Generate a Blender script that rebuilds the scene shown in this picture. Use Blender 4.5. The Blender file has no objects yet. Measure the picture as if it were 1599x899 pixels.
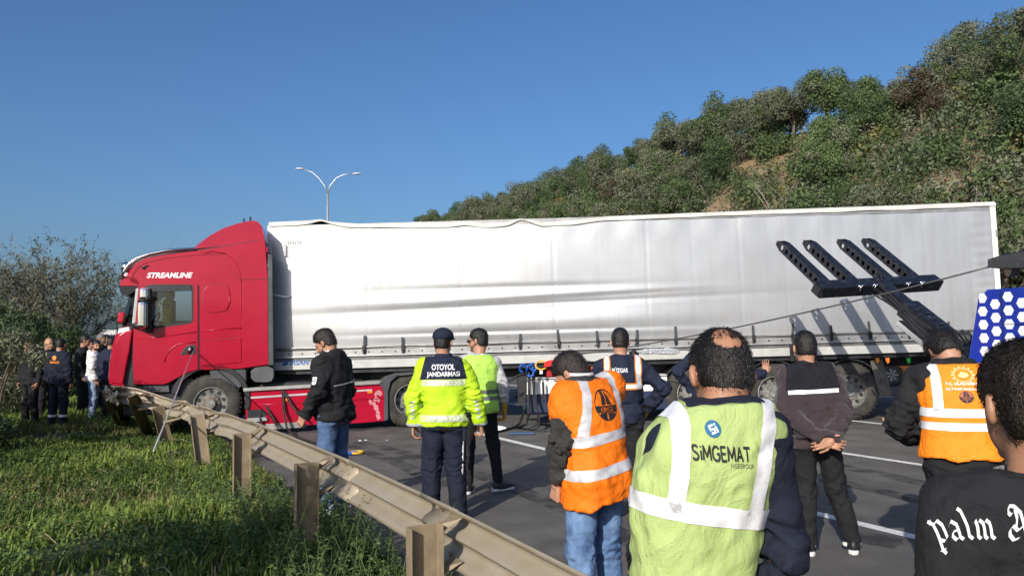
import bpy, bmesh, math, random
import numpy as np
from mathutils import Vector, Matrix
from mathutils.bvhtree import BVHTree
from mathutils.geometry import tessellate_polygon

# ------------------------------------------------------------------ camera, world, sun, exposure
SC = bpy.context.scene
COL = SC.collection
FPX, CAMH = 1200.0, 1.68                       # focal length in photo pixels (photo 1599 wide), eye height
PIT = math.atan((522 - 449.5) / FPX)
ROL = math.radians(0.9)
fw = np.array([0, math.cos(PIT), math.sin(PIT)])
_r = np.array([1.0, 0, 0]); _u = np.cross(_r, fw)
rt = math.cos(ROL) * _r - math.sin(ROL) * _u
up = math.cos(ROL) * _u + math.sin(ROL) * _r
CAM = np.array([0, 0, CAMH])
cd = bpy.data.cameras.new('camera'); cam = bpy.data.objects.new('camera', cd); COL.objects.link(cam)
cd.sensor_width = 36; cd.lens = 36 * FPX / 1599; cd.clip_start = 0.05; cd.clip_end = 5000
cam.matrix_world = Matrix(((rt[0], up[0], -fw[0], 0), (rt[1], up[1], -fw[1], 0), (rt[2], up[2], -fw[2], CAMH), (0, 0, 0, 1)))
SC.camera = cam

SUN_EL, SUN_AZ = math.radians(26), math.radians(23.5)      # light travels towards (+x sin az, +y cos az), down by el
W = bpy.data.worlds.new('World'); SC.world = W; W.use_nodes = True
nt = W.node_tree; nt.nodes.clear()
sky = nt.nodes.new('ShaderNodeTexSky'); sky.sky_type = 'NISHITA'; sky.sun_disc = False
sky.sun_elevation = SUN_EL; sky.sun_rotation = math.pi + SUN_AZ
sky.altitude = 50; sky.air_density = 1.0; sky.dust_density = 3.0; sky.ozone_density = 6.5
bg = nt.nodes.new('ShaderNodeBackground'); bg.inputs[1].default_value = 0.108
wo = nt.nodes.new('ShaderNodeOutputWorld')
hs_ = nt.nodes.new('ShaderNodeHueSaturation'); hs_.inputs['Saturation'].default_value = 1.07
nt.links.new(sky.outputs[0], hs_.inputs['Color']); nt.links.new(hs_.outputs[0], bg.inputs[0]); nt.links.new(bg.outputs[0], wo.inputs[0])
sd = bpy.data.lights.new('sun', 'SUN'); sd.energy = 4.2; sd.angle = math.radians(0.53); sd.color = (1.0, 0.93, 0.83)
sun = bpy.data.objects.new('sun', sd); COL.objects.link(sun)
ldir = Vector((math.sin(SUN_AZ) * math.cos(SUN_EL), math.cos(SUN_AZ) * math.cos(SUN_EL), -math.sin(SUN_EL)))
sun.rotation_euler = ldir.to_track_quat('-Z', 'Y').to_euler()
sun.location = (-8, -20, 14)
SC.view_settings.view_transform = 'Standard'; SC.view_settings.look = 'None'
SC.view_settings.gamma = 1; SC.view_settings.exposure = 0.3
SC.view_settings.use_curve_mapping = False

# ------------------------------------------------------------------ photo pixel -> point on a known surface
def ray(x, y): return fw + rt * (x - 799.5) / FPX - up * (y - 449.5) / FPX
def gnd(x, y, z=0.0):
    d = ray(x, y); return CAM + d * ((z - CAMH) / d[2])
def atY(x, y, Y):
    d = ray(x, y); return CAM + d * (Y / d[1])
RA = math.radians(28.8)                          # road heading, left of the view
RD = np.array([-math.sin(RA), math.cos(RA)]); RE = np.array([math.cos(RA), math.sin(RA)])
def rd(t, L, z=0.0):                              # t metres along the road, L metres to its right
    p = RD * t + RE * L; return (p[0], p[1], z)
def atL(x, y, L):                                 # on the vertical plane L metres right of the camera's road line
    d = ray(x, y); k = L / (d[0] * RE[0] + d[1] * RE[1]); return CAM + d * k

# ------------------------------------------------------------------ objects
def tag(o, label=None, cat=None, group=None, kind=None):
    if label: o['label'] = label
    if cat: o['category'] = cat
    if group: o['group'] = group
    if kind: o['kind'] = kind
    return o
def empty(name, loc=(0, 0, 0), rot=(0, 0, 0)):
    o = bpy.data.objects.new(name, None); COL.objects.link(o); o.location = loc; o.rotation_euler = rot
    o.empty_display_size = 0.1; return o
def link(name, me, m, parent=None, smooth=None, bevel=0):
    o = bpy.data.objects.new(name, me); COL.objects.link(o)
    if m is not None:
        for mm in (m if isinstance(m, (list, tuple)) else [m]): me.materials.append(mm)
    if parent is not None: o.parent = parent
    if smooth is not None and len(me.polygons):
        if smooth is True: me.polygons.foreach_set('use_smooth', [True] * len(me.polygons))
        else: me.set_sharp_from_angle(angle=math.radians(smooth)) if hasattr(me, 'set_sharp_from_angle') else None
        if smooth is not True: me.polygons.foreach_set('use_smooth', [True] * len(me.polygons))
    if bevel:
        b = o.modifiers.new('bevel', 'BEVEL'); b.width = bevel; b.segments = 2; b.limit_method = 'ANGLE'; b.angle_limit = math.radians(40)
    return o
def fast_mesh(name, V, Fq, mats=None):
    """V (n,3), Fq (m,k) all faces with k corners"""
    me = bpy.data.meshes.new(name); V = np.asarray(V, np.float32); Fq = np.asarray(Fq, np.int32)
    me.vertices.add(len(V)); me.vertices.foreach_set('co', V.ravel())
    k = Fq.shape[1]
    me.loops.add(Fq.size); me.loops.foreach_set('vertex_index', Fq.ravel())
    me.polygons.add(len(Fq)); me.polygons.foreach_set('loop_start', np.arange(len(Fq), dtype=np.int32) * k)
    if mats is not None: me.polygons.foreach_set('material_index', np.asarray(mats, np.int32))
    me.update(calc_edges=True); return me
def copy_tree(o, parent=None):
    c = o.copy(); COL.objects.link(c); c.parent = parent
    for ch in o.children: copy_tree(ch, c)
    return c

class MB:
    def __init__(s): s.v = []; s.f = []
    def add(s, vs, fs):
        n = len(s.v); s.v += [tuple(map(float, p)) for p in vs]; s.f += [tuple(i + n for i in f) for f in fs]; return s
    def box(s, c, d, rz=0.0, M=None):
        x, y, z = d[0] / 2, d[1] / 2, d[2] / 2
        vs = [Vector(p) for p in ((-x, -y, -z), (x, -y, -z), (x, y, -z), (-x, y, -z), (-x, -y, z), (x, -y, z), (x, y, z), (-x, y, z))]
        R = M if M is not None else Matrix.Rotation(rz, 3, 'Z')
        vs = [R @ p + Vector(c) for p in vs]
        return s.add(vs, [(0, 3, 2, 1), (4, 5, 6, 7), (0, 1, 5, 4), (1, 2, 6, 5), (2, 3, 7, 6), (3, 0, 4, 7)])
    def bar(s, a, b, w, h, upv=(0, 0, 1)):       # box beam from a to b
        a, b = Vector(a), Vector(b); d = (b - a); L = d.length; d.normalize()
        sd_ = d.cross(Vector(upv)).normalized(); u_ = sd_.cross(d)
        M = Matrix((sd_, d, u_)).transposed()
        return s.box((a + b) / 2, (w, L, h), M=M)
    def tube(s, pts, r, n=8, cap=True, closed=False):
        pts = [Vector(p) for p in pts]; rs = r if isinstance(r, (list, tuple)) else [r] * len(pts)
        vs = []; fs = []; m = len(pts); ref = None
        for i, p in enumerate(pts):
            if closed: t = pts[(i + 1) % m] - pts[i - 1]
            else: t = pts[min(i + 1, m - 1)] - pts[max(i - 1, 0)]
            t.normalize()
            if ref is None: ref = t.orthogonal()
            x = (ref - t * ref.dot(t)); x = x.normalized() if x.length > 1e-6 else t.orthogonal().normalized()
            ref = x; y = t.cross(x)
            for k in range(n):
                a = 2 * math.pi * k / n; vs.append(p + (x * math.cos(a) + y * math.sin(a)) * rs[i])
        for i in range(m if closed else m - 1):
            j = (i + 1) % m
            for k in range(n): fs.append((i * n + k, i * n + (k + 1) % n, j * n + (k + 1) % n, j * n + k))
        if cap and not closed:
            fs.append(tuple(range(n))[::-1]); fs.append(tuple((m - 1) * n + k for k in range(n)))
        return s.add(vs, fs)
    def lathe(s, prof, n=32, axis='Y', c=(0, 0, 0)):   # prof (radius, along axis)
        vs = []; fs = []; m = len(prof)
        for r, h in prof:
            for k in range(n):
                a = 2 * math.pi * k / n; x, z = r * math.cos(a), r * math.sin(a)
                p = (x, h, z) if axis == 'Y' else ((x, z, h) if axis == 'Z' else (h, x, z))
                vs.append((p[0] + c[0], p[1] + c[1], p[2] + c[2]))
        for i in range(m - 1):
            for k in range(n): fs.append((i * n + k, (i + 1) * n + k, (i + 1) * n + (k + 1) % n, i * n + (k + 1) % n))
        return s.add(vs, fs)
    def prism(s, poly, a, b, f=lambda p, h: (p[0], h, p[1]), holes=()):   # 2-D polygon swept from a to b
        loops = [list(poly)] + [list(h) for h in holes]
        flat = [p for l in loops for p in l]; n = len(flat)
        tri = tessellate_polygon([[Vector((p[0], p[1], 0)) for p in l] for l in loops])
        vs = [f(p, a) for p in flat] + [f(p, b) for p in flat]
        fs = [tuple(t) for t in tri] + [tuple(i + n for i in reversed(t)) for t in tri]
        o = 0
        for l in loops:
            m = len(l)
            for i in range(m): j = (i + 1) % m; fs.append((o + i, o + j, o + j + n, o + i + n))
            o += m
        return s.add(vs, fs)
    def mesh(s, name='mesh'):
        me = bpy.data.meshes.new(name); me.from_pydata(s.v, [], s.f); me.update()
        bm = bmesh.new(); bm.from_mesh(me); bmesh.ops.recalc_face_normals(bm, faces=bm.faces); bm.to_mesh(me); bm.free(); return me
    def build(s, name, m, parent=None, smooth=None, bevel=0):
        return link(name, s.mesh(name), m, parent, smooth, bevel)

# ------------------------------------------------------------------ materials
MATS = {}
def mat(name, col, rough=0.6, metal=0.0, var=0.12, vs=3.0, bump=0.0, bs=60.0, col2=None, spec=0.5, coat=0.0, rand=0.0, sheen=0.0, trans=0.0, lo=0.35, hi=0.65, detail=5.0):
    if name in MATS: return MATS[name]
    m = bpy.data.materials.new(name); m.use_nodes = True; N = m.node_tree.nodes; Lk = m.node_tree.links
    p = N['Principled BSDF']; p.inputs['Roughness'].default_value = rough; p.inputs['Metallic'].default_value = metal
    p.inputs['Specular IOR Level'].default_value = spec
    if coat: p.inputs['Coat Weight'].default_value = coat; p.inputs['Coat Roughness'].default_value = 0.06
    if sheen: p.inputs['Sheen Weight'].default_value = sheen
    if trans: p.inputs['Transmission Weight'].default_value = trans
    c1 = tuple(max(0, c * (1 - var)) for c in col); c2 = col2 if col2 else tuple(min(1, c * (1 + var)) for c in col)
    tc = N.new('ShaderNodeTexCoord')
    nz = N.new('ShaderNodeTexNoise'); nz.inputs['Scale'].default_value = vs; nz.inputs['Detail'].default_value = detail; nz.inputs['Roughness'].default_value = 0.65
    Lk.new(tc.outputs['Object'], nz.inputs['Vector'])
    rp = N.new('ShaderNodeValToRGB'); rp.color_ramp.elements[0].position = lo; rp.color_ramp.elements[1].position = hi
    rp.color_ramp.elements[0].color = (*c1, 1); rp.color_ramp.elements[1].color = (*c2, 1)
    Lk.new(nz.outputs['Fac'], rp.inputs['Fac'])
    out = rp.outputs['Color']
    if rand:
        oi = N.new('ShaderNodeObjectInfo'); hs = N.new('ShaderNodeHueSaturation')
        mp = N.new('ShaderNodeMapRange'); mp.inputs['To Min'].default_value = 1 - rand; mp.inputs['To Max'].default_value = 1 + rand
        Lk.new(oi.outputs['Random'], mp.inputs['Value']); Lk.new(mp.outputs['Result'], hs.inputs['Value'])
        Lk.new(out, hs.inputs['Color']); out = hs.outputs['Color']
    Lk.new(out, p.inputs['Base Color'])
    if bump:
        n2 = N.new('ShaderNodeTexNoise'); n2.inputs['Scale'].default_value = bs; n2.inputs['Detail'].default_value = 6
        Lk.new(tc.outputs['Object'], n2.inputs['Vector'])
        b = N.new('ShaderNodeBump'); b.inputs['Strength'].default_value = bump; b.inputs['Distance'].default_value = 0.01
        Lk.new(n2.outputs['Fac'], b.inputs['Height']); Lk.new(b.outputs['Normal'], p.inputs['Normal'])
    MATS[name] = m; return m
def glass(name, tint=(0.8, 0.85, 0.88), rough=0.02, alpha=0.35):
    """thin pane: part see-through, part mirror of the sky"""
    m = bpy.data.materials.new(name); m.use_nodes = True; N = m.node_tree.nodes; Lk = m.node_tree.links; N.clear()
    o = N.new('ShaderNodeOutputMaterial'); mx = N.new('ShaderNodeMixShader'); fr = N.new('ShaderNodeFresnel'); fr.inputs['IOR'].default_value = 1.6
    tr = N.new('ShaderNodeBsdfTransparent'); tr.inputs[0].default_value = (*tint, 1)
    gl = N.new('ShaderNodeBsdfGlossy'); gl.inputs['Roughness'].default_value = rough
    Lk.new(fr.outputs[0], mx.inputs[0]); Lk.new(tr.outputs[0], mx.inputs[1]); Lk.new(gl.outputs[0], mx.inputs[2]); Lk.new(mx.outputs[0], o.inputs[0])
    MATS[name] = m; return m

# ------------------------------------------------------------------ text and flat prints
_tc = {}
def textmesh(s, size=1.0, bold=0.0, shear=0.0, align='CENTER', space=1.0):
    key = (s, size, bold, shear, align, space)
    if key in _tc: return _tc[key]
    cu = bpy.data.curves.new('lettering', 'FONT'); cu.body = s; cu.size = size; cu.offset = bold; cu.shear = shear
    cu.align_x = align; cu.align_y = 'CENTER'; cu.space_character = space; cu.resolution_u = 4
    ob = bpy.data.objects.new('lettering', cu); COL.objects.link(ob)
    bpy.context.view_layer.update()
    me = bpy.data.meshes.new_from_object(ob)
    V = [(v.co.x, v.co.y) for v in me.vertices]; Fs = [tuple(p.vertices) for p in me.polygons]
    bpy.data.objects.remove(ob); bpy.data.curves.remove(cu); bpy.data.meshes.remove(me)
    _tc[key] = (V, Fs); return V, Fs
def fit(vf, cx, cy, w, h, rot=0.0):
    """scale a 2-D print to a w x h box centred on cx, cy"""
    V = np.array(vf[0]); mn, mx = V.min(0), V.max(0); V = (V - (mn + mx) / 2) / np.maximum(mx - mn, 1e-6) * np.array([w, h])
    c, s = math.cos(rot), math.sin(rot); V = V @ np.array([[c, s], [-s, c]])
    return [(x + cx, y + cy) for x, y in V], vf[1]
def polys2d(polys):
    V = []; Fs = []
    for pl in polys:
        loops = pl if isinstance(pl[0][0], (list, tuple)) else [pl]
        flat = [p for l in loops for p in l]; n = len(V)
        for t in tessellate_polygon([[Vector((p[0], p[1], 0)) for p in l] for l in loops]): Fs.append(tuple(i + n for i in t))
        V += flat
    return V, Fs
def ngon(cx, cy, r, n, a0=0.0, ry=None):
    ry = ry or r; return [(cx + r * math.cos(a0 + 2 * math.pi * k / n), cy + ry * math.sin(a0 + 2 * math.pi * k / n)) for k in range(n)]
def flat_print(name, vf, place, m, parent):
    """place(u, v) -> 3-D point on a flat panel"""
    me = bpy.data.meshes.new(name); me.from_pydata([place(*p) for p in vf[0]], [], vf[1]); me.update(); return link(name, me, m, parent)
def wrap_print(name, vf, host, m, origin=(0, -2.0), maxe=0.012, off=0.003, direc=(0, 1, 0), frame=None):
    """lay a 2-D print (u = local x, v = local z) on a garment by casting along direc"""
    bm = bmesh.new(); vs = [bm.verts.new((p[0], 0, p[1])) for p in vf[0]]
    for f in vf[1]:
        try: bm.faces.new([vs[i] for i in f])
        except ValueError: pass
    bmesh.ops.triangulate(bm, faces=bm.faces)
    for _ in range(4):
        es = [e for e in bm.edges if e.calc_length() > maxe]
        if not es: break
        bmesh.ops.subdivide_edges(bm, edges=es, cuts=1); bmesh.ops.triangulate(bm, faces=bm.faces)
    me0 = host.data; bv = BVHTree.FromPolygons([v.co.copy() for v in me0.vertices], [tuple(p.vertices) for p in me0.polygons])
    d = Vector(direc).normalized(); dead = []
    for v in bm.verts:
        o = Vector((v.co.x, 0, v.co.z)) if frame is None else frame(v.co.x, v.co.z)
        hit = bv.ray_cast(o - d * 2.0, d)
        if hit[0] is None: dead.append(v)
        else: v.co = hit[0] - d * off
    if dead: bmesh.ops.delete(bm, geom=dead, context='VERTS')
    me = bpy.data.meshes.new(name); bm.to_mesh(me); bm.free()
    return link(name, me, m, host)
# ------------------------------------------------------------------ people: implicit body and clothes turned into meshes
def cone(P, a, b, ra, rb):
    a = np.asarray(a, np.float32); b = np.asarray(b, np.float32); ab = b - a
    t = np.clip(((P - a) @ ab) / max(float(ab @ ab), 1e-9), 0, 1)
    q = P - a - t[..., None] * ab
    return np.sqrt((q * q).sum(-1)) - (ra + t * (rb - ra))
def ellip(P, c, r, R=None):
    q = P - np.asarray(c, np.float32)
    if R is not None: q = q @ np.asarray(R, np.float32)
    r = np.asarray(r, np.float32); k0 = np.sqrt(((q / r) ** 2).sum(-1)); k1 = np.sqrt(((q / (r * r)) ** 2).sum(-1))
    return k0 * (k0 - 1) / np.maximum(k1, 1e-6)
def smin(a, b, k):
    h = np.clip(0.5 + 0.5 * (b - a) / k, 0, 1); return b + (a - b) * h - k * h * (1 - h)
def grid(lo, hi, h):
    ax = [np.arange(lo[i], hi[i] + h, h, dtype=np.float32) for i in range(3)]
    return np.stack(np.meshgrid(*ax, indexing='ij'), -1)
def surfnet(Fv, lo, h):
    """naive surface nets: quads of the zero level"""
    S = Fv < 0; nx, ny, nz = Fv.shape; c = (slice(0, -1), slice(1, None))
    cnt = np.zeros((nx - 1, ny - 1, nz - 1), np.float32); acc = np.zeros((nx - 1, ny - 1, nz - 1, 3), np.float32)
    corner = lambda A, o: A[c[o[0]], c[o[1]], c[o[2]]]
    for ax in range(3):
        o1, o2 = [a for a in range(3) if a != ax]
        for i in (0, 1):
            for j in (0, 1):
                a = [0, 0, 0]; a[o1] = i; a[o2] = j; b = list(a); b[ax] = 1
                fa, fb = corner(Fv, a), corner(Fv, b); x = corner(S, a) != corner(S, b)
                t = np.where(x, fa / np.where(x, fa - fb, 1), 0)
                p = np.zeros(acc.shape, np.float32); p[..., o1] = i; p[..., o2] = j; p[..., ax] = t
                acc += p * x[..., None]; cnt += x
    act = cnt > 0; ids = np.full(cnt.shape, -1, np.int32); ids[act] = np.arange(act.sum())
    V = (np.argwhere(act) + acc[act] / cnt[act][:, None]) * h + np.asarray(lo)
    Q = []
    for ax in range(3):
        o1, o2 = [(1, 2), (2, 0), (0, 1)][ax]
        sl0 = [slice(None)] * 3; sl1 = [slice(None)] * 3; sl0[ax] = slice(0, -1); sl1[ax] = slice(1, None)
        for s_, rev in ((S[tuple(sl0)] & ~S[tuple(sl1)], False), (~S[tuple(sl0)] & S[tuple(sl1)], True)):
            E = np.argwhere(s_); E = E[(E[:, o1] > 0) & (E[:, o2] > 0) & (E[:, o1] < Fv.shape[o1] - 1) & (E[:, o2] < Fv.shape[o2] - 1)]
            if not len(E): continue
            def cell(d1, d2):
                X = E.copy(); X[:, o1] -= d1; X[:, o2] -= d2; return ids[X[:, 0], X[:, 1], X[:, 2]]
            q = np.stack([cell(1, 1), cell(0, 1), cell(0, 0), cell(1, 0)], 1); Q.append(q[:, ::-1] if rev else q)
    return V, np.concatenate(Q) if Q else np.zeros((0, 4), np.int32)
def folds(P, seed, freq, amp, stretch=(1, 1, 1)):
    r = np.random.RandomState(seed); out = 0; Ps = P * np.asarray(stretch, np.float32)
    for i in range(5):
        d = r.normal(size=3); d /= np.linalg.norm(d); w = r.normal(size=3); w /= np.linalg.norm(w); f = freq * r.uniform(0.6, 1.7)
        out = out + np.sin((Ps @ d.astype(np.float32)) * f + r.uniform(0, 6) + 1.6 * np.sin((Ps @ w.astype(np.float32)) * f * 0.6 + r.uniform(0, 6))) * r.uniform(0.5, 1)
    return amp * out * 0.4
def rotm(yaw=0, pitch=0, roll=0):
    """columns: local axes; yaw + turns to the left, pitch + nods down, roll + tips to the right"""
    M = Matrix.Rotation(yaw, 3, 'Z') @ Matrix.Rotation(-pitch, 3, 'X') @ Matrix.Rotation(roll, 3, 'Y'); return np.array(M, np.float32)
RINGS = np.array([  # z, half width, half depth, depth shift  (man of 1.75 m)
    (0.70, .150, .105, .0), (0.80, .160, .115, -.005), (0.92, .172, .122, -.012), (1.05, .158, .108, .0), (1.16, .165, .112, .0), (1.27, .182, .122, .0),
    (1.36, .192, .118, -.006), (1.41, .185, .102, -.012), (1.445, .150, .086, -.016), (1.475, .098, .07, -.016), (1.51, .07, .062, -.012), (1.60, .06, .06, 0)], np.float32)
class Figure:
    def __init__(s, name_label, loc, yaw, H=1.75, group='onlookers at the crash', h=0.011, girth=1.0, pel=(0, 0), che=(0, 0.01), nek=(0, 0.02), head=(0, 0, 0), hoff=(0, 0.035), seed=0, drop=0.0, shrug=0.0, cat='person',
                 L=None, R=None, legs=None):
        s.s = H / 1.75; s.h = h; s.seed = seed; s.g = girth; k = s.s; s.drop = drop
        s.root = empty('person', loc, (0, 0, yaw)); tag(s.root, name_label, cat, group)
        s.pel = np.array([pel[0], pel[1], .95 * k]); s.che = np.array([che[0], che[1], 1.25 * k]); s.nek = np.array([nek[0], nek[1], 1.47 * k])
        s.hR = rotm(*head); s.hc = np.array([nek[0] + hoff[0], nek[1] + hoff[1], 1.625 * k - drop])
        s.J = {}
        for q, sg, a in (('L', -1, L or {}), ('R', 1, R or {})):
            sh = np.array(a.get('sh', (nek[0] + sg * .168 * girth, nek[1] - .015, (1.405 + shrug) * k)), float)
            el = np.array(a.get('el', (sh[0] + sg * .055, sh[1] - .03, 1.125 * k)), float); wr = np.array(a.get('wr', (el[0] + sg * .0, el[1] + .07, .88 * k)), float)
            s.J['sh' + q], s.J['el' + q], s.J['wr' + q] = sh, el, wr
            s.J['hand' + q] = dict(curl=a.get('curl', 35), d=a.get('d'), n=a.get('n'), thumb=a.get('thumb', 1.0))
            lg = (legs or {}).get(q, {})
            hi = np.array(lg.get('hi', (pel[0] + sg * .088, pel[1], .92 * k)), float); kn = np.array(lg.get('kn', (hi[0] + sg * .015, hi[1] + .02, .50 * k)), float)
            an = np.array(lg.get('an', (hi[0] + sg * .03, hi[1] - .02, .085)), float); fo = lg.get('foot', sg * -.22)
            s.J['hi' + q], s.J['kn' + q], s.J['an' + q], s.J['fo' + q] = hi, kn, an, fo
    # ---- fields
    def center(s, z):
        zz = [s.pel[2], s.che[2], s.nek[2]]
        return np.interp(z, zz, [s.pel[0], s.che[0], s.nek[0]]), np.interp(z, zz, [s.pel[1], s.che[1], s.nek[1]])
    def torso(s, P, off=0.0, zlo=0.8, zhi=1.5, wide=1.0, p=2.4, flare=0.0):
        z = P[..., 2]; k = s.s; zi = np.linspace(.7, 1.6, 60); R = RINGS
        sm = lambda c: np.convolve(np.pad(np.interp(zi, R[:, 0], R[:, c]), 2, mode='edge'), np.ones(5) / 5, 'valid')
        a = np.interp(z / k, zi, sm(1)) * k * s.g * wide + off; b = np.interp(z / k, zi, sm(2)) * k * s.g + off
        if flare: fl = np.clip((1.25 * k - z) / (.5 * k), 0, 1); a = a + flare * fl; b = b + flare * fl
        cx, cy = s.center(z); cy = cy + np.interp(z / k, R[:, 0], R[:, 3]) * k
        q = (np.abs((P[..., 0] - cx) / a) ** p + np.abs((P[..., 1] - cy) / b) ** p) ** (1 / p)
        d = (q - 1) * np.minimum(a, b)
        return np.maximum(np.maximum(d, z - zhi * k), zlo * k - z)
    def arm(s, P, q, off=0.0, end=1.0, r=(.062, .052, .036)):
        J = s.J; g = 0.5 + 0.5 * s.g; a, e, w = J['sh' + q], J['el' + q], J['wr' + q]; w2 = e + (w - e) * end
        d = smin(cone(P, a, e, r[0] * g + off, r[1] * g + off), cone(P, e, w2, r[1] * g + off, (r[1] + (r[2] - r[1]) * end) * g + off), .02)
        n = (w - e) / np.linalg.norm(w - e)
        cut = (P - w2) @ n.astype(np.float32); near = np.sqrt(((P - w2) ** 2).sum(-1)) < .12
        return np.where(near, np.maximum(d, cut), d)
    def leg(s, P, q, off=0.0, r=(.088, .062, .043), end=1.0, low=0.05):
        J = s.J; g = 0.5 + 0.5 * s.g; a, e, w = J['hi' + q], J['kn' + q], J['an' + q]
        d = smin(cone(P, a, e, r[0] * g + off, r[1] * g + off), cone(P, e, w, r[1] * g + off, r[2] * g + off), .03)
        return np.maximum(d, low - P[..., 2])
    def joint_folds(s, P, names, amp, freq=70, rad=.13):
        out = 0
        for i, n in enumerate(names):
            d2 = ((P - s.J[n].astype(np.float32)) ** 2).sum(-1); out = out + np.exp(-d2 / (rad * rad)) * folds(P, s.seed * 7 + i, freq, amp, (1, 1, 1.5))
        return out
    # ---- meshes
    def mesh(s, name, fn, lo, hi, m, parent=None, h=None):
        h = h or s.h; P = grid(lo, hi, h); V, Q = surfnet(fn(P).astype(np.float32), lo, h)
        return link(name, fast_mesh(name, V, Q), m, parent or s.root, True)
    def bounds(s, pts, pad):
        A = np.array(pts); return A.min(0) - pad, A.max(0) + pad
    def head_f(s, P):
        X = (P - s.hc.astype(np.float32)) @ s.hR; k = 1.0
        d = smin(ellip(X, (0, -.012, .03), (.076, .098, .092)), ellip(X, (0, .03, -.045), (.060, .064, .076)), .035)
        d = smin(d, ellip(X, (0, -.045, -.035), (.060, .052, .06)), .04)
        d = smin(d, cone(X, (0, .086, .008), (0, .113, -.036), .008, .0135), .012)
        d = smin(d, ellip(X, (0, .082, .018), (.052, .016, .010)), .012)
        for g_ in (-1, 1):
            d = np.maximum(d, -ellip(X, (g_ * .031, .098, .001), (.017, .014, .011)))
            ear = np.maximum(ellip(X, (g_ * .079, -.008, -.008), (.012, .021, .033), rotm(g_ * .5)), -ellip(X, (g_ * .092, .002, -.004), (.010, .012, .018)))
            d = smin(d, ear, .006)
        d = smin(d, ellip(X, (0, .086, -.062), (.024, .012, .009)), .006)
        d = smin(d, ellip(X, (0, .074, -.100), (.026, .022, .018)), .015)
        return d
    def hand_prims(s, q, scale=1.0):
        J = s.J; e, w = J['el' + q], J['wr' + q]; H = J['hand' + q]; sg = -1 if q == 'L' else 1
        d = np.array(H['d'] if H['d'] is not None else (w - e), float); d /= np.linalg.norm(d)
        n = np.array(H['n'] if H['n'] is not None else (-sg, 0, 0), float); n -= d * (n @ d); n /= np.linalg.norm(n)   # palm faces n
        t = np.cross(d, n) * sg; fwd = np.array([0, 1, 0.2]);
        if t @ fwd < 0 and H['n'] is None: t = -t
        t = t * H['thumb']
        pr = []; k = scale; c = math.radians(H['curl'])
        kn = [w + d * .088 * k + t * x * k for x in (.030, .010, -.010, -.029)]
        for i, p in enumerate(kn):
            b = w + t * (.016, .006, -.006, -.016)[i] * k + d * .01
            pr.append((b, p, .0155 * k, .0125 * k))
            L = (.042, .046, .043, .034)[i]; a = p; ang = c * (.75 + .12 * i)
            for j, f in enumerate((1, .68, .52)):
                v = d * math.cos(ang) + n * math.sin(ang) + t * (.05, .0, -.04, -.09)[i]
                bb = a + v * L * f * k; pr.append((a, bb, (.0098 - .0011 * j) * k, (.0090 - .0012 * j) * k)); a = bb; ang += c * (1.0 - .1 * j)
        a = w + d * .022 * k + t * .020 * k; v = d * .62 + t * .62 + n * .38; v /= np.linalg.norm(v); b = a + v * .048 * k; pr.append((a, b, .0155 * k, .0115 * k))
        v2 = d * .80 + t * .20 + n * (.45 + .4 * math.sin(c)); v2 /= np.linalg.norm(v2); b2 = b + v2 * .032 * k; pr.append((b, b2, .0112 * k, .0102 * k)); pr.append((b2, b2 + v2 * .024 * k, .0100 * k, .008 * k))
        pr.append((e + (w - e) * .55, w + d * .012, .036, .026)); return pr
    def hand_mesh(s, q, scale=1.0, h=0.0042):
        pr = s.hand_prims(q, scale); pts = [p for a in pr[:-1] for p in a[:2]] + [s.J['wr' + q] - (s.J['wr' + q] - s.J['el' + q]) * .25]
        lo, hi = s.bounds(pts, .045); P = grid(lo, hi, h); d = None
        for a, b, ra, rb in pr: x = cone(P, a, b, ra, rb); d = x if d is None else smin(d, x, .0045)
        return surfnet(d.astype(np.float32), lo, h)
    def body(s, skin, hh=0.0055, hands=('L', 'R'), hand_scale=1.0, hand_h=0.0042, face=True):
        """one mesh: head and neck, hands, and the limbs under the clothes"""
        k = s.s; lo, hi = s.hc - .15, s.hc + .15; lo[2] = s.nek[2] - .06
        nb = s.nek + np.array([0, -.01, -.04])
        P = grid(lo, hi, hh); d = smin(s.head_f(P), cone(P, s.hc + s.hR @ np.array([0, -.03, -.06]), nb, .054 * s.g ** .5, .066 * s.g ** .5), .03)
        Vs, Qs = [], []; n = 0
        for V, Q in [surfnet(d.astype(np.float32), lo, hh)] + [s.hand_mesh(q, hand_scale, hand_h) for q in hands]:
            Vs.append(V); Qs.append(Q + n); n += len(V)
        lo, hi = s.bounds([s.J[a + q] for a in ('sh', 'el', 'wr', 'hi', 'kn', 'an') for q in 'LR'] + [s.nek], .14); h2 = max(.022, s.h * 1.6)
        P = grid(lo, hi, h2); d = s.torso(P, -.022, .82, 1.48)
        for q in 'LR': d = smin(d, smin(s.arm(P, q, -.012), s.leg(P, q, -.016, low=.06), .01), .02)
        V, Q = surfnet(d.astype(np.float32), lo, h2); Vs.append(V); Qs.append(Q + n)
        s.bodyo = link('body', fast_mesh('body', np.concatenate(Vs), np.concatenate(Qs)), skin, s.root, True)
        if face:
            for g_ in (-1, 1):
                mb = MB(); c = s.hc + s.hR @ np.array([g_ * .031, .083, .001]); mb.lathe([(.0001, -.011), (.006, -.009), (.011, 0), (.006, .009), (.0001, .011)], 10, 'Z', c); mb.build('eye', M_eye, s.bodyo, True)
                mb = MB(); pts = [s.hc + s.hR @ np.array([g_ * x, y, z]) for x, y, z in ((.014, .096, .020), (.03, .097, .025), (.048, .086, .021))]; mb.tube(pts, [.003, .0045, .002], 6); mb.build('eyebrow', M_hair, s.bodyo, True)
        return s.bodyo
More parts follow.
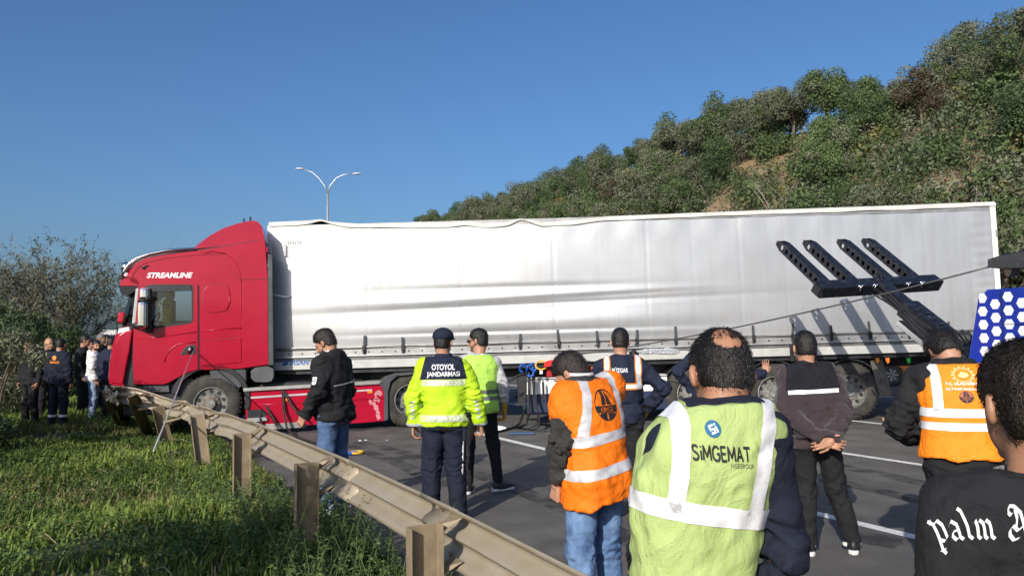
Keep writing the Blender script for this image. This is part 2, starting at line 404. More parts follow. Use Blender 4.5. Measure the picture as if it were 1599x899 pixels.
    def hair(s, m, thick=.011, nape=-.075, top=.0, bald=None, strands=0, slen=.022, name='hair', hh=.0055, rough=.002, fringe=.05, side=-.015):
        lo, hi = s.hc - .16, s.hc + .16; Z = s.hc.astype(np.float32)
        def fn(P):
            X = (P - Z) @ s.hR
            d = smin(ellip(X, (0, -.012, .03), (.076, .098, .092)), ellip(X, (0, -.045, -.035), (.060, .052, .06)), .04)
            tk = thick + top * np.clip((X[..., 2] - .03) / .08, 0, 1) + folds(P, s.seed + 3, 190, rough)
            line = np.interp(X[..., 1], [-.11, -.045, -.018, .012, .03, .075, .10], [nape, nape + .004, side, side + .002, .02, fringe, fringe + .012])
            d = np.maximum(d - tk, line + folds(P, s.seed + 9, 120, .003) - X[..., 2])
            for g_ in (-1, 1): d = np.maximum(d, -ellip(X, (g_ * .085, -.008, -.010), (.03, .023, .034)))
            if bald is not None: d = np.maximum(d, -(ellip(X, bald[0], bald[1]) + folds(P, s.seed + 6, 240, .004)))
            return d
        o = s.mesh(name, fn, lo, hi, m, s.bodyo, hh)
        if strands: s.strands(o, strands, slen, m)
        return o
    def strands(s, host, n, ln, m, w=.0016, lift=.16, name='hair_strands'):
        me = host.data; r = np.random.RandomState(s.seed + 11); nv = len(me.vertices)
        co = np.empty(nv * 3, np.float32); me.vertices.foreach_get('co', co); co = co.reshape(-1, 3)
        no = np.empty(nv * 3, np.float32); me.vertex_normals.foreach_get('vector', no); no = no.reshape(-1, 3)
        i = r.randint(0, nv, n); p = co[i] + r.normal(size=(n, 3)) * .003; nn = no[i]
        crown = (s.hc + s.hR @ np.array([0, -.05, .12])).astype(np.float32)
        flow = p - crown; flow -= nn * (flow * nn).sum(1, keepdims=True); flow /= np.linalg.norm(flow, axis=1, keepdims=True) + 1e-6
        d = flow + nn * lift + r.normal(size=(n, 3)) * .17; d /= np.linalg.norm(d, axis=1, keepdims=True)
        sd_ = np.cross(d, nn + r.normal(size=(n, 3)) * .3); sd_ /= np.linalg.norm(sd_, axis=1, keepdims=True) + 1e-6
        L = ln * r.uniform(.6, 1.3, (n, 1)); V = np.concatenate([p - sd_ * w / 2, p + sd_ * w / 2, p + d * L * .6 - sd_ * w * .3 - nn * L * .02, p + d * L - nn * L * .18], 0)
        a = np.arange(n); return link(name, fast_mesh(name, V, np.concatenate([np.stack([a, a + n, a + 2 * n], 1), np.stack([a + n, a + 3 * n, a + 2 * n], 1)])), m, host)
    def beard(s, m, t=.004):
        Z = s.hc.astype(np.float32)
        def fn(P):
            X = (P - Z) @ s.hR; d = s.head_f(P) - t - folds(P, s.seed + 5, 200, .0015)
            line = np.interp(X[..., 1], [-.03, .0, .03, .07, .1], [-.0, .0, -.045, -.05, -.042])
            d = np.maximum(np.maximum(d, X[..., 2] - line), -.115 - X[..., 2]); d = np.maximum(d, -.01 - X[..., 1]); return np.maximum(d, -ellip(X, (0, .1, -.062), (.02, .02, .006)))
        return s.mesh('beard', fn, s.hc - .14, s.hc + .14, m, s.bodyo, .0055)
    def trousers(s, m, r=(.096, .074, .058), low=.06, fold=.006, top=.98, knee=.012, h=None):
        pts = [s.J[a + q] for a in ('hi', 'kn', 'an') for q in 'LR'] + [(s.pel[0], s.pel[1], top * s.s)]
        lo, hi = s.bounds(pts, .17); lo[2] = 0
        def fn(P):
            d = smin(s.leg(P, 'L', 0, r, low=low), s.leg(P, 'R', 0, r, low=low), .012)
            d = smin(d, s.torso(P, .004, .84, top), .05)
            d = np.maximum(d, P[..., 2] - top * s.s)
            low_w = np.clip((.35 - P[..., 2]) / .3, 0, 1)
            return d + folds(P, s.seed + 21, 45, fold * .6, (1, 1, .7)) + s.joint_folds(P, ('knL', 'knR'), knee * 1.4) + s.joint_folds(P, ('hiL', 'hiR'), knee, 60) + low_w * folds(P, s.seed + 5, 60, fold, (.4, .4, 1.3))
        return s.mesh('trousers', fn, lo, hi, m, None, h)
    def shirt(s, name, m, off=.016, hem=.86, top=1.5, arm_off=.014, r=(.066, .058, .044), end=1.0, fold=.005, collar=.0, wide=1.0, flare=0.0, elbow=.012, h=None, hood=False, blend=.055):
        pts = [s.J[a + q] for a in ('sh', 'el', 'wr') for q in 'LR'] + [s.nek, (s.pel[0], s.pel[1], hem * s.s)]
        lo, hi = s.bounds(pts, .16); lo[0] = min(lo[0], s.pel[0] - .3); hi[0] = max(hi[0], s.pel[0] + .3); lo[1] = min(lo[1], -.24); hi[1] = max(hi[1], .24); lo[2] = min(lo[2], hem * s.s - .03)
        r = tuple(x * .86 for x in r); arm_off = arm_off * .5; fold = fold * 1.5; elbow = elbow * 1.5
        def fn(P):
            d = s.torso(P, off, hem, top, wide, flare=flare)
            for q in 'LR': d = smin(d, s.arm(P, q, arm_off, end, r), blend)
            if collar: d = smin(d, np.maximum(cone(P, s.nek + np.array([0, -.015, -.03]), s.nek + np.array([0, .0, collar]), .082, .076), P[..., 2] - (s.nek[2] + collar)), .02)
            if hood: d = smin(d, ellip(P, s.nek + np.array([0, -.085, .0]), (.115, .055, .065)), .035)
            d = np.maximum(d, hem * s.s - P[..., 2])
            lowf = np.exp(-((P[..., 2] - (hem + .12) * s.s) / .14) ** 2)
            return d + folds(P, s.seed + 31, 28, fold) + lowf * folds(P, s.seed + 33, 55, fold, (.6, .6, 1.4)) + s.joint_folds(P, ('elL', 'elR'), elbow) + s.joint_folds(P, ('shL', 'shR'), elbow * .6, 50)
        return s.mesh(name, fn, lo, hi, m, None, h)
    def vest(s, m, off=.034, hem=.84, width=.178, top=1.475, fold=.008, neck=(.09, .085, .06), flare=.012, h=None, tilt=0.0, name='safety_vest', open_side=.30, armz=1.22, cover=()):
        k = s.s; lo = np.array([s.pel[0] - .36, -.34 + min(s.pel[1], s.nek[1]), hem * k - .05]); hi = np.array([s.pel[0] + .36, .34 + max(s.pel[1], s.nek[1]), 1.58 * k])
        def fn(P):
            d = s.torso(P, off, hem - .1, top, flare=flare); cx, cy = s.center(P[..., 2])
            wmax = np.interp(P[..., 2] / k, [armz - .06, armz, armz + .1, 1.45, 1.55], [.5, open_side - .06, width + .02, width, width]) * s.g
            d = np.maximum(d, np.abs(P[..., 0] - cx) - wmax)
            for q, fr_, rad in cover: a_, e_ = s.J['sh' + q], s.J['el' + q]; d = smin(d, cone(P, a_, a_ + (e_ - a_) * fr_, rad, rad), .045)
            d = np.maximum(d, -ellip(P, s.nek + np.array([0, .02, .025]), (neck[0] + .015, neck[1] + .02, neck[2] - .015)))
            d = np.maximum(d, hem * k + tilt * (P[..., 0]) + folds(P, s.seed + 2, 12, .006) - P[..., 2])
            lowf = np.clip((1.3 * k - P[..., 2]) / (.4 * k), .15, 1)
            return d + lowf * folds(P, s.seed + 41, 26, fold, (1.2, 1.2, .45)) + folds(P, s.seed + 43, 60, fold * .5) + lowf * folds(P, s.seed + 47, 14, fold * .8, (1, 1, 1.6))
        return s.mesh(name, fn, lo, hi, m, None, h)
    def band(s, host, planes, m, name='reflective_stripe', out=.003):
        """strip of a garment between planes [(point, normal keeps)], lifted off the cloth"""
        bm = bmesh.new(); bm.from_mesh(host.data); bm.normal_update()
        for co, no in planes:
            bmesh.ops.bisect_plane(bm, geom=bm.verts[:] + bm.edges[:] + bm.faces[:], plane_co=co, plane_no=no, clear_inner=True, dist=1e-5)
        bm.normal_update()
        for v in bm.verts: v.co += v.normal * out
        me = bpy.data.meshes.new(name); bm.to_mesh(me); bm.free(); me.materials.clear()
        return link(name, me, m, host, True)
    def ring(s, host, z0, z1, m, slope=0.0, name='reflective_stripe', extra=(), slopey=0.0, out=.003):
        n = Vector((-slope, -slopey, 1)); cx = s.pel[0]
        return s.band(host, [((cx, 0, z0), n), ((cx, 0, z1), -n)] + list(extra), m, name, out)
    def shoes(s, m, msole, size=.27, which='LR', wsole=.0):
        for q in which:
            an, yaw = s.J['an' + q], s.J['fo' + q]; R = Matrix.Rotation(-yaw, 3, 'Z'); fr = lambda x, y, z: np.array(R @ Vector((x, y, 0))) + np.array([an[0], an[1], z])
            lo, hi = np.array([an[0] - .26, an[1] - .26, 0]), np.array([an[0] + .26, an[1] + .26, .17])
            Rm = np.array(R, np.float32); A = np.array([an[0], an[1], 0], np.float32)
            def up_(P):
                X = (P - A) @ Rm; d = smin(ellip(X, (0, .09, .035), (.047, .13, .045)), ellip(X, (0, -.0, .06), (.042, .075, .062)), .03)
                return np.maximum(np.maximum(d, .022 - X[..., 2]), X[..., 2] - .125)
            def so_(P):
                X = (P - A) @ Rm; y = X[..., 1]; w = np.interp(y, [-.085, -.06, .0, .05, .12, .18, .215], [.012, .034, .038, .042, .050, .040, .006])
                d = np.maximum(np.abs(X[..., 0]) - w, np.maximum(y - .215, -.085 - y)); return np.maximum(np.maximum(d, X[..., 2] - .034), .003 - X[..., 2])
            o = s.mesh('shoe', up_, lo, hi, m, None, .008); s.mesh('sole', so_, lo - np.array([0, 0, .012]), hi - np.array([0, 0, .1]), msole, o, .008)
M_eye = mat('eye', (.02, .015, .012), .2); M_hair = mat('hair_black', (.010, .008, .007), .42, var=.5, vs=80, bump=.5, bs=220, spec=.4)
# ------------------------------------------------------------------ the setting: ground, road, verge, hill
rng = np.random.RandomState(7)
def noise2(x, y, seed, f):
    r = np.random.RandomState(seed); o = 0
    for i in range(6):
        a = r.uniform(0, 6.28); k = f * (1.7 ** (i % 4)) * r.uniform(.8, 1.2)
        o = o + np.sin((x * math.cos(a) + y * math.sin(a)) * k + r.uniform(0, 6) + 1.3 * np.sin((x * math.sin(a) - y * math.cos(a)) * k * .7)) / (1.4 ** (i % 4))
    return o / 4
M_ground = mat('dry_ground', (.10, .085, .05), .95, col2=(.07, .085, .03), vs=.05, bump=.3, bs=2)
mb = MB(); S = 2500; mb.add([(-S, -S, -.06), (S, -S, -.06), (S, S, -.06), (-S, S, -.06)], [(0, 1, 2, 3)]); tag(mb.build('ground', M_ground), kind='structure')

def asphalt():
    m = bpy.data.materials.new('asphalt'); m.use_nodes = True; N = m.node_tree.nodes; K = m.node_tree.links; p = N['Principled BSDF']; p.inputs['Roughness'].default_value = .82; p.inputs['Specular IOR Level'].default_value = .35
    tc = N.new('ShaderNodeTexCoord'); mp = N.new('ShaderNodeMapping'); mp.inputs['Rotation'].default_value = (0, 0, -RA); K.new(tc.outputs['Object'], mp.inputs['Vector'])
    def nz(sc, det, vec, st=None):
        n = N.new('ShaderNodeTexNoise'); n.inputs['Scale'].default_value = sc; n.inputs['Detail'].default_value = det
        if st: q = N.new('ShaderNodeMapping'); q.inputs['Scale'].default_value = st; K.new(vec, q.inputs['Vector']); vec = q.outputs[0]
        K.new(vec, n.inputs['Vector']); return n
    big = nz(.5, 4, mp.outputs[0], (1.0, .12, 1)); mid = nz(2.2, 6, mp.outputs[0]); fine = nz(160, 3, mp.outputs[0])
    vo = N.new('ShaderNodeTexVoronoi'); vo.inputs['Scale'].default_value = 95; K.new(mp.outputs[0], vo.inputs['Vector'])
    r1 = N.new('ShaderNodeValToRGB'); e = r1.color_ramp.elements; e[0].position = .3; e[1].position = .72; e[0].color = (.092, .087, .083, 1); e[1].color = (.135, .129, .122, 1); K.new(big.outputs['Fac'], r1.inputs[0])
    m1 = N.new('ShaderNodeMix'); m1.data_type = 'RGBA'; m1.blend_type = 'MULTIPLY'; m1.inputs[0].default_value = .6; K.new(r1.outputs[0], m1.inputs[6])
    r2 = N.new('ShaderNodeValToRGB'); r2.color_ramp.elements[0].color = (.55, .55, .56, 1); r2.color_ramp.elements[1].color = (1.35, 1.33, 1.3, 1); r2.color_ramp.elements[0].position = .32; r2.color_ramp.elements[1].position = .7; K.new(mid.outputs['Fac'], r2.inputs[0]); K.new(r2.outputs[0], m1.inputs[7])
    m2 = N.new('ShaderNodeMix'); m2.data_type = 'RGBA'; m2.blend_type = 'MULTIPLY'; m2.inputs[0].default_value = .75; K.new(m1.outputs[2], m2.inputs[6])
    r3 = N.new('ShaderNodeValToRGB'); r3.color_ramp.elements[0].color = (.5, .5, .5, 1); r3.color_ramp.elements[1].color = (1.6, 1.58, 1.5, 1); r3.color_ramp.elements[0].position = .3; r3.color_ramp.elements[1].position = .75; K.new(fine.outputs['Fac'], r3.inputs[0]); K.new(r3.outputs[0], m2.inputs[7])
    # tar-filled cracks
    vc = N.new('ShaderNodeTexVoronoi'); vc.feature = 'DISTANCE_TO_EDGE'; vc.inputs['Scale'].default_value = .32; wv = nz(1.1, 5, mp.outputs[0]); ad = N.new('ShaderNodeVectorMath'); ad.operation = 'MULTIPLY_ADD'; ad.inputs[1].default_value = (1.3, 1.3, 0); K.new(wv.outputs['Color'], ad.inputs[0]); K.new(mp.outputs[0], ad.inputs[2]); K.new(ad.outputs[0], vc.inputs['Vector'])
    r4 = N.new('ShaderNodeValToRGB'); r4.color_ramp.elements[0].position = .004; r4.color_ramp.elements[1].position = .009; r4.color_ramp.elements[0].color = (.6, .6, .6, 1); r4.color_ramp.elements[1].color = (1, 1, 1, 1); K.new(vc.outputs['Distance'], r4.inputs[0])
    m3 = N.new('ShaderNodeMix'); m3.data_type = 'RGBA'; m3.blend_type = 'MULTIPLY'; m3.inputs[0].default_value = .45; K.new(m2.outputs[2], m3.inputs[6]); K.new(r4.outputs[0], m3.inputs[7])
    K.new(m3.outputs[2], p.inputs['Base Color'])
    b = N.new('ShaderNodeBump'); b.inputs['Strength'].default_value = .55; b.inputs['Distance'].default_value = .006; K.new(vo.outputs['Distance'], b.inputs['Height']); K.new(b.outputs[0], p.inputs['Normal'])
    MATS['asphalt'] = m; return m
M_asph = asphalt()
def strip(name, L0, L1, t0, t1, z, m, step=None, wob=0.0, **k):
    n = max(1, int((t1 - t0) / (step or (t1 - t0)))); V = []; Fs = []
    for i in range(n + 1):
        t = t0 + (t1 - t0) * i / n; V += [rd(t, L0 + wob * noise2(np.float64(t), 0., 3, 2.2), z), rd(t, L1, z)]
    for i in range(n): a = 2 * i; Fs.append((a, a + 1, a + 3, a + 2))
    o = MB().add(V, Fs).build(name, m); return o
tag(strip('road', 1.95, 30.5, -40, 60, 0.0, M_asph, .25, .12), kind='structure')
tag(strip('road_far', 1.95, 30.5, 60, 900, 0.0, M_asph), kind='structure')
M_line = mat('road_paint', (.72, .71, .68), .7, col2=(.34, .33, .31), var=.05, vs=9, bump=.2, bs=90, lo=.5, hi=.74)
def marking(L0, w, spans, nm='lane_marking'):
    for a, b in spans: tag(strip(nm, L0 - w / 2, L0 + w / 2, a, b, .004, M_line), kind='structure')
marking(5.86, .13, [(9.6, 12.2), (3.9, 6.25), (-2, .4), (15.6, 18), (21, 23.5), (27, 29.5), (33, 35.5), (39, 41.5), (45, 48)])
marking(9.0, .13, [(-8, 9.5), (15, 21)], 'lane_marking')
marking(12.3, .15, [(-30, 300)], 'edge_line'); marking(2.75, .12, [(20, 300)], 'edge_line'); marking(17.2, .15, [(-30, 300)], 'edge_line')

# the grass verge, slightly humped, up to the asphalt
M_soil = mat('verge_soil', (.055, .05, .028), .95, col2=(.035, .055, .012), vs=1.6, bump=.6, bs=14)
def verge_z(t, L):
    return .10 * noise2(t, L, 5, 1.0) * np.clip((1.9 - L) / .8, 0, 1) + .025 * np.clip((1.9 - L), 0, 3) + np.clip(-L - 3, 0, 30) * -.02
ts = np.arange(-6, 70, .5); Ls = np.concatenate([np.arange(-30, -6, 1.5), np.arange(-6, 2.11, .27)])
V = []; Fs = []
for t in ts:
    for L in Ls: V.append(rd(t, L, float(verge_z(t, L)) - (.03 if L > 1.95 else 0)))
nL = len(Ls)
for i in range(len(ts) - 1):
    for j in range(nL - 1): a = i * nL + j; Fs.append((a, a + 1, a + nL + 1, a + nL))
tag(MB().add(V, Fs).build('verge', M_soil, None, True), kind='structure')

# hillside along the far side of the road
def hill_z(t, L):
    L = np.asarray(L, float); s = np.clip((L - 30 - 1.5 * noise2(t, 0 * L, 11, .06)) / 27, 0, 1.9)
    prof = np.interp(s, [0, .06, .5, 1.0, 1.35, 1.9], [0, 1.4, 11.2, 19.6, 21.4, 20])
    end = np.clip((430 - t) / 200, 0, 1) ; return prof * end * (1 + .07 * noise2(t, L, 12, .05)) + .35 * noise2(t, L, 13, .35) * np.clip(s * 6, 0, 1)
M_hill = mat('hill_earth', (.30, .19, .105), .95, col2=(.20, .15, .085), vs=1.3, bump=1.0, bs=4, lo=.35, hi=.65, detail=10)
ts = np.arange(-60, 345, 3.0); Ls = np.arange(29, 86, 1.6); V = []; Fs = []
for t in ts:
    for L in Ls: V.append(rd(t, L, float(hill_z(t, L)) - .05))
nL = len(Ls)
for i in range(len(ts) - 1):
    for j in range(nL - 1): a = i * nL + j; Fs.append((a, a + 1, a + nL + 1, a + nL))
tag(MB().add(V, Fs).build('hill', M_hill, None, True), kind='structure')

# tyre marks and oil stains on the asphalt
def stain_mat(name, c, dens):
    m = mat(name, c, .75, var=.3, vs=4); N = m.node_tree.nodes; K = m.node_tree.links; n = N.new('ShaderNodeTexNoise'); n.inputs['Scale'].default_value = 3.0; n.inputs['Detail'].default_value = 8; K.new(N['Texture Coordinate'].outputs['Object'], n.inputs['Vector'])
    r_ = N.new('ShaderNodeMapRange'); r_.inputs['From Min'].default_value = .38; r_.inputs['From Max'].default_value = .68; r_.inputs['To Max'].default_value = dens; K.new(n.outputs['Fac'], r_.inputs[0]); K.new(r_.outputs[0], N['Principled BSDF'].inputs['Alpha']); return m
M_skid = stain_mat('tyre_rubber_mark', (.035, .034, .034), .75); M_oil = stain_mat('oil_stain', (.03, .03, .032), .9)
def mark(pts, w, z):
    P_ = [np.array(gnd(*q))[:2] for q in pts]; V = []; n = len(P_)
    for i in range(n):
        d_ = P_[min(i + 1, n - 1)] - P_[max(i - 1, 0)]; d_ = d_ / np.linalg.norm(d_); s_ = np.array([-d_[1], d_[0]]) * w / 2
        V += [(*(P_[i] - s_), z), (*(P_[i] + s_), z)]
    tag(MB().add(V, [(2 * i, 2 * i + 1, 2 * i + 3, 2 * i + 2) for i in range(n - 1)]).build('tyre_mark', M_skid), kind='structure')
mark([(1599, 790), (1400, 745), (1200, 705), (1000, 672)], .28, .0018); mark([(1599, 822), (1400, 772), (1200, 728), (980, 686), (800, 668)], .28, .0022); mark([(1100, 899), (900, 800), (700, 722), (560, 690)], .26, .002); mark([(700, 760), (620, 722), (560, 700), (500, 684)], .24, .0024)
rr0 = random.Random(12)
for px_, py_, a_, b_ in ((1370, 842, .22, .12), (1440, 838, .14, .07), (640, 715, .3, .16), (900, 780, .25, .2), (1180, 720, .35, .2), (570, 668, .5, .25), (1480, 690, .5, .3)):
    c_ = gnd(px_, py_); V = [(c_[0] + math.cos(t_) * a_ * rr0.uniform(.7, 1.2), c_[1] + math.sin(t_) * b_ * 2 * rr0.uniform(.7, 1.2), .003) for t_ in np.linspace(0, 6.283, 17)[:-1]]
    tag(MB().add(V, [tuple(range(16))]).build('oil_stain', M_oil), kind='structure')

# ------------------------------------------------------------------ foliage
def leafcloud(centers, radii, n, size, seed, aspect=.55, shell=.55, upb=.25, flat=1.0):
    """leaf-sized quads spread through clumps; returns V, F, clump index per face"""
    r = np.random.RandomState(seed); C = np.array(centers, float); R = np.array(radii, float); w = R ** 2; ci = r.choice(len(C), n, p=w / w.sum())
    d = r.normal(size=(n, 3)); d /= np.linalg.norm(d, axis=1, keepdims=True); rad = R[ci] * (shell + (1 - shell) * r.uniform(0, 1, n) ** .5) * r.uniform(.75, 1.12, n)
    p = C[ci] + d * rad[:, None] * np.array([1, 1, flat])
    nn = d * .7 + r.normal(size=(n, 3)) * .6 + np.array([0, 0, upb]); nn /= np.linalg.norm(nn, axis=1, keepdims=True)
    a = np.cross(nn, r.normal(size=(n, 3))); a /= np.linalg.norm(a, axis=1, keepdims=True) + 1e-6; b = np.cross(nn, a)
    s = size * r.uniform(.6, 1.4, (n, 1)); a = a * s; b = b * s * aspect
    V = np.concatenate([p - a, p + b * .9, p + a, p - b * .9], 0); i = np.arange(n)
    return V, np.stack([i, i + n, i + 2 * n, i + 3 * n], 1), ci
def leafmat(name, col, col2, rand=.18):
    m = mat(name, col, .62, col2=col2, vs=.8, rand=rand, spec=.25, detail=2)
    N = m.node_tree.nodes; K = m.node_tree.links; p = N['Principled BSDF']; out = N['Material Output']
    tl = N.new('ShaderNodeBsdfTranslucent'); mx = N.new('ShaderNodeMixShader'); mx.inputs[0].default_value = .22
    src = p.inputs['Base Color'].links[0].from_socket; K.new(src, tl.inputs[0]); K.new(p.outputs[0], mx.inputs[1]); K.new(tl.outputs[0], mx.inputs[2]); K.new(mx.outputs[0], out.inputs[0]); return m
L_olive = leafmat('leaf_olive', (.120, .132, .078), (.20, .212, .135)); L_dark = leafmat('leaf_dark', (.052, .082, .036), (.095, .135, .058))
L_mid = leafmat('leaf_green', (.072, .112, .042), (.135, .18, .070)); L_yell = leafmat('leaf_yellow', (.16, .15, .05), (.24, .215, .075)); L_brown = leafmat('leaf_brown', (.075, .058, .036), (.12, .095, .06))
M_bark = mat('bark', (.11, .085, .062), .9, vs=6, var=.4, bump=.8, bs=25)
def limbs(mb, base, top, r0, nl, spread, seed, segs=5):
    r = random.Random(seed); b, t = Vector(base), Vector(top); pts = [b.lerp(t, i / segs) + Vector((r.uniform(-1, 1), r.uniform(-1, 1), 0)) * spread * .06 * i for i in range(segs + 1)]
    mb.tube(pts, [r0 * (1 - .75 * i / segs) for i in range(segs + 1)], 7); ends = []
    for k in range(nl):
        a = r.uniform(0, 6.28); f = r.uniform(.3, .95); o = pts[0].lerp(pts[-1], f); o = pts[min(segs, int(f * segs))].copy()
        e = o + Vector((math.cos(a) * spread * r.uniform(.4, 1), math.sin(a) * spread * r.uniform(.4, 1), (t.z - b.z) * r.uniform(.12, .42)))
        mid = o.lerp(e, .5) + Vector((0, 0, .12 * spread)); q = r0 * .42 * (1.1 - f * .6); mb.tube([o, mid, e], [q, q * .6, q * .15], 5); ends.append(e)
    return ends
def tree_proto(seed, h, w, lm, n, size, trunk=.35, clumps=16):
    """tapered trunk with limbs; crown of leaf clumps round the limb ends"""
    r = random.Random(seed); root = empty('tree'); mb = MB(); ends = limbs(mb, (0, 0, -.4), (r.uniform(-.2, .2), 0, h * .72), .035 * h, 8, w * .42, seed); mb.build('trunk', M_bark, root, True)
    cs = []; rs = []
    for k in range(clumps):
        a = r.uniform(0, 6.28); zz = r.uniform(trunk, .93); prof = math.sin(min(1, (zz - trunk + .12) / (1.05 - trunk)) * math.pi) ** .6
        q = w * .5 * prof * r.uniform(.35, .95); cs.append((math.cos(a) * q, math.sin(a) * q, zz * h)); rs.append(w * r.uniform(.13, .24))
    for e in ends: cs.append(tuple(e)); rs.append(w * r.uniform(.12, .2))
    V, Fq, ci = leafcloud(cs, rs, n, size, seed, flat=.85); mi = (np.random.RandomState(seed).uniform(0, 1, len(cs)) > .6).astype(int)[ci]
    link('crown', fast_mesh('crown', V, Fq, mi), lm, root); return root
protos = []
KINDS = [('broad grey-green olive-like tree on the hillside', [L_olive, L_mid], 5.2, 5.4), ('dense dark green oak-like tree on the hillside', [L_dark, L_mid], 5.0, 4.6), ('mid green rounded tree on the hillside', [L_mid, L_olive], 4.2, 4.4), ('small yellowing bushy tree on the hillside', [L_yell, L_mid], 3.0, 3.4), ('grey-brown half bare bushy tree on the hillside', [L_brown, L_olive], 4.0, 4.0)]
for k, (lb, lm, h, w) in enumerate(KINDS):
    for v in range(3 if k < 3 else 2):
        p = tree_proto(100 + k * 10 + v, h * (1 + .12 * v), w, lm, 8500 if k < 3 else 4000, .105 if k != 1 else .095, clumps=20); tag(p, lb, 'tree', 'trees on the hillside'); protos.append((k, p, [False]))
def put_tree(k, t, L, s, rot):
    c = [x for x in protos if x[0] == k]; _, p, used = c[int(rot * 97) % len(c)]
    o = p if not used[0] else copy_tree(p); used[0] = True
    o.location = rd(t, L, float(hill_z(t, L)) - .1); o.rotation_euler = (0, 0, rot); o.scale = (s, s, s * random.Random(int(rot * 1e4)).uniform(.85, 1.15)); return o
# bare soil shows where the trees leave gaps in front of these spots of the slope
CLEAR = []
for px_, py_, rad in ((1256, 240, 1.0), (1425, 222, .9), (1185, 258, 1.0), (1505, 288, .5), (1215, 290, .7), (1590, 190, 1.0), (1120, 325, .8)):
    d_ = ray(px_, py_); hit = None
    for k_ in np.arange(30, 140, .25):
        p_ = CAM + d_ * k_; t_, L_ = p_[:2] @ RD, p_[:2] @ RE
        if L_ > 30 and p_[2] < float(hill_z(t_, L_)): hit = p_; break
    if hit is not None: CLEAR.append((hit, rad))
def cleared(x, y, ahead=10.0, grow=0.0):
    for hp, rad in CLEAR:
        d2 = hp[:2] / np.linalg.norm(hp[:2]); q = np.array([x, y]) - hp[:2]; al = q @ d2; la = abs(q[0] * d2[1] - q[1] * d2[0])
        if -ahead < al < 1.5 and la < rad + grow: return True
    return False
R = random.Random(21); nT = 0
for row, L in enumerate((33, 37.5, 42, 46.5, 51, 55, 58.5)):
    t = 6 + R.uniform(0, 4)
    while t < 330:
        rng_ = math.hypot(t, L); vis = (L < 40 and t > 110)
        skip = (row in (1, 2, 3) and R.random() < .22)
        xy_ = rd(t, L)
        if not vis and not skip and not cleared(xy_[0], xy_[1], 6.5, 1.2):
            k = R.choices([0, 1, 2, 3, 4], [.42, .16, .26, .07, .09])[0]
            if row >= 5: k = R.choices([0, 1, 2, 4], [.6, .2, .15, .05])[0]
            put_tree(k, t, L + R.uniform(-1.6, 1.6), R.uniform(.75, 1.2) * (.86 if row >= 4 else .72), R.uniform(0, 6.28)); nT += 1
        t += R.uniform(2.7, 5.0) * (1 + max(0, rng_ - 110) / 120)
# scrub between the trees: one mass nobody could count
V_, F_, I_ = [], [], []; n0 = 0
for k in range(1700):
    t = 12 + 150 * R.random() ** 1.4; L = R.uniform(30.5, 58)
    if noise2(np.float64(t), np.float64(L), 77, .16) > .55 and R.random() < .9: continue          # bare earth patches
    z = float(hill_z(t, L)); c = rd(t, L, z); rr = R.uniform(1.0, 1.9)
    if cleared(c[0], c[1], 2.6, .1): continue
    cs = [(c[0] + R.uniform(-1, 1) * rr, c[1] + R.uniform(-1, 1) * rr, c[2] + R.uniform(.1, .8) * rr) for _ in range(4)]
    V, Fq, ci = leafcloud(cs, [rr * R.uniform(.4, .7) for _ in cs], 400, .125, k, upb=.5); V_.append(V); F_.append(Fq + n0); n0 += len(V); I_.append(np.full(len(Fq), R.choices([0, 1, 2, 3], [.42, .18, .30, .10])[0]))
o = link('undergrowth', fast_mesh('undergrowth', np.concatenate(V_), np.concatenate(F_), np.concatenate(I_)), [L_mid, L_dark, L_olive, L_yell]); tag(o, 'low green scrub covering the hillside between the trees', 'undergrowth', kind='stuff')
# bare twiggy snags on the slope
def snag(t, L, h, seed):
    p = rd(t, L, float(hill_z(t, L)) - .2); root = empty('bare_tree', p); mb = MB(); r = random.Random(seed)
    for k in range(6):
        a = r.uniform(0, 6.28); b = Vector((r.uniform(-.2, .2), r.uniform(-.2, .2), 0)); e = Vector((math.cos(a) * h * .35, math.sin(a) * h * .35, h * r.uniform(.7, 1)))
        m_ = b.lerp(e, .5) + Vector((0, 0, h * .1)); mb.tube([b, m_, e], [.06, .04, .008], 5)
        for q in range(6):
            f = r.uniform(.35, .95); s_ = b.lerp(e, f); mb.tube([s_, s_ + Vector((r.uniform(-1, 1), r.uniform(-1, 1), r.uniform(.2, 1))) * h * .2], [.02, .005], 4)
    mb.build('trunk', mat('dead_wood', (.26, .22, .18), .9), root, True); return root
tag(snag(36, 40, 4.2, 1), 'bare grey branching tree low on the hillside', 'tree', 'leafless trees on the hillside')
tag(snag(24, 57, 5.5, 2), 'bare twiggy tree sticking up from the hill crest', 'tree', 'leafless trees on the hillside')
tag(snag(21, 36, 3.4, 3), 'pale leafless sapling just above the trailer roof', 'tree', 'leafless trees on the hillside')

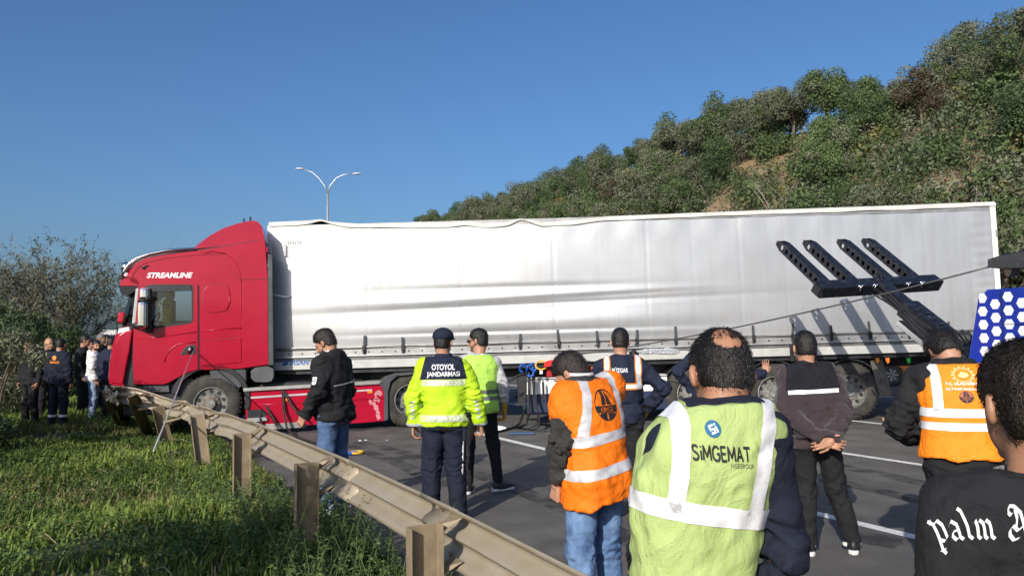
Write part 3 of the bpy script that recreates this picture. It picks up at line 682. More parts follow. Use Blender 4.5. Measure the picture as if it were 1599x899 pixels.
# ------------------------------------------------------------------ verge plants
M_grass = leafmat('grass_blades', (.095, .15, .026), (.23, .30, .06), 0); M_grass2 = leafmat('grass_dry', (.16, .14, .055), (.24, .21, .09), 0); M_weed = leafmat('weed_leaves', (.075, .135, .036), (.14, .205, .065), 0)
def tl_to_xy(t, L): return RD[0] * t + RE[0] * L, RD[1] * t + RE[1] * L
r = np.random.RandomState(4); n = 150000
t = 1.2 + 24 * r.uniform(0, 1, n) ** 1.7; L = np.where(r.uniform(0, 1, n) < .75, r.uniform(-4.5, 1.95, n), r.uniform(-8, 1.9, n))
keep = (noise2(t, L, 31, 1.3) > -.12 - .3 * r.uniform(0, 1, n)); t, L = t[keep], L[keep]; n = len(t)
x, y = tl_to_xy(t, L); z = verge_z(t, L); h = (.045 + .075 * np.clip(noise2(t, L, 33, 2.1) + .5, 0, 1.4)) * r.uniform(.5, 1.5, n) * np.where(L > 1.5, .8, 1); ang = r.uniform(0, 6.28, n); w = .005 + .004 * r.uniform(0, 1, n) + .0012 * t * .3
lean = h * r.uniform(.2, .9, n); dx, dy = np.cos(ang), np.sin(ang); p = np.stack([x, y, z], 1); sdv = np.stack([-dy * w, dx * w, 0 * w], 1); mid = p + np.stack([dx * lean * .35, dy * lean * .35, h * .65], 1); tip = p + np.stack([dx * lean, dy * lean, h], 1)
V = np.concatenate([p - sdv, p + sdv, mid + sdv * .7, mid - sdv * .7, tip], 0); i = np.arange(n)
Fq = np.concatenate([np.stack([i, i + n, i + 2 * n], 1), np.stack([i, i + 2 * n, i + 3 * n], 1), np.stack([i + 3 * n, i + 2 * n, i + 4 * n], 1)]); mi = np.tile((r.uniform(0, 1, n) < np.where(noise2(t, L, 35, .9) > .25, .55, .07)).astype(int), 3)
tag(link('grass', fast_mesh('grass', V, Fq, mi), [M_grass, M_grass2]), 'short green grass on the verge behind the guardrail', 'grass', kind='stuff')
# clover and broad leaves low in the grass
n = 90000; t = 1.5 + 20 * r.uniform(0, 1, n) ** 1.6; L = r.uniform(-5, 1.9, n); keep = noise2(t, L, 41, 1.7) > -.1; t, L = t[keep], L[keep]; n = len(t); x, y = tl_to_xy(t, L); p = np.stack([x, y, verge_z(t, L) + r.uniform(.02, .13, n)], 1)
nn = np.stack([r.normal(size=n) * .5, r.normal(size=n) * .5, np.ones(n)], 1); nn /= np.linalg.norm(nn, axis=1, keepdims=True); a = np.cross(nn, r.normal(size=(n, 3))); a /= np.linalg.norm(a, axis=1, keepdims=True); b = np.cross(nn, a); s = .012 + .014 * r.uniform(0, 1, (n, 1))
V = np.concatenate([p - a * s, p + b * s * .6, p + a * s, p - b * s * .6]); i = np.arange(n); tag(link('clover', fast_mesh('clover', V, np.stack([i, i + n, i + 2 * n, i + 3 * n], 1)), M_weed), 'low clover and broad leaves mixed into the verge grass', 'clover', kind='stuff')
# leafy weeds along the foot of the rail
def weed_mass(name, spots, label, seed, lm, hh=.45):
    r = np.random.RandomState(seed); Vv = []; n = 0; st = MB(); A, B = [], []
    for (t, L, h, c) in spots:
        for s_ in range(c):
            tt, LL = t + r.normal() * .16, L + r.normal() * .14; x, y, _ = rd(tt, LL); z = float(verge_z(tt, LL)); a = r.uniform(0, 6.28); hs = h * r.uniform(.5, 1.15); e = np.array([x + math.cos(a) * hs * .35, y + math.sin(a) * hs * .35, z + hs]); b_ = np.array([x, y, z]); st.tube([b_, (b_ + e) / 2 + np.array([0, 0, .05]), e], [.004, .003, .001], 4)
            for q in range(26):
                f = r.uniform(.12, 1); A.append(b_ + (e - b_) * f + np.array([0, 0, .1 * f * (1 - f)])); d = np.array([r.normal(), r.normal(), r.uniform(-.1, .7)]); B.append(d / np.linalg.norm(d) * r.uniform(.03, .06) * (1.15 - .5 * f))
    A, B = np.array(A), np.array(B); n = len(A); sd_ = np.cross(B, r.normal(size=(n, 3)) * .4 + np.array([0, 0, 1])); sd_ /= np.linalg.norm(sd_, axis=1, keepdims=True) + 1e-6; wv = np.linalg.norm(B, axis=1, keepdims=True) * .2
    V = np.concatenate([A, A + B * .45 + sd_ * wv, A + B - np.array([0, 0, .008]), A + B * .45 - sd_ * wv]); i = np.arange(n)
    o = link(name, fast_mesh(name, V, np.stack([i, i + n, i + 2 * n, i + 3 * n], 1)), lm); tag(o, label, 'weeds', kind='stuff'); st.build('stem', mat('weed_stem', (.09, .12, .04), .8), o, True); return o
rr = random.Random(8); spots = [(rr.uniform(3.6, 7.2), rr.uniform(1.05, 1.95), rr.uniform(.25, .52), 6) for _ in range(64)] + [(rr.uniform(7, 13), rr.uniform(.9, 1.8), rr.uniform(.15, .3), 4) for _ in range(30)]
weed_mass('weeds', spots, 'tall leafy green weeds round the foot of the guardrail posts', 5, M_weed)
spots = [(rr.uniform(3, 14), rr.uniform(-4, .9), rr.uniform(.10, .30), 5) for _ in range(170)]
weed_mass('weeds', spots, 'scattered low weeds in the open verge grass', 6, leafmat('weed_leaves_b', (.055, .11, .022), (.12, .18, .04), 0))
M_straw = mat('dry_straw', (.38, .30, .17), .9)
mb = MB()
for k in range(420):
    t0, L0 = (rr.gauss(6.9, .6), rr.gauss(-1.75, .45)) if k < 170 else (rr.uniform(4, 14), rr.uniform(-4, 1.2)); x, y, _ = rd(t0, L0); z = float(verge_z(t0, L0)); a = rr.uniform(0, 6.28); l = rr.uniform(.06, .3); mb.tube([(x, y, z + .04), (x + math.cos(a) * l * .5, y + math.sin(a) * l * .5, z + .1), (x + math.cos(a) * l, y + math.sin(a) * l, z + .05)], .003, 4)
tag(mb.build('dry_straw', M_straw), 'patch of flattened dry straw in the verge grass', 'straw', kind='stuff')

# bushes and the thin tree beyond the verge
def bush(name, x, y, w, h, lm, n, size, label, seed, group=None, clumps=22, stems=True, depth=None):
    rr = random.Random(seed); root = empty(name, (x, y, -.05)); tag(root, label, 'bush', group); mb = MB(); cs = []; rs = []
    for k in range(clumps):
        a = rr.uniform(0, 6.28); f = rr.uniform(0, 1) ** .6; zz = rr.uniform(.08, .92); q = w * .5 * f * math.sqrt(max(.1, 1 - (zz - .3) ** 2 * 1.6)); p = (math.cos(a) * q, math.sin(a) * q * (depth or 1), zz * h); cs.append(p); rs.append(w * rr.uniform(.10, .19))
        if k % 2 == 0: mb.tube([(p[0] * .15, p[1] * .15, 0), (p[0] * .5, p[1] * .5, p[2] * .6), p], [.03, .018, .005], 5)
    mb.build('stems', M_bark, root, True); V, Fq, ci = leafcloud(cs, rs, n, size, seed, aspect=.32, shell=.35); mi = (np.random.RandomState(seed).uniform(0, 1, len(cs)) > .6).astype(int)[ci]
    link('foliage', fast_mesh('foliage', V, Fq, mi), lm, root); return root
bush('bush', -9.3, 12.6, 2.6, 2.35, [L_olive, L_mid], 15000, .045, 'grey-green olive bush beside the standing men on the verge', 61, 'bushes on the verge')
bush('bush', -9.9, 9.9, 3.6, 1.9, [L_dark, L_olive], 16000, .045, 'dark low bush at the bottom of the verge', 62, 'bushes on the verge')
bush('bush', -11.9, 16.8, 3.0, 2.6, [L_dark, L_mid], 15000, .055, 'tall dark green bush behind the standing men', 63, 'bushes on the verge')
bush('bush', -14.1, 21.5, 3.6, 2.5, [L_mid, L_olive], 15000, .07, 'wide green bush under the thin brown tree', 64, 'bushes on the verge')
bush('bush', -18.7, 28.5, 4.6, 2.8, [L_olive, L_brown], 12000, .08, 'faded brush beyond the thin brown tree', 65, 'bushes on the verge')
bush('bush', -7.35, 10.7, 1.7, 2.25, [L_olive, L_dark], 11000, .04, 'olive bush with pale leaves at the edge of the dark bushes', 69, 'bushes on the verge')
bush('bush', -8.2, 7.4, 2.6, 1.25, [L_dark, L_mid], 10000, .04, 'low bramble at the edge of the grass', 66, 'bushes on the verge')
def thin_tree(x, y, h, w, seed):
    rr = random.Random(seed); root = empty('thin_tree', (x, y, -.1)); tag(root, 'thin brownish tree with sparse leaves and bare twigs behind the bushes', 'tree'); mb = MB(); tips = []
    def grow(p, d, l, r0, lev):
        e = p + d * l; m_ = p.lerp(e, .5) + Vector((rr.uniform(-1, 1), rr.uniform(-1, 1), rr.uniform(-.3, .6))) * l * .08; mb.tube([p, m_, e], [r0, r0 * .8, r0 * .6], 5 if lev < 2 else 3, cap=False)
        if lev >= 2: tips.append((p, e))
        if lev < 5:
            for k in range(3 if lev < 3 else 2):
                q = Vector((rr.gauss(0, 1), rr.gauss(0, 1), rr.gauss(.25, .6))).normalized(); grow(p.lerp(e, rr.uniform(.55, 1)), (d * .75 + q * .75).normalized(), l * rr.uniform(.62, .86), r0 * .55, lev + 1)
    for k in range(7):
        a = 6.28 * k / 7 + rr.uniform(-.3, .3); grow(Vector((math.cos(a) * .2, math.sin(a) * .2, 0)), Vector((math.cos(a) * .55 * w / h, math.sin(a) * .55 * w / h, 1)).normalized(), h * .36, .07, 0)
    mb.build('trunk', mat('twig_bark', (.15, .12, .095), .9, vs=8), root, True)
    r_ = np.random.RandomState(seed); n = 20000; idx = r_.randint(0, len(tips), n); P0 = np.array([tips[i][0] for i in idx]); P1 = np.array([tips[i][1] for i in idx]); p = P0 + (P1 - P0) * r_.uniform(0, 1.05, (n, 1)) + r_.normal(size=(n, 3)) * .05
    a = r_.normal(size=(n, 3)); a /= np.linalg.norm(a, axis=1, keepdims=True); b = np.cross(a, r_.normal(size=(n, 3))); b /= np.linalg.norm(b, axis=1, keepdims=True); s = .05 * r_.uniform(.5, 1.3, (n, 1)); V = np.concatenate([p - a * s, p + b * s * .35, p + a * s, p - b * s * .35]); i = np.arange(n)
    link('crown', fast_mesh('crown', V, np.stack([i, i + n, i + 2 * n, i + 3 * n], 1)), leafmat('leaf_thin', (.105, .108, .072), (.15, .155, .105)), root); return root
thin_tree(-14.4, 24.0, 5.0, 3.3, 5)
bush('bush', -11.3, 10.5, 3.2, 3.1, [L_dark, L_olive], 10000, .055, 'tall dark bush at the outer edge of the verge', 70, 'bushes on the verge')
# a roadside bush beside the photographer: it shades the verge
bush('bush', -4.0, 1.7, 2.7, 2.9, [L_olive, L_mid], 11000, .06, 'tall roadside bush shading the near end of the verge', 67, 'bushes on the verge')

# street lamp with two arms
lp = empty('street_lamp', rd(0, 0)); q = atY(512, 540, 57.0); lp.location = (q[0], 57.0, 0); tag(lp, 'tall grey street lamp with two curved arms beyond the lorry', 'street lamp')
M_galv = mat('galvanised_steel', (.55, .56, .57), .45, .7, var=.12, vs=4); z_ = lambda y: float(atY(512, y, 57.0)[2]); M_lampw = mat('lamp_housing', (.62, .63, .64), .4)
mb = MB(); mb.tube([(0, 0, 0), (0, 0, 6), (0, 0, z_(303))], [.14, .11, .08], 10); mb.build('pole', M_galv, lp, True)
for sx, pts in ((1, [(0, 303), (4, 290), (14, 278), (26, 273), (40, 272)]), (-1, [(0, 303), (-5, 290), (-14, 278), (-24, 269), (-38, 264)])):
    mb = MB(); mb.tube([((a / FPX) * 57, 0, z_(b)) for a, b in pts], [.055, .048, .042, .038, .035], 8); ar = mb.build('arm', M_galv, lp, True)
    x0, y0 = pts[-1]; mb = MB(); mb.lathe([(.001, -.32), (.14, -.28), (.17, 0), (.12, .3), (.001, .34)], 10, 'X', (0, 0, 0)); hd = mb.build('lamp_head', M_lampw, lp, True); hd.scale = (1.0, 1.0, .42); hd.location = ((x0 + sx * 6) / FPX * 57, 0, z_(y0 - (1 if sx < 0 else 0))); hd.rotation_euler = (0, -.06 * sx, 0)
# ------------------------------------------------------------------ shared vehicle bits
M_rub = mat('tyre_rubber', (.022, .021, .020), .85, col2=(.06, .055, .045), vs=5, bump=.3, bs=90); M_rim = mat('steel_rim', (.20, .195, .18), .6, .35, var=.4, vs=9); M_blackm = mat('black_frame_steel', (.022, .023, .026), .55, .3, var=.5, vs=6, bump=.1, bs=40)
M_plast = mat('grey_plastic', (.060, .063, .068), .55, vs=3, var=.3); M_dplast = mat('dark_plastic', (.018, .019, .021), .5, vs=4, var=.3); M_chrome = mat('chrome', (.72, .72, .73), .16, 1.0, var=.08); M_red = mat('red_paint', (.37, .003, .024), .30, coat=.4, var=.08, vs=2.6, spec=.35, bump=.03, bs=3); M_white = mat('white_paint', (.72, .72, .70), .45, var=.08)
M_wline = mat('white_vinyl', (.82, .82, .82), .5, var=.04); M_amber = mat('amber_lens', (.75, .22, .02), .25); M_glass = glass('cab_glass', (.82, .86, .87))
def wheel(root, c, r, w, hub_col=M_rim, deep=.10, name='wheel', bolts=10, hub_r=.13, proud=False):
    """centre on the outer face, tyre towards +y"""
    wo_ = empty(name, c); wo_.parent = root; k = r
    mb = MB(); mb.lathe([(.56 * k, w * .10), (.58 * k, .0), (.70 * k, -.012), (.86 * k, -.004), (.95 * k, .018), (.985 * k, .04), (k, .07), (k, w - .07), (.96 * k, w - .02), (.8 * k, w), (.56 * k, w)], 48)
    ty = mb.build('tyre', M_rub, wo_, 35)
    tr = MB()
    for gy in (.3, .5, .7): tr.lathe([(k + .001, w * gy - .008), (k * .985, w * gy), (k + .001, w * gy + .008)], 48)
    for q in range(40): a = 6.283 * q / 40; tr.box((math.cos(a) * (k + .002), w * .14, math.sin(a) * (k + .002)), (.014, .05, .028), M=Matrix.Rotation(-a, 3, 'Y'))
    tag(tr.build('tread', M_rub, ty), kind='stuff')
    mb = MB(); R_ = .575 * k
    mb.lathe([(R_, .012), (R_ * .95, .006), (R_ * .92, .03), (R_ * .88, deep), (R_ * .60, deep + .012), (R_ * .52, deep - .02), (R_ * .30, deep - .03 if not proud else deep - .07), (R_ * .28, deep - .075 if not proud else deep - .12), (.001, deep - .08 if not proud else deep - .125)], 40); rm = mb.build('rim', hub_col, wo_, 35)
    mb = MB()
    for q in range(10):
        a = 6.283 * (q + .5) / 10; mb.lathe([(.001, deep - .004), (.034 * k / .5, deep - .003), (.034 * k / .5, deep + .02)], 10, 'Y', (math.cos(a) * R_ * .76, 0, math.sin(a) * R_ * .76))
    tag(mb.build('hand_hole', M_dplast, rm), kind='stuff')
    mb = MB()
    for q in range(bolts): a = 6.283 * q / bolts; mb.lathe([(.001, deep - .05), (.016, deep - .048), (.017, deep + .01)], 6, 'Y', (math.cos(a) * R_ * .44, 0, math.sin(a) * R_ * .44))
    tag(mb.build('wheel_nut', M_rim, rm, 30), kind='stuff'); return wo_
# ------------------------------------------------------------------ semi-trailer (local x = rearwards, y = away from us, z = up)
TX, TY, TILT = -4.45, 14.2, .0124
trl = empty('semi_trailer', (TX, TY, 0), (0, -TILT, 0)); tag(trl, 'long silver grey curtain-sided semi-trailer stopped across the carriageway', 'trailer')
def tpx(x, y, Y=TY):
    p = atY(x, y, Y); return p[0] - TX, p[2] - TILT * (p[0] - TX)
LEN = 13.5; ZT = 3.83; ZB = 1.08; WID = 2.5
def curtain_mat():
    m = mat('silver_curtain', (.50, .505, .51), .36, .5, var=.07, vs=.7, bump=.12, bs=1.1, spec=.6)
    N = m.node_tree.nodes; K = m.node_tree.links; p = N['Principled BSDF']; tc = N['Texture Coordinate']
    # grime: streaks running down and a dirty foot
    mp = N.new('ShaderNodeMapping'); mp.inputs['Scale'].default_value = (3.2, 1, .25); K.new(tc.outputs['Object'], mp.inputs[0]); n = N.new('ShaderNodeTexNoise'); n.inputs['Scale'].default_value = 2.4; n.inputs['Detail'].default_value = 8; K.new(mp.outputs[0], n.inputs[0])
    rp = N.new('ShaderNodeValToRGB'); rp.color_ramp.elements[0].position = .25; rp.color_ramp.elements[1].position = .62; rp.color_ramp.elements[0].color = (.70, .69, .67, 1); rp.color_ramp.elements[1].color = (1, 1, 1, 1); K.new(n.outputs[0], rp.inputs[0])
    mx = N.new('ShaderNodeMix'); mx.data_type = 'RGBA'; mx.blend_type = 'MULTIPLY'; mx.inputs[0].default_value = .55; src = p.inputs['Base Color'].links[0].from_socket; K.new(src, mx.inputs[6]); K.new(rp.outputs[0], mx.inputs[7]); K.new(mx.outputs[2], p.inputs['Base Color'])
    # rubbed patches are duller
    rr_ = N.new('ShaderNodeMapRange'); rr_.inputs['From Min'].default_value = .3; rr_.inputs['From Max'].default_value = .7; rr_.inputs['To Min'].default_value = .46; rr_.inputs['To Max'].default_value = .35; K.new(n.outputs[0], rr_.inputs[0]); K.new(rr_.outputs[0], p.inputs['Roughness']); return m
M_curt = curtain_mat()
NX, NZ = 380, 90; xs = np.linspace(.06, LEN - .12, NX); zs = np.linspace(1.44, 3.67, NZ); X, Z = np.meshgrid(xs, zs, indexing='ij')
def gb(a, c, w): return np.exp(-((a - c) / w) ** 2)
bul = -.035 * np.sin(np.clip((Z - 1.44) / 2.23, 0, 1) * math.pi) ** .8
mid = gb(X, 4.9, 2.7)
bul += -.055 * mid * gb(Z, 1.78 + .012 * X, .20) + .030 * mid * gb(Z, 2.08 + .02 * X, .055) - .022 * mid * gb(Z, 2.22 + .02 * X, .08) + .016 * gb(X, 4.6, 1.8) * gb(Z, 2.50, .05)
bul += .022 * gb(X, 6.0, 1.6) * gb(Z, 2.30 + .028 * (X - 6), .045) - .02 * gb(X, 5.6, 2.6) * gb(Z, 1.62, .07) + .018 * gb(X, 4.5, 2.2) * gb(Z, 1.69, .03)
bul += .006 * np.sin(X * 1.9 + 1.5 * np.sin(Z * 1.3)) * np.sin(Z * 1.7 + .8) + .004 * noise2(X, Z, 51, 2.2)
bul += .004 * gb(Z, 3.62, .25) * np.sin(X * 9.0) + .003 * np.exp(-((X - 13.2) / .18) ** 2) * np.sin(Z * 34)
for k in range(1, 16): bul += .0035 * gb(X, k * .86 + .1, .012)                       # welded seams
for k in range(10): bul += -.009 * gb(X, 9.0, .05) * 0
V = np.stack([X, bul - .012, Z], -1).reshape(-1, 3); ii = np.arange((NX - 1) * (NZ - 1)); a = (ii // (NZ - 1)) * NZ + ii % (NZ - 1); cu = link('curtain', fast_mesh('curtain', V, np.stack([a, a + NZ, a + NZ + 1, a + 1], 1)), M_curt, trl, True)
M_roofw = mat('roof_cover_white', (.52, .51, .475), .55, var=.12, vs=2.2, bump=.2, bs=8); M_alu = mat('aluminium_rail', (.34, .335, .33), .45, .55, var=.2, vs=3, bump=.1, bs=20)
# roof: white cover with a buckled edge, over a grey cantrail
px_top = [(425, 347), (470, 345), (490, 344), (505, 342), (520, 346), (560, 349), (640, 349), (700, 348), (730, 345), (760, 349), (800, 346), (815, 341), (830, 343), (850, 347), (900, 344), (950, 338), (1000, 336), (1200, 328), (1400, 321), (1556, 315)]
tp = [tpx(*q) for q in px_top]; xr = np.linspace(0, LEN, 220); zr = np.interp(xr, [q[0] for q in tp], [q[1] for q in tp]); zlow = zr - .085 + .012 * noise2(xr, 0 * xr, 61, 3)
zlow = zlow + .055 * gb(xr, 1.05, .25) + .05 * gb(xr, 4.7, .22)
V = []; Fs = []
for i in range(220):
    s_ = .02 * math.sin(xr[i] * 5) * .3
    V += [(xr[i], -.045 + s_, zlow[i]), (xr[i], -.052 + s_, (zlow[i] + zr[i]) / 2), (xr[i], -.02, zr[i]), (xr[i], .5, max(zr[i], 3.80) + .02), (xr[i], 2.0, 3.84), (xr[i], WID, 3.82), (xr[i], WID + .03, 3.72)]
for i in range(219):
    for j in range(6): a = i * 7 + j; Fs.append((a, a + 7, a + 8, a + 1))
MB().add(V, Fs).build('roof_cover', M_roofw, trl, True)
mb = MB(); mb.box((LEN / 2, .01, 3.715), (LEN - .02, .06, .09)); mb.box((LEN / 2, .02, 3.655), (LEN - .1, .02, .03)); mb.build('cantrail', M_alu, trl, None, .004)
# body behind the curtain: front wall, rear frame, floor, far curtain
mb = MB(); mb.box((.03, WID / 2, 2.45), (.06, WID, 2.6)); mb.box((.02, .0, 2.45), (.10, .05, 2.62)); mb.build('front_wall', M_white, trl, None, .006)
mb = MB(); mb.box((LEN - .055, WID / 2, 2.47), (.07, WID - .1, 2.55)); mb.build('rear_door', M_white, trl)
mb = MB(); mb.box((LEN - .05, -.012, 2.45), (.10, .05, 2.64)); mb.build('rear_post', M_white, trl, None, .005); mb = MB(); mb.box((LEN - .05, WID + .0, 2.45), (.10, .05, 2.64)); mb.build('rear_post', M_white, trl, None, .005)
for k in range(4): mb = MB(); mb.box((LEN - .02, -.045, 1.6 + .55 * k), (.035, .03, .12)); mb.build('door_hinge', M_alu, trl, None, .004)
mb = MB(); mb.box((LEN / 2, WID / 2, 1.22), (LEN - .2, WID - .1, .14)); mb.build('floor', M_blackm, trl)
mb = MB(); mb.box((LEN / 2, WID + .01, 2.55), (LEN - .2, .02, 2.3)); mb.build('far_curtain', M_curt, trl)
# bottom rail with tie holes, tension pole, straps and buckles
mb = MB(); mb.box((LEN / 2, -.015, 1.375), (LEN - .06, .05, .11)); mb.build('tie_rail', M_alu, trl, None, .006)
mb = MB(); mb.box((LEN / 2, -.045, 1.318), (LEN - .06, .03, .018)); mb.build('rail_lip', mat('worn_alu_edge', (.62, .62, .61), .35, .7, var=.15), trl)
mb = MB()
for k in range(54): mb.lathe([(.001, -.0425), (.017, -.042), (.017, -.03)], 10, 'Y', (.35 + k * .245, 0, 1.378))
tag(mb.build('tie_hole', M_dplast, trl), kind='stuff')
mb = MB(); mb.tube([(x_, -.04 - .012 * math.sin(x_ * 2.0), 1.475 + .006 * math.sin(x_ * 3.1)) for x_ in np.linspace(.1, LEN - .15, 60)], .017, 8); mb.build('tension_pole', M_alu, trl, True)
M_strap = mat('strap_webbing', (.05, .05, .055), .8)
for k in range(18):
    x0 = 1.02 + k * .715; mb = MB(); zt = 1.66 + .03 * math.sin(k * 2.3); lean = .02 * math.sin(k * 1.7)
    mb.prism([(x0 - .022, 1.34), (x0 + .022, 1.34), (x0 + .022 + lean, zt), (x0 - .022 + lean, zt)], -.072, -.066); st = mb.build('strap', M_strap, trl)
    mb = MB(); mb.box((x0, -.085, 1.44), (.055, .025, .11)); mb.box((x0, -.10, 1.40), (.03, .02, .06)); mb.build('buckle', M_blackm, st, None, .004)
# side rave below the rail: pale panels, dented in the middle
M_rave = mat('pale_rave', (.43, .43, .41), .55, var=.14, vs=2.5, bump=.1, bs=10); M_shade_seam = mat('shade_seam_grey', (.12, .12, .12), .6, .2, var=.3, vs=3)
mb = MB(); mb.box((LEN / 2, .0, 1.275), (LEN - .06, .04, .065)); mb.build('rave_shadow_gap', M_shade_seam, trl)  # dark grey strip: the shadow band under the rail, put in as colour
for x0, x1 in ((.04, 2.9), (2.92, 6.6), (6.78, 9.55), (9.62, LEN - .4)): mb = MB(); mb.box(((x0 + x1) / 2, -.02, 1.165), (x1 - x0, .035, .15)); mb.build('rave_panel', M_rave, trl, None, .006)
x0, z0 = tpx(1030, 546); mb = MB(); r_ = random.Random(3); pts = [(x0 + math.cos(a_) * (.42 + r_.uniform(-.1, .08)), z0 - .02 + math.sin(a_) * (.055 + r_.uniform(-.02, .02))) for a_ in np.linspace(0, 6.28, 18)[:-1]]; mb.prism(pts, -.062, -.04); mb.build('torn_foil', mat('crumpled_foil', (.8, .8, .8), .25, .8, var=.15, vs=14, bump=1.0, bs=18), trl)
for x_ in (6.68, 9.585): mb = MB(); mb.box((x_, -.03, 1.14), (.075, .05, .30)); mb.build('post_foot', M_blackm, trl, None, .005)
# chassis
for y_ in (.72, 1.78): mb = MB(); mb.box((LEN / 2 + .3, y_, .98), (LEN - 1.2, .13, .34)); mb.build('chassis_beam', M_blackm, trl, None, .008)
mb = MB(); mb.box((LEN / 2, .10, 1.05), (LEN - .2, .12, .09)); mb.build('outrigger_rail', M_blackm, trl)
for k in range(9): mb = MB(); mb.box((1.2 + k * 1.4, WID / 2, 1.10), (.08, WID - .2, .14)); mb.build('cross_member', M_blackm, trl)
for x_ in (4.6,): 
    for y_ in (.4, 2.1): mb = MB(); mb.box((x_, y_, .72), (.13, .13, .75)); mb.box((x_, y_, .32), (.26, .26, .05)); mb.build('landing_leg', M_blackm, trl, None, .006)
xa, za = tpx(790, 600); xb, zb = tpx(1040, 625)
M_navy = mat('navy_paint', (.012, .022, .065), .5, var=.2)
pb = empty('pallet_box', (0, 0, 0)); pb.parent = trl
mb = MB(); mb.box((6.0, .42, .66), (2.6, .7, .30)); bx_ = mb.build('upper_box', M_white, pb, None, .01)
mb = MB(); mb.box((6.0, .06, .79), (2.6, .03, .014)); mb.build('lid_seam', M_shade_seam, pb)
mb = MB(); mb.box((6.0, .44, .335), (2.6, .7, .33)); mb.build('lower_box', M_navy, pb, None, .01)
mb = MB(); mb.box((5.5, .35, .91), (.85, .4, .19)); mb.build('red_tool_box', mat('red_enamel', (.42, .012, .015), .4, var=.25, vs=5), trl, None, .03)
# axles, wheels (near side shows), mudguards, lamps
TWX = [tpx(1085, 618)[0], tpx(1212, 620)[0], tpx(1332, 617)[0]]
for x_ in TWX:
    zc = .535 - TILT * x_ ; w_ = wheel(trl, (x_, .06, zc), .53, .36, deep=.085)
    w2 = wheel(trl, (x_, WID - .06, zc), .53, .36, deep=.085); w2.rotation_euler = (0, 0, math.pi)
    mb = MB(); mb.tube([(x_, .3, zc), (x_, WID - .3, zc)], .075, 12); mb.build('axle', M_blackm, trl, True)
    mb = MB(); a_ = np.linspace(.35, math.pi - .35, 14); mb.prism([(x_ + .62 * math.cos(t_), zc + .60 * math.sin(t_)) for t_ in a_] + [(x_ + .595 * math.cos(t_), zc + .575 * math.sin(t_)) for t_ in a_[::-1]], .08, .46); mb.build('mudguard', M_dplast, trl, 40)
xf, _ = tpx(1378, 600); mb = MB(); mb.prism([(xf - .17, .95), (xf + .05, .98), (xf + .20, .30), (xf - .02, .27)], .05, .065); mb.build('mud_flap', mat('mud_flap', (.10, .092, .078), .85, var=.4, vs=4), trl)
for x_, m_ in ((1372, M_amber), (1388, mat('orange_lens', (.85, .20, .03), .3)), (1421, mat('green_tag', (.03, .55, .06), .4))):
    a_, b_ = tpx(x_, 563); mb = MB(); mb.prism([(a_ - .03, b_ + .05), (a_ + .04, b_ + .05), (a_ + .035, b_ - .02), (a_, b_ - .06), (a_ - .03, b_)], .02, .05); mb.build('marker_lamp', m_, trl, None, .006)
a_, b_ = tpx(927, 574); mb = MB(); mb.box((a_, .0, b_), (.06, .03, .04)); mb.build('marker_lamp', M_amber, trl)
mb = MB(); mb.box((LEN - .05, WID / 2, .62), (.12, WID - .1, .14)); mb.box((LEN - .2, .6, .8), (.1, .08, .4)); mb.box((LEN - .2, 1.9, .8), (.1, .08, .4)); mb.build('under_run_bar', M_blackm, trl, None, .01)
# lettering on the curtain and the rave
def on_side(y): return lambda u, v: (u, y, v)
xa, za = tpx(467, 566); flat_print('lettering', fit(textmesh('TIRSAN', 1, .03, .25), xa, za, .43, .085), on_side(-.041), mat('blue_print', (.02, .10, .32), .5), trl)
xa, za = tpx(447, 567); flat_print('emblem', polys2d([[(xa - .06, za - .04), (xa + .02, za - .04), (xa + .06, za + .02), (xa - .02, za + .02)], [(xa - .03, za + .03), (xa + .05, za + .03), (xa + .03, za + .05), (xa - .05, za + .05)]]), on_side(-.041), MATS['blue_print'], trl)
M_gprint = mat('grey_print', (.16, .16, .17), .6); xa, za = tpx(460, 378); r_ = random.Random(5)
flat_print('small_print', polys2d([[(xa - .12 + k * .032, za - .03), (xa - .12 + k * .032 + .02, za - .03), (xa - .12 + k * .032 + .02, za + .03), (xa - .12 + k * .032, za + .03)] for k in range(9) if k != 6] + [[(xa - .13, za - .09 - k * .045), (xa - .07, za - .09 - k * .045), (xa - .07, za - .065 - k * .045), (xa - .13, za - .065 - k * .045)] for k in range(5)]), on_side(-.072), M_gprint, trl)

# ------------------------------------------------------------------ the red tractor unit, swung a little towards us
TYAW = math.radians(14.0); KP = np.array([-3.02, 15.27]); ux = np.array([math.cos(TYAW), math.sin(TYAW)]); un = np.array([-math.sin(TYAW), math.cos(TYAW)])
trk = empty('tractor_unit', (KP[0], KP[1], 0), (0, 0, TYAW)); tag(trk, 'red tractor unit with tall roof deflector run onto the guardrail', 'lorry')
SY = -1.25
def kpx(x, y, yy=SY):                          # photo pixel -> (x, z) on the cab's near side plane
    d = ray(x, y); o = KP + un * yy; k = (o @ un) / (d[:2] @ un); p = CAM + d * k; return float((p[:2] - KP) @ ux), float(p[2])
def kp(pts, yy=SY): return [kpx(a, b, yy) for a, b in pts]
def panel(name, px, m, y0=0.0, th=.03, holes=(), bevel=.006, yy=SY, parent=None):
    mb = MB(); mb.prism(kp(px, yy), yy + y0, yy + y0 + th, holes=[kp(h_, yy) for h_ in holes]); return mb.build(name, m, parent or trk, None, bevel)
def rnd(px, n=3):                              # soften a pixel outline (Chaikin)
    for _ in range(n):
        o = []
        for i in range(len(px)):
            a, b = px[i], px[(i + 1) % len(px)]; o += [(a[0] * .75 + b[0] * .25, a[1] * .75 + b[1] * .25), (a[0] * .25 + b[0] * .75, a[1] * .25 + b[1] * .75)]
        px = o
    return px
win = [(224, 456), (232, 448), (299, 447), (299, 500), (240, 507), (222, 512)]
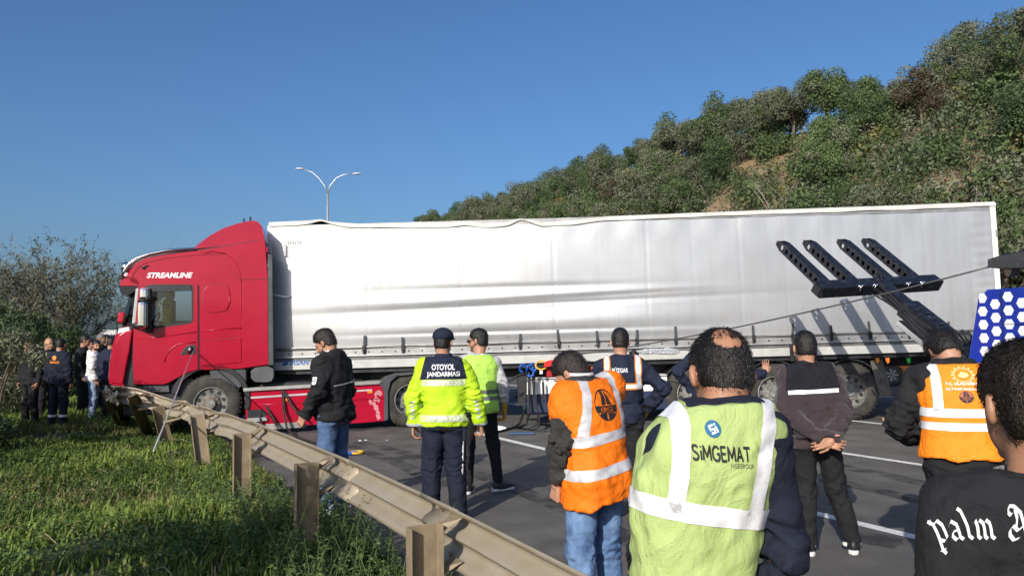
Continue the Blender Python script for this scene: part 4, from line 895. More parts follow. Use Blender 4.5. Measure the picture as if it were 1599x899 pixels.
win = [(221, 460), (228, 450), (236, 448), (294, 447), (299, 450), (299.5, 498), (296, 502), (226, 512), (221, 510)]
door = [(216, 446), (309, 445), (309, 520), (309, 577), (297, 580), (280, 588), (264, 597), (255, 600), (209, 600), (207, 560), (208, 518), (212, 490)]
panel('side_panel', [(201, 434), (205, 424), (214, 411), (228, 404), (260, 397), (310, 391), (330, 393), (352, 396), (364, 404), (374, 420), (377, 440), (378, 575), (320, 577), (309, 577), (309, 445), (216, 446), (212, 443), (203, 440)], M_red, .02, .05)
dr = panel('door', door, M_red, 0.0, .05, [win], .008)
fr_o = [(218, 457), (226, 447), (236, 444), (297, 444), (302, 448), (302, 500), (298, 505), (226, 515), (218, 512)]
panel('window_frame', fr_o, M_dplast, -.004, .03, [win], .003, parent=dr)
panel('window_pane', win, M_glass, .018, .006, (), 0, parent=dr)
panel('window_visor', [(228, 450), (236, 447.5), (298, 446.5), (299, 454), (229, 456)], M_dplast, -.02, .012, (), .002, parent=dr)
# pressed features of the door: handle recess, crease
panel('handle_recess', [(281, 554), (290, 541), (296, 538), (306, 538), (306, 553)], M_dplast, -.006, .02, (), .004, parent=dr)
hx, hz = kpx(298, 546); mb = MB(); mb.tube([(hx - .05, SY - .02, hz - .05), (hx - .01, SY - .045, hz), (hx, SY - .03, hz + .06)], [.02, .028, .018], 8); mb.build('door_handle', M_chrome, dr, True)
def crease(pts, r=.009, y=.0, m=M_red, name='crease', parent=None): mb = MB(); mb.tube([(a_, SY + y, b_) for a_, b_ in kp(pts)], r, 6); mb.build(name, m, parent or trk, True)
crease([(257, 565), (259, 555), (266, 545), (276, 538), (290, 535), (306, 534)], .012, .0, M_red, 'crease', dr); crease([(212, 528), (250, 526), (307, 518)], .010, .002, M_red, 'crease', dr); crease([(311, 517), (340, 514), (377, 512)], .010, .022, M_red)
mb = MB(); dd = kp(door); mb.tube([(a_, SY + .012, b_) for a_, b_ in dd], .008, 4, closed=True); mb.build('door_gap', M_dplast, trk)
# lockers
for lk in ([(315, 531), (376, 527), (377, 566), (315, 570)], rnd([(316, 444), (354, 444), (359, 452), (359, 478), (352, 486), (316, 489)], 2)):
    mb = MB(); mb.tube([(a_, SY + .018, b_) for a_, b_ in kp(lk)], .006, 4, closed=True); mb.build('locker_gap', M_dplast, trk)
panel('locker_lid', rnd([(316, 444), (354, 444), (359, 452), (359, 478), (352, 486), (316, 489)], 2), M_red, .010, .03, (), .006); crease([(357, 452), (359, 470), (354, 483)], .008, .012)
panel('locker_lid', [(315, 531), (376, 527), (377, 566), (315, 570)], M_red, .010, .03, (), .006)
mb = MB(); mb.tube([(a_, SY + .014, b_) for a_, b_ in kp([(310, 445), (310.3, 577)])], .006, 4); mb.build('door_gap', M_dplast, trk)
# rear corner deflector and its grey edge
panel('rear_deflector', [(310, 391), (414, 374), (418, 430), (419, 569), (378, 575), (378, 440), (374, 420), (364, 404), (352, 396), (330, 393), (320, 402 - 6)], M_red, -.008, .05, (), .01)
mb = MB(); mb.tube([(a_, SY - .012, b_) for a_, b_ in kp([(371, 436), (395, 436), (419, 435.5)])], .005, 4); mb.build('deflector_gap', M_dplast, trk)
panel('deflector_edge', [(418, 396), (425, 398), (427, 570), (419, 570)], M_plast, .0, .5, (), .008)
# loft of the cab shell over its width with rounded front corners
def loft(name, px, m, ys, frontpush, toppull=0.0, smooth=40, close=True, thick=None, parent=None):
    P2 = kp(px); V = []; Fs = []; n = len(P2); xf_ = min(p[0] for p in P2); zt_ = max(p[1] for p in P2); zb_ = min(p[1] for p in P2)
    for y in ys:
        e = abs(y) / 1.25; push = frontpush * (e ** 3.0); tp_ = toppull * (e ** 4)
        for x, z in P2:
            wf = max(0, 1 - (x - xf_) / .9) ** 1.5; wt = max(0, (z - zb_) / max(zt_ - zb_, .01)) ** 2; V.append((x + (push - frontpush) * wf, y, z - (tp_ - toppull) * wt * 0 - tp_ * wt))
    for j in range(len(ys) - 1):
        for i in range(n if close else n - 1): k = (i + 1) % n; Fs.append((j * n + i, j * n + k, (j + 1) * n + k, (j + 1) * n + i))
    if close: Fs += [tuple(range(n)), tuple((len(ys) - 1) * n + i for i in range(n))[::-1]]
    o = MB().add(V, Fs).build(name, m, parent or trk, smooth); 
    if thick: sdm = o.modifiers.new('solid', 'SOLIDIFY'); sdm.thickness = thick
    return o
YS = list(np.linspace(-1.2, 1.2, 21)); YSf = list(np.linspace(-1.24, 1.24, 25))
loft('roof', [(201, 432), (205, 421), (214, 410), (228, 402.5), (260, 396), (310, 390), (418, 384), (418, 392), (310, 397), (262, 402), (230, 409), (216, 417), (209, 427), (206, 434)], M_red, YSf, .30, .02)
loft('windscreen', [(213, 446), (209, 470), (205, 490), (202, 508), (204, 508), (207, 490), (211, 470), (215, 446)], M_glass, list(np.linspace(-1.16, 1.16, 21)), .30, 0, True)
loft('front_panel', [(204, 508), (193, 512), (187, 520), (182, 540), (179, 565), (177, 590), (178, 600), (186, 604), (205, 604), (208, 560), (209, 520)], M_red, list(np.linspace(-1.0, 1.24, 19)), .26, 0, 50)
loft('sun_visor', [(187.5, 446), (188, 439), (195, 434), (209, 433), (216, 438), (217, 446)], M_red, list(np.linspace(-1.23, 1.23, 21)), .14, 0, 50); loft('visor_blade', [(187.5, 446.5), (217, 446.5), (214, 452), (203, 459), (194, 460), (188.5, 454)], mat('smoked_visor', (.012, .013, .018), .15), list(np.linspace(-1.22, 1.22, 21)), .14, 0, 50)
loft('roof_deflector', [(308, 388), (316, 378), (330, 366), (350, 354), (372, 346), (394, 341), (402, 343), (408, 350), (412, 366), (413, 373), (360, 382)], M_red, list(np.linspace(-1.21, 1.21, 25)), .25, .035, 50)
mb = MB(); mb.tube([(a_, SY + .03, b_) for a_, b_ in kp([(308, 391), (350, 384), (414, 374)])], .014, 5); mb.build('deflector_shadow_gap', M_dplast, trk)
# front corner panel knocked loose, dark gap behind it
panel('front_corner', [(174, 598), (174.5, 580), (177.5, 552), (181, 535), (187, 522), (195, 517), (208, 514), (203, 545), (197, 575), (192.5, 600)], M_red, -.03, .12, (), .022)
mb = MB(); p_ = kp([(194, 515), (210, 515), (210, 602), (192, 602)]); mb.prism(p_, SY + .05, SY + .5); mb.build('wing_well', M_dplast, trk)
panel('corner_vane', [(184, 521), (186, 513), (202, 510), (203, 516)], M_white, -.02, .2, (), .008)
panel('a_pillar', [(212, 450), (217, 450), (211, 512), (205, 512)], mat('silver_pillar', (.45, .45, .44), .35, .5), .0, .14, (), .01)
mb = MB(); c_ = kp([(201, 434), (378, 440), (378, 575), (320, 577), (262, 597), (210, 597)])
x0, x1 = kpx(212, 500)[0], kpx(417, 500)[0]
# cab interior and back wall
M_int = mat('cab_interior', (.07, .07, .075), .8); zb_, zt_ = kpx(300, 577)[1], kpx(300, 396)[1]
mb = MB(); mb.box((x1 - .3, 0, (zb_ + zt_) / 2), (.05, 2.36, zt_ - zb_)); mb.build('back_wall', M_red, trk, None, .01)
mb = MB(); mb.box(((x0 + x1) / 2, 0, zb_ + .02), (x1 - x0, 2.36, .06)); mb.build('cab_floor', M_dplast, trk)
mb = MB(); mb.box(((kpx(312, 500)[0] + x1) / 2, 1.2, (zb_ + zt_) / 2), (x1 - kpx(312, 500)[0], .05, zt_ - zb_)); mb.build('far_side_panel', M_red, trk, None, .01)
mb = MB(); mb.box((x0 + .55, 1.2, zb_ + .45), (1.3, .05, .9)); mb.build('far_door', M_red, trk, None, .01)
mb = MB(); mb.box((kpx(311, 500)[0] + .06, .1, (zb_ + zt_) / 2 - .2), (.04, 2.1, zt_ - zb_ - .5)); mb.build('bunk_curtain', mat('bunk_curtain', (.20, .25, .27), .8), trk)
mb = MB(); mb.box((x0 + .28, 0, kpx(230, 520)[1] - .0), (.5, 2.2, .28)); mb.build('dashboard', M_int, trk, None, .05)
M_seat = mat('yellow_seat_cover', (.62, .52, .03), .75, var=.15, vs=8, bump=.2, bs=60)
sx_, sz_ = kpx(262, 483, -.75); st_ = empty('seat'); st_.parent = trk
mb = MB(); mb.box((sx_, -.62, sz_ - .12), (.16, .46, .62)); mb.build('backrest', M_seat, st_, None, .05); mb = MB(); mb.box((sx_ + .01, -.62, sz_ + .28), (.13, .30, .18)); mb.build('headrest', M_seat, st_, None, .04); mb = MB(); mb.box((sx_ - .25, -.62, sz_ - .5), (.55, .5, .16)); mb.build('cushion', M_seat, st_, None, .05)
flat_print('seat_lettering', fit(textmesh('TR', 1, .03), sx_ - .02, sz_ + .06, .16, .09), lambda u, v: (u, -.86, v), mat('black_print', (.01, .01, .01), .6), st_)
mb = MB(); c_ = Vector((*kpx(238, 505, -.7), 0)); mb.tube([(c_.x + .19 * math.cos(a_) * .5, -.62 + .22 * math.sin(a_), c_.y + .19 * math.cos(a_)) for a_ in np.linspace(0, 6.28, 21)[:-1]], .016, 6, closed=True); mb.build('steering_wheel', M_dplast, trk, True)
# mirrors on their arm
def mirror(x_, y0, y1, w, yo, nm='mirror'):
    a_ = kpx(x_, y0, SY - yo); b_ = kpx(x_, y1, SY - yo); me_ = MB(); hz_ = (a_[1] - b_[1]); me_.box((a_[0], SY - yo, (a_[1] + b_[1]) / 2), (.16, w, hz_)); o_ = me_.build(nm, M_chrome, trk, None, .055)
    g_ = MB(); g_.box((a_[0] + .083, SY - yo, (a_[1] + b_[1]) / 2), (.012, w * .86, hz_ * .86)); g_.build('mirror_glass', M_dplast, o_, None, .004); return o_
mirror(227, 449, 469, .22, .20); mirror(224, 471, 513, .22, .20)
mb = MB(); p_ = kp([(232, 455), (232, 510)], SY - .1); mb.box((p_[0][0], SY - .10, (p_[0][1] + p_[1][1]) / 2 - .1), (.10, .14, .60)); mb.build('mirror_back', M_dplast, trk, None, .04)
mb = MB(); a1, a2 = kpx(216, 470), kpx(216, 508); mb.tube([(a1[0], SY + .02, a1[1]), (a1[0] + .05, SY - .2, a1[1])], .022, 6); mb.tube([(a2[0] - .08, SY + .02, a2[1]), (a2[0] + .05, SY - .2, a2[1])], .05, 6); mb.build('mirror_arm', M_dplast, trk, True)
fm = kpx(184, 500, 1.1); mb = MB(); mb.box((fm[0], 1.48, fm[1] + .06), (.14, .26, .22)); mb.build('far_mirror', M_red, trk, None, .04); mb = MB(); mb.box((fm[0], 1.48, fm[1] - .22), (.13, .24, .30)); mb.build('far_mirror', M_plast, trk, None, .04)
# chrome light bar along the roof edge, spot lamp, horns
mb = MB(); mb.tube([(a_, SY + .06, b_) for a_, b_ in kp([(189, 431), (193, 422), (199, 413), (212, 403), (232, 396), (262, 390), (303, 387)])], [.02, .03, .032, .03, .028, .025, .015], 8); mb.build('light_bar', M_chrome, trk, True)
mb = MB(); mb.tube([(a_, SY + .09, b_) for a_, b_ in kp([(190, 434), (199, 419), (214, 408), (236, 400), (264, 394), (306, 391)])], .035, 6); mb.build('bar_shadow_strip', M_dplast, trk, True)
sp = kpx(190, 415); mb = MB(); mb.lathe([(.001, -.06), (.08, -.05), (.095, .02), (.085, .05), (.001, .055)], 16, 'X', (sp[0], SY + .25, sp[1])); mb.build('spot_lamp', M_chrome, trk, True); sp = kpx(195, 428); mb = MB(); mb.lathe([(.001, -.04), (.05, -.03), (.05, .03), (.001, .04)], 12, 'X', (sp[0], SY + .1, sp[1])); mb.build('marker_lamp', M_white, trk, True)
for x_, y_ in ((391, 340), (381, 343)): a_ = kpx(x_, y_, -1.0); mb = MB(); mb.tube([(a_[0], -1.0, a_[1] - .09), (a_[0], -1.0, a_[1] + .015)], [.012, .020], 8); mb.build('beacon_stub', M_dplast, trk, True)
a_, b_ = kpx(262, 392, -.3), kpx(289, 352, -.3); mb = MB(); mb.tube([(a_[0], -.3, a_[1]), (b_[0], -.3, b_[1])], .0018, 4); mb.build('aerial', M_dplast, trk)
flat_print('lettering', fit(textmesh('STREAMLINE', 1, .035, .3), *kpx(265, 429.5), kpx(301, 430)[0] - kpx(229, 430)[0], .095, .008), lambda u, v: (u, SY - .0 + .017, v), M_wline, trk)
mb = MB(); a_ = kpx(222, 417); mb.tube([(a_[0], SY + .01, a_[1] - .02), (a_[0] + .06, SY + .01, a_[1] + .02), (a_[0] + .11, SY + .015, a_[1] + .03)], [.03, .012, .004], 6); mb.build('camera_stub', M_dplast, trk, True)
# under the cab: grey fender pieces, box, wheel arch, steps
panel('fender_wing', [(326, 578), (384, 573), (384, 597), (372, 607), (360, 600), (345, 592), (330, 592)], M_plast, .06, .4, (), .012); panel('storage_box', rnd([(391, 574), (427, 570), (427, 594), (416, 597), (392, 596)], 1), mat('grey_box_plastic', (.095, .10, .105), .5, var=.2), .03, .45, (), .02)
wc = kpx(328, 627); ang = np.linspace(-.25, math.pi * .92, 22); ro, ri = .66, .575
mb = MB(); mb.prism([(wc[0] + ro * math.cos(t_), wc[1] + ro * math.sin(t_)) for t_ in ang] + [(wc[0] + ri * math.cos(t_), wc[1] + ri * math.sin(t_)) for t_ in ang[::-1]], SY + .02, SY + .55); mb.build('wheel_arch', M_dplast, trk, 40, .008)
RW = .505; w_ = wheel(trk, (wc[0], SY + .08, max(RW, wc[1] - .04)), RW, .31, deep=.05, proud=True); 
mb = MB(); mb.lathe([(.001, -.02), (.10, -.015), (.13, .02), (.135, .08)], 20, 'Y', (0, 0, 0)); mb.build('hub_cap', mat('rusty_hub', (.20, .10, .045), .8, .2, var=.4, vs=9), w_, 40)
w2 = wheel(trk, (wc[0], -SY - .08, RW), RW, .31, deep=.05, proud=True); w2.rotation_euler = (0, 0, math.pi)
panel('step_well', [(255, 600), (300, 590), (290, 625), (262, 640), (215, 640), (210, 602)], M_dplast, .12, .5, (), .01); panel('step', [(222, 600), (262, 598), (264, 612), (222, 612)], M_plast, .05, .3, (), .008)
mb = MB(); xl = kpx(190, 620)[0]; mb.box((xl + .25, 0, .62), (.5, 2.3, .45)); mb.build('bumper', M_dplast, trk, None, .03)
for y_ in (-.42, .42): mb = MB(); mb.box(((xl + 2.6) / 2 + .3, y_, .88), (2.6 - xl - .6, .09, .28)); mb.build('chassis_rail', M_blackm, trk, None, .006)
mb = MB(); mb.box((kpx(330, 600)[0], 0, 1.0), (1.2, .8, .5)); mb.build('engine', M_blackm, trk, None, .05)
# red side skirts with a pale stripe, steps, chrome edge
rs = [(381, 610), (600, 598), (608, 603), (604, 657), (560, 661), (480, 664), (470, 661), (384, 668)]
skt = panel('side_skirt', rs, M_red, .05, .04, (), .01)
panel('skirt_ledge', [(380, 606), (601, 594), (601, 599), (380, 611)], mat('skirt_alu', (.36, .35, .33), .5, .4, var=.25), .0, .4, (), .006); panel('skirt_stripe', [(382, 620), (581, 607.5), (581, 610), (382, 623)], mat('stripe_silver', (.55, .53, .52), .4, .3), .040, .012, (), 0, parent=skt)
crease([(384, 633), (440, 630), (600, 622)], .008, .05, M_red, 'crease', skt)
panel('step_recess', [(386, 640), (410, 639), (417, 646), (410, 657), (386, 658)], M_dplast, .044, .01, (), 0, parent=skt); panel('step_tread', [(386, 653), (415, 651), (418, 656), (386, 660)], mat('alu_tread', (.55, .54, .52), .4, .6), .0, .2, (), .004, parent=skt)
panel('skirt_bottom_trim', [(386, 664), (468, 659), (476, 666), (468, 668), (386, 673)], mat('trim_alu', (.42, .41, .39), .45, .5, var=.3), .03, .2, (), .006)
for x_, y_ in ((449, 624), (578, 612)): a_ = kpx(x_, y_); mb = MB(); mb.box((a_[0], SY + .045, a_[1]), (.09, .03, .05)); mb.build('marker_lamp', M_amber, skt, None, .008)
# pale griffin-like beast print on the rear end of the skirt
def gz(q): return polys2d([[kpx(a_, b_) for a_, b_ in poly] for poly in q])
M_beast = mat('pale_pink_print', (.52, .20, .22), .5)
beast = [[(590, 609), (595, 610), (598, 615), (594, 619), (590, 616), (587, 619), (585, 614)], [(584, 613), (589, 620), (588, 627), (582, 625), (586, 620)], [(577, 622), (582, 628), (586, 627), (588, 633), (583, 634), (580, 629), (579, 633), (576, 628)], [(584, 633), (590, 632), (592, 640), (588, 642), (584, 639)], [(590, 640), (594, 644), (591, 648), (587, 644)], [(587, 647), (593, 646), (595, 653), (590, 656), (588, 651)], [(589, 620), (594, 624), (592, 629), (589, 626)]]
flat_print('beast_emblem', gz(beast), lambda u, v: (u, SY + .046, v), M_beast, skt)
panel('rear_fender', [(592, 597), (602, 588), (618, 582), (652, 580), (654, 584), (620, 587), (610, 596), (606, 612), (606, 655), (600, 657), (600, 612)], M_plast, -.0, .5, (), .008)
mb = MB(); mb.box((kpx(490, 600)[0], SY + .55, .62), (1.9, .6, .55)); mb.build('fuel_tank', M_blackm, trk, None, .08)
mb = MB(); mb.box((kpx(500, 590)[0], 0, 1.06), (2.2, 1.1, .04)); mb.build('catwalk', M_plast, trk)
mb = MB(); mb.box((.05, 0, 1.0), (.9, .9, .10)); mb.build('fifth_wheel', M_blackm, trk, None, .02)
dw = kpx(641, 622); 
for sg in (-1, 1):
    w_ = wheel(trk, (dw[0], sg * (abs(SY) - .06), RW), RW, .58, deep=.14); w_.rotation_euler = (0, 0, 0 if sg < 0 else math.pi)
mb = MB(); mb.tube([(dw[0], -.9, RW), (dw[0], .9, RW)], .1, 12); mb.build('drive_axle', M_blackm, trk, True); mb = MB(); mb.tube([(wc[0], -.95, RW), (wc[0], .95, RW)], .07, 12); mb.build('front_axle', M_blackm, trk, True)
mb = MB(); a_, b_ = kpx(424, 458), kpx(462, 459); mb.tube([(a_[0], SY + .25, a_[1]), ((a_[0] + b_[0]) / 2, SY + .3, a_[1] - .05), (b_[0] + .1, SY + .6, b_[1] + .03)], .013, 6); mb.build('air_line', M_wline, trk, True)
for k, dz in enumerate((0, .06)):
    mb = MB(); mb.tube([(x1 + .02, -.3 + .2 * k, 1.9 - dz), (x1 + .25, -.4 + .2 * k, 1.55 - dz), (x1 + .55, -.3 + .2 * k, 1.75)], .014, 6); mb.build('air_line', M_dplast, trk, True)
# ------------------------------------------------------------------ guardrail: W-beam on C posts, crushed at the far end
M_rail = mat('dusty_galvanised', (.36, .30, .21), .55, .25, var=.16, vs=5, bump=.12, bs=30, col2=(.34, .30, .235)); M_post = mat('dusty_post_steel', (.25, .195, .125), .65, .2, var=.2, vs=6, bump=.15, bs=40)
rail = empty('guardrail', rd(2.5, 1.68)); tag(rail, 'dusty steel guardrail of beams and posts, crushed where the red cab hit it', 'guardrail'); RO_ = Vector(rail.location)
path = [(1300, 1090, 1.70), (1050, 965, 1.69), (900, 889, 1.68), (790, 832, 1.68), (680, 779, 1.68), (610, 748, 1.68), (545, 717, 1.68), (470, 687, 1.66), (400, 659, 1.60), (335, 640, 1.45), (270, 622, 1.19), (235, 611, .88), (200, 603, .55), (183, 601, .40), (172, 600, .30)]
PP = [Vector(atL(*q)) for q in path]
# resample evenly
def resample(pts, step):
    out = [pts[0]]; acc = 0
    for a, b in zip(pts[:-1], pts[1:]):
        L = (b - a).length; n = max(1, int(L / step))
        for i in range(1, n + 1): out.append(a.lerp(b, i / n))
    return out
PR = resample(PP, .22); NP = len(PR)
for _ in range(6): PR = [PR[0]] + [(PR[i - 1] + PR[i] * 2 + PR[i + 1]) / 4 for i in range(1, NP - 1)] + [PR[-1]]
prof = [(.0, .0), (.006, -.022), (.030, -.040), (.072, -.062), (.082, -.078), (.082, -.098), (.072, -.112), (.020, -.140), (.010, -.155), (.020, -.170), (.072, -.198), (.082, -.212), (.082, -.232), (.072, -.248), (.030, -.270), (.006, -.288), (.0, -.31)]
def beam(i0, i1, lap):
    V = []; Fs = []; m = len(prof); r_ = random.Random(i0)
    for i in range(i0, i1 + 1):
        p = PR[i]; t = (PR[min(i + 1, NP - 1)] - PR[max(i - 1, 0)]); t.z *= .6; t.normalize(); nrm = t.cross(Vector((0, 0, 1))).normalized()
        far = max(0, min(1, (p.y - 7.5) / 5)); tw = far * (.25 * math.sin(i * .8) + .15 * math.sin(i * 2.1)); sq = 1 - .35 * far * abs(math.sin(i * .55))
        for j, (a, b) in enumerate(prof):
            dn = far * .018 * math.sin(i * 1.9 + j * .9) + .002 * math.sin(i * .7 + j); q = p + nrm * (a * sq + lap + dn + tw * b * -.5) + Vector((0, 0, b * (1 - .12 * far) + far * .02 * math.sin(i * 1.1))); V.append(q - RO_)
    n = i1 - i0 + 1
    for i in range(n - 1):
        for j in range(m - 1): k = i * m + j; Fs.append((k, k + m, k + m + 1, k + 1))
    o = MB().add(V, Fs).build('beam', M_rail, rail, 50); sdm = o.modifiers.new('solid', 'SOLIDIFY'); sdm.thickness = .004; return o
cuts = [0]
for tgt in [atL(690, 783, 1.68), atL(535, 712, 1.67), atL(400, 659, 1.6), atL(285, 626, 1.27), atL(222, 608, .9)]:
    cuts.append(min(range(NP), key=lambda i: (PR[i] - Vector(tgt)).length))
cuts.append(NP - 1)
for k, (a, b) in enumerate(zip(cuts[:-1], cuts[1:])): beam(max(0, a - 1), min(NP - 1, b + 1), .0 if k % 2 == 0 else .006)
def bolt(p, n_, r=.012):
    mb = MB(); a = Vector(p); mb.tube([a, a - n_ * .018], r, 6); mb.build('bolt', M_post, rail)
for k in cuts[1:-1]:
    p = PR[k]; t = (PR[min(k + 1, NP - 1)] - PR[k - 1]).normalized(); nrm = t.cross(Vector((0, 0, 1))).normalized()
    for dt in (-.12, .05):
        for a, b in ((.04, -.045), (.05, -.13), (.04, -.265)): bolt(p + t * dt + nrm * (a - .005) + Vector((0, 0, b)) - RO_, nrm)
# posts: (top px, bottom px on the ground or None, L)
posts = [((659, 818), None, 1.50), ((477, 722), None, 1.48), ((377, 676), None, 1.40), ((307, 647), (318, 733), 1.24), ((246, 635), (263, 700), .92), ((207, 617), (232, 678), .60), ((180, 606), (196, 655), .37), ((166, 614), (190, 662), .26)]
for k, (tp_, bt_, L_) in enumerate(posts):
    top = Vector(atL(*tp_, L_)); 
    if bt_ is None: bot = Vector((top.x, top.y, -.3)); lean = 0
    else: bot = Vector(gnd(*bt_)); bot.z = -.02; d_ = (top - bot); bot = bot - d_ * .35
    ax = (top - bot).normalized(); opn = Vector((-RD[0], -RD[1], 0)); opn = (opn - ax * opn.dot(ax)).normalized(); sd_ = opn.cross(ax).normalized(); w_, dp, th = .088, .075, .007
    if k == 7: opn = sd_.copy(); sd_ = opn.cross(ax).normalized()
    sec = [(-w_, dp), (-w_, 0), (w_, 0), (w_, dp), (w_ - th, dp), (w_ - th, th), (-w_ + th, th), (-w_ + th, dp)]; 
    lip = [(-w_, dp), (-w_ + .028, dp), (-w_ + .028, dp - th), (-w_, dp - th)]
    for nm, sct in (('post', sec),):
        V = [bot + sd_ * a + opn * b - RO_ for a, b in sct] + [top + sd_ * a + opn * b - RO_ for a, b in sct]; n = len(sct); Fs = [(i, (i + 1) % n, (i + 1) % n + n, i + n) for i in range(n)] + [(1, 2, 5, 6), (2, 3, 4, 5), (0, 1, 6, 7), (9, 14, 13, 10), (10, 13, 12, 11), (8, 15, 14, 9)]
        po = MB().add(V, Fs).build(nm, M_post, rail, None, .002)
    # folded spacer bracket between post and beam
    i = min(range(NP), key=lambda q: (PR[q] - top).length); pb_ = PR[i]; t = (PR[min(i + 1, NP - 1)] - PR[max(i - 1, 0)]).normalized(); nrm = t.cross(Vector((0, 0, 1))).normalized()
    for dz in (-.035, -.255):
        a = top + Vector((0, 0, dz)) - sd_ * .082; c = pb_ + nrm * .015 + Vector((0, 0, dz)); mb = MB(); wv = t * .09
        mb.add([a - RO_ + ax * .02, a - RO_ - ax * .02 + opn * .02, c - wv * .4 - RO_, c + wv - RO_, c + wv + Vector((0, 0, -.05)) - RO_, a - RO_ - ax * .05], [(0, 3, 2), (0, 1, 2), (0, 3, 4, 5), (1, 2, 4, 5)]); br = mb.build('bracket', M_post, rail); sdm = br.modifiers.new('solid', 'SOLIDIFY'); sdm.thickness = .005
# crumpled strip torn off the beam end
mb = MB(); e = PR[-1] - RO_; r_ = random.Random(2); V = []; n = 9
for i in range(n):
    f = i / (n - 1); c = e + Vector((.35 * f - .1, -.25 * f, -.02 - .10 * f + .03 * math.sin(i * 2)))
    for j in range(5): V.append(c + Vector((.02 * math.sin(j * 2 + i), .03 * math.cos(j * 1.6 + i), -.05 * j)))
mb.add(V, [(i * 5 + j, i * 5 + j + 1, i * 5 + j + 6, i * 5 + j + 5) for i in range(n - 1) for j in range(4)]); o = mb.build('torn_end', M_rail, rail, 40); o.modifiers.new('solid', 'SOLIDIFY').thickness = .004

# ------------------------------------------------------------------ recovery lorry: lift arm with forks, upper boom, blue body with white hexagons
M_lift = mat('black_lift_paint', (.018, .020, .030), .38, .2, var=.4, vs=14, spec=.5, bump=.1, bs=40, col2=(.085, .088, .095), lo=.52, hi=.80, detail=9); M_blue = mat('blue_paint', (.008, .030, .30), .35, coat=.4, var=.10, vs=2)
M_hex = mat('white_hexagon_vinyl', (.80, .80, .80), .45, var=.04)
WA = Vector((-.34, .94, 0)).normalized(); WB = Vector((.94, .34, 0)).normalized()            # towards its rear, and across
wr = empty('recovery_lorry', (6.6, 8.6, 0)); tag(wr, 'blue recovery lorry with white hexagons and a raised black lifting fork', 'recovery lorry'); WO = Vector(wr.location)
A_ = Vector(atY(1278, 452, 11.0)); B_ = Vector(atY(1463, 441, 11.8)); tip = Vector(atY(1203, 379, 11.97)); fv = tip - A_; bd = (B_ - A_).normalized(); mid = (A_ + B_) / 2
upv = bd.cross(fv).normalized(); upv = upv if upv.z > 0 else -upv
mb = MB(); mb.bar(A_ - bd * .03 - WO, B_ - WO, .20, .18, upv); bar_ = mb.build('cross_bar', M_lift, wr, None, .012)
mb = MB(); mb.bar(A_ - bd * .045 - WO, A_ - bd * .028 - WO, .14, .13, upv); mb.build('bar_end_opening', M_dplast, bar_)
fdir = fv.normalized(); 
for k, (bx, tx) in enumerate(((1290, 1204), (1335, 1257), (1395, 1323), (1440, 1366))):
    f_ = (bx - 1278) / (1463 - 1278); b0 = A_.lerp(B_, f_ * .93 + .02); L = fv.length; e = b0 + fdir * L; wdt = .125
    n_ = fdir.cross(bd).normalized()
    hgt = .15; outl = [(-.02, -.5), (.90, -.5), (1.0, -.22), (1.0, .22), (.90, .5), (-.02, .5)]; hl = [[(.18 + q * .1 + .026 * math.cos(a) / L * 1.25, .30 * math.sin(a)) for a in np.linspace(0, 6.283, 11)[:-1]] for q in range(8)]
    fk = empty('fork', (0, 0, 0)); fk.parent = wr
    for sg in (-1, 1):
        g_ = lambda p, h, sg=sg: tuple(b0 + fv * p[0] + n_ * p[1] * hgt + bd * (sg * wdt * .5 + h) - WO); mb = MB(); mb.prism(outl, -.006, .006, f=g_, holes=hl); mb.build('side_plate', M_lift, fk)
    for v0, v1 in ((-.5, -.46), (.46, .5)):
        mb = MB(); V = []
        for s_ in (-.02, .90):
            for a, b in ((-1, v0), (1, v0), (1, v1), (-1, v1)): V.append(b0 + fv * s_ + bd * a * wdt * .46 + n_ * b * hgt - WO)
        mb.add(V, [(0, 1, 5, 4), (1, 2, 6, 5), (2, 3, 7, 6), (3, 0, 4, 7), (0, 3, 2, 1), (4, 5, 6, 7)]); mb.build('flange', M_lift, fk)
    mb = MB(); mb.bar(b0 + fv * .99 - bd * wdt * .46 - WO, b0 + fv * .99 + bd * wdt * .46 - WO, .012, hgt * .42, n_); mb.build('tip_plate', M_lift, fk)
for f_ in (.30, .42, .70, .82):
    c = A_.lerp(B_, f_) - WO - upv * .02; n_ = Vector((0, -1, 0)); mb = MB()
    for q in range(3): mb.tube([c + n_ * .14 + bd * (.03 * q - .03) - Vector((0, 0, .05 * (q % 2))), c + n_ * .17 + bd * (.03 * q - .01) + Vector((0, 0, .04))], .014, 6)
    mb.build('lock_pin', M_chrome, bar_, True)
for sx in (-.03, .05): c = mid + bd * sx - bd * .1 + upv * .15 - WO; mb = MB(); mb.tube([c + bd * .035 * math.cos(a) + upv * .035 * math.sin(a) for a in np.linspace(0, 6.28, 13)[:-1]], .010, 6, closed=True); mb.build('lifting_eye', M_lift, bar_, True)
base = Vector(atY(1512, 556, 9.9)); q0 = Vector(atY(1372, 443, 11.35)); q1 = Vector(atY(1425, 487, 10.85)); nb_ = (q0 - base).normalized(); un_ = nb_.cross(bd).normalized(); un_ = un_ if un_.z > 0 else -un_
mb = MB(); mb.bar(q0 + nb_ * .05 - WO, q1 - WO, .20, .17, un_); mb.build('inner_arm', M_lift, wr, None, .012); mb = MB(); mb.bar(q1 + nb_ * .12 - WO, base - nb_ * .4 - WO, .27, .24, un_); arm_ = mb.build('outer_arm', M_lift, wr, None, .015)
mb = MB(); mb.bar(q1 + nb_ * .04 - un_ * .2 - bd * .1 - WO, base - nb_ * .1 - un_ * .2 - bd * .1 - WO, .09, .09, un_); mb.build('hydraulic_ram', M_chrome, arm_, None, .01)
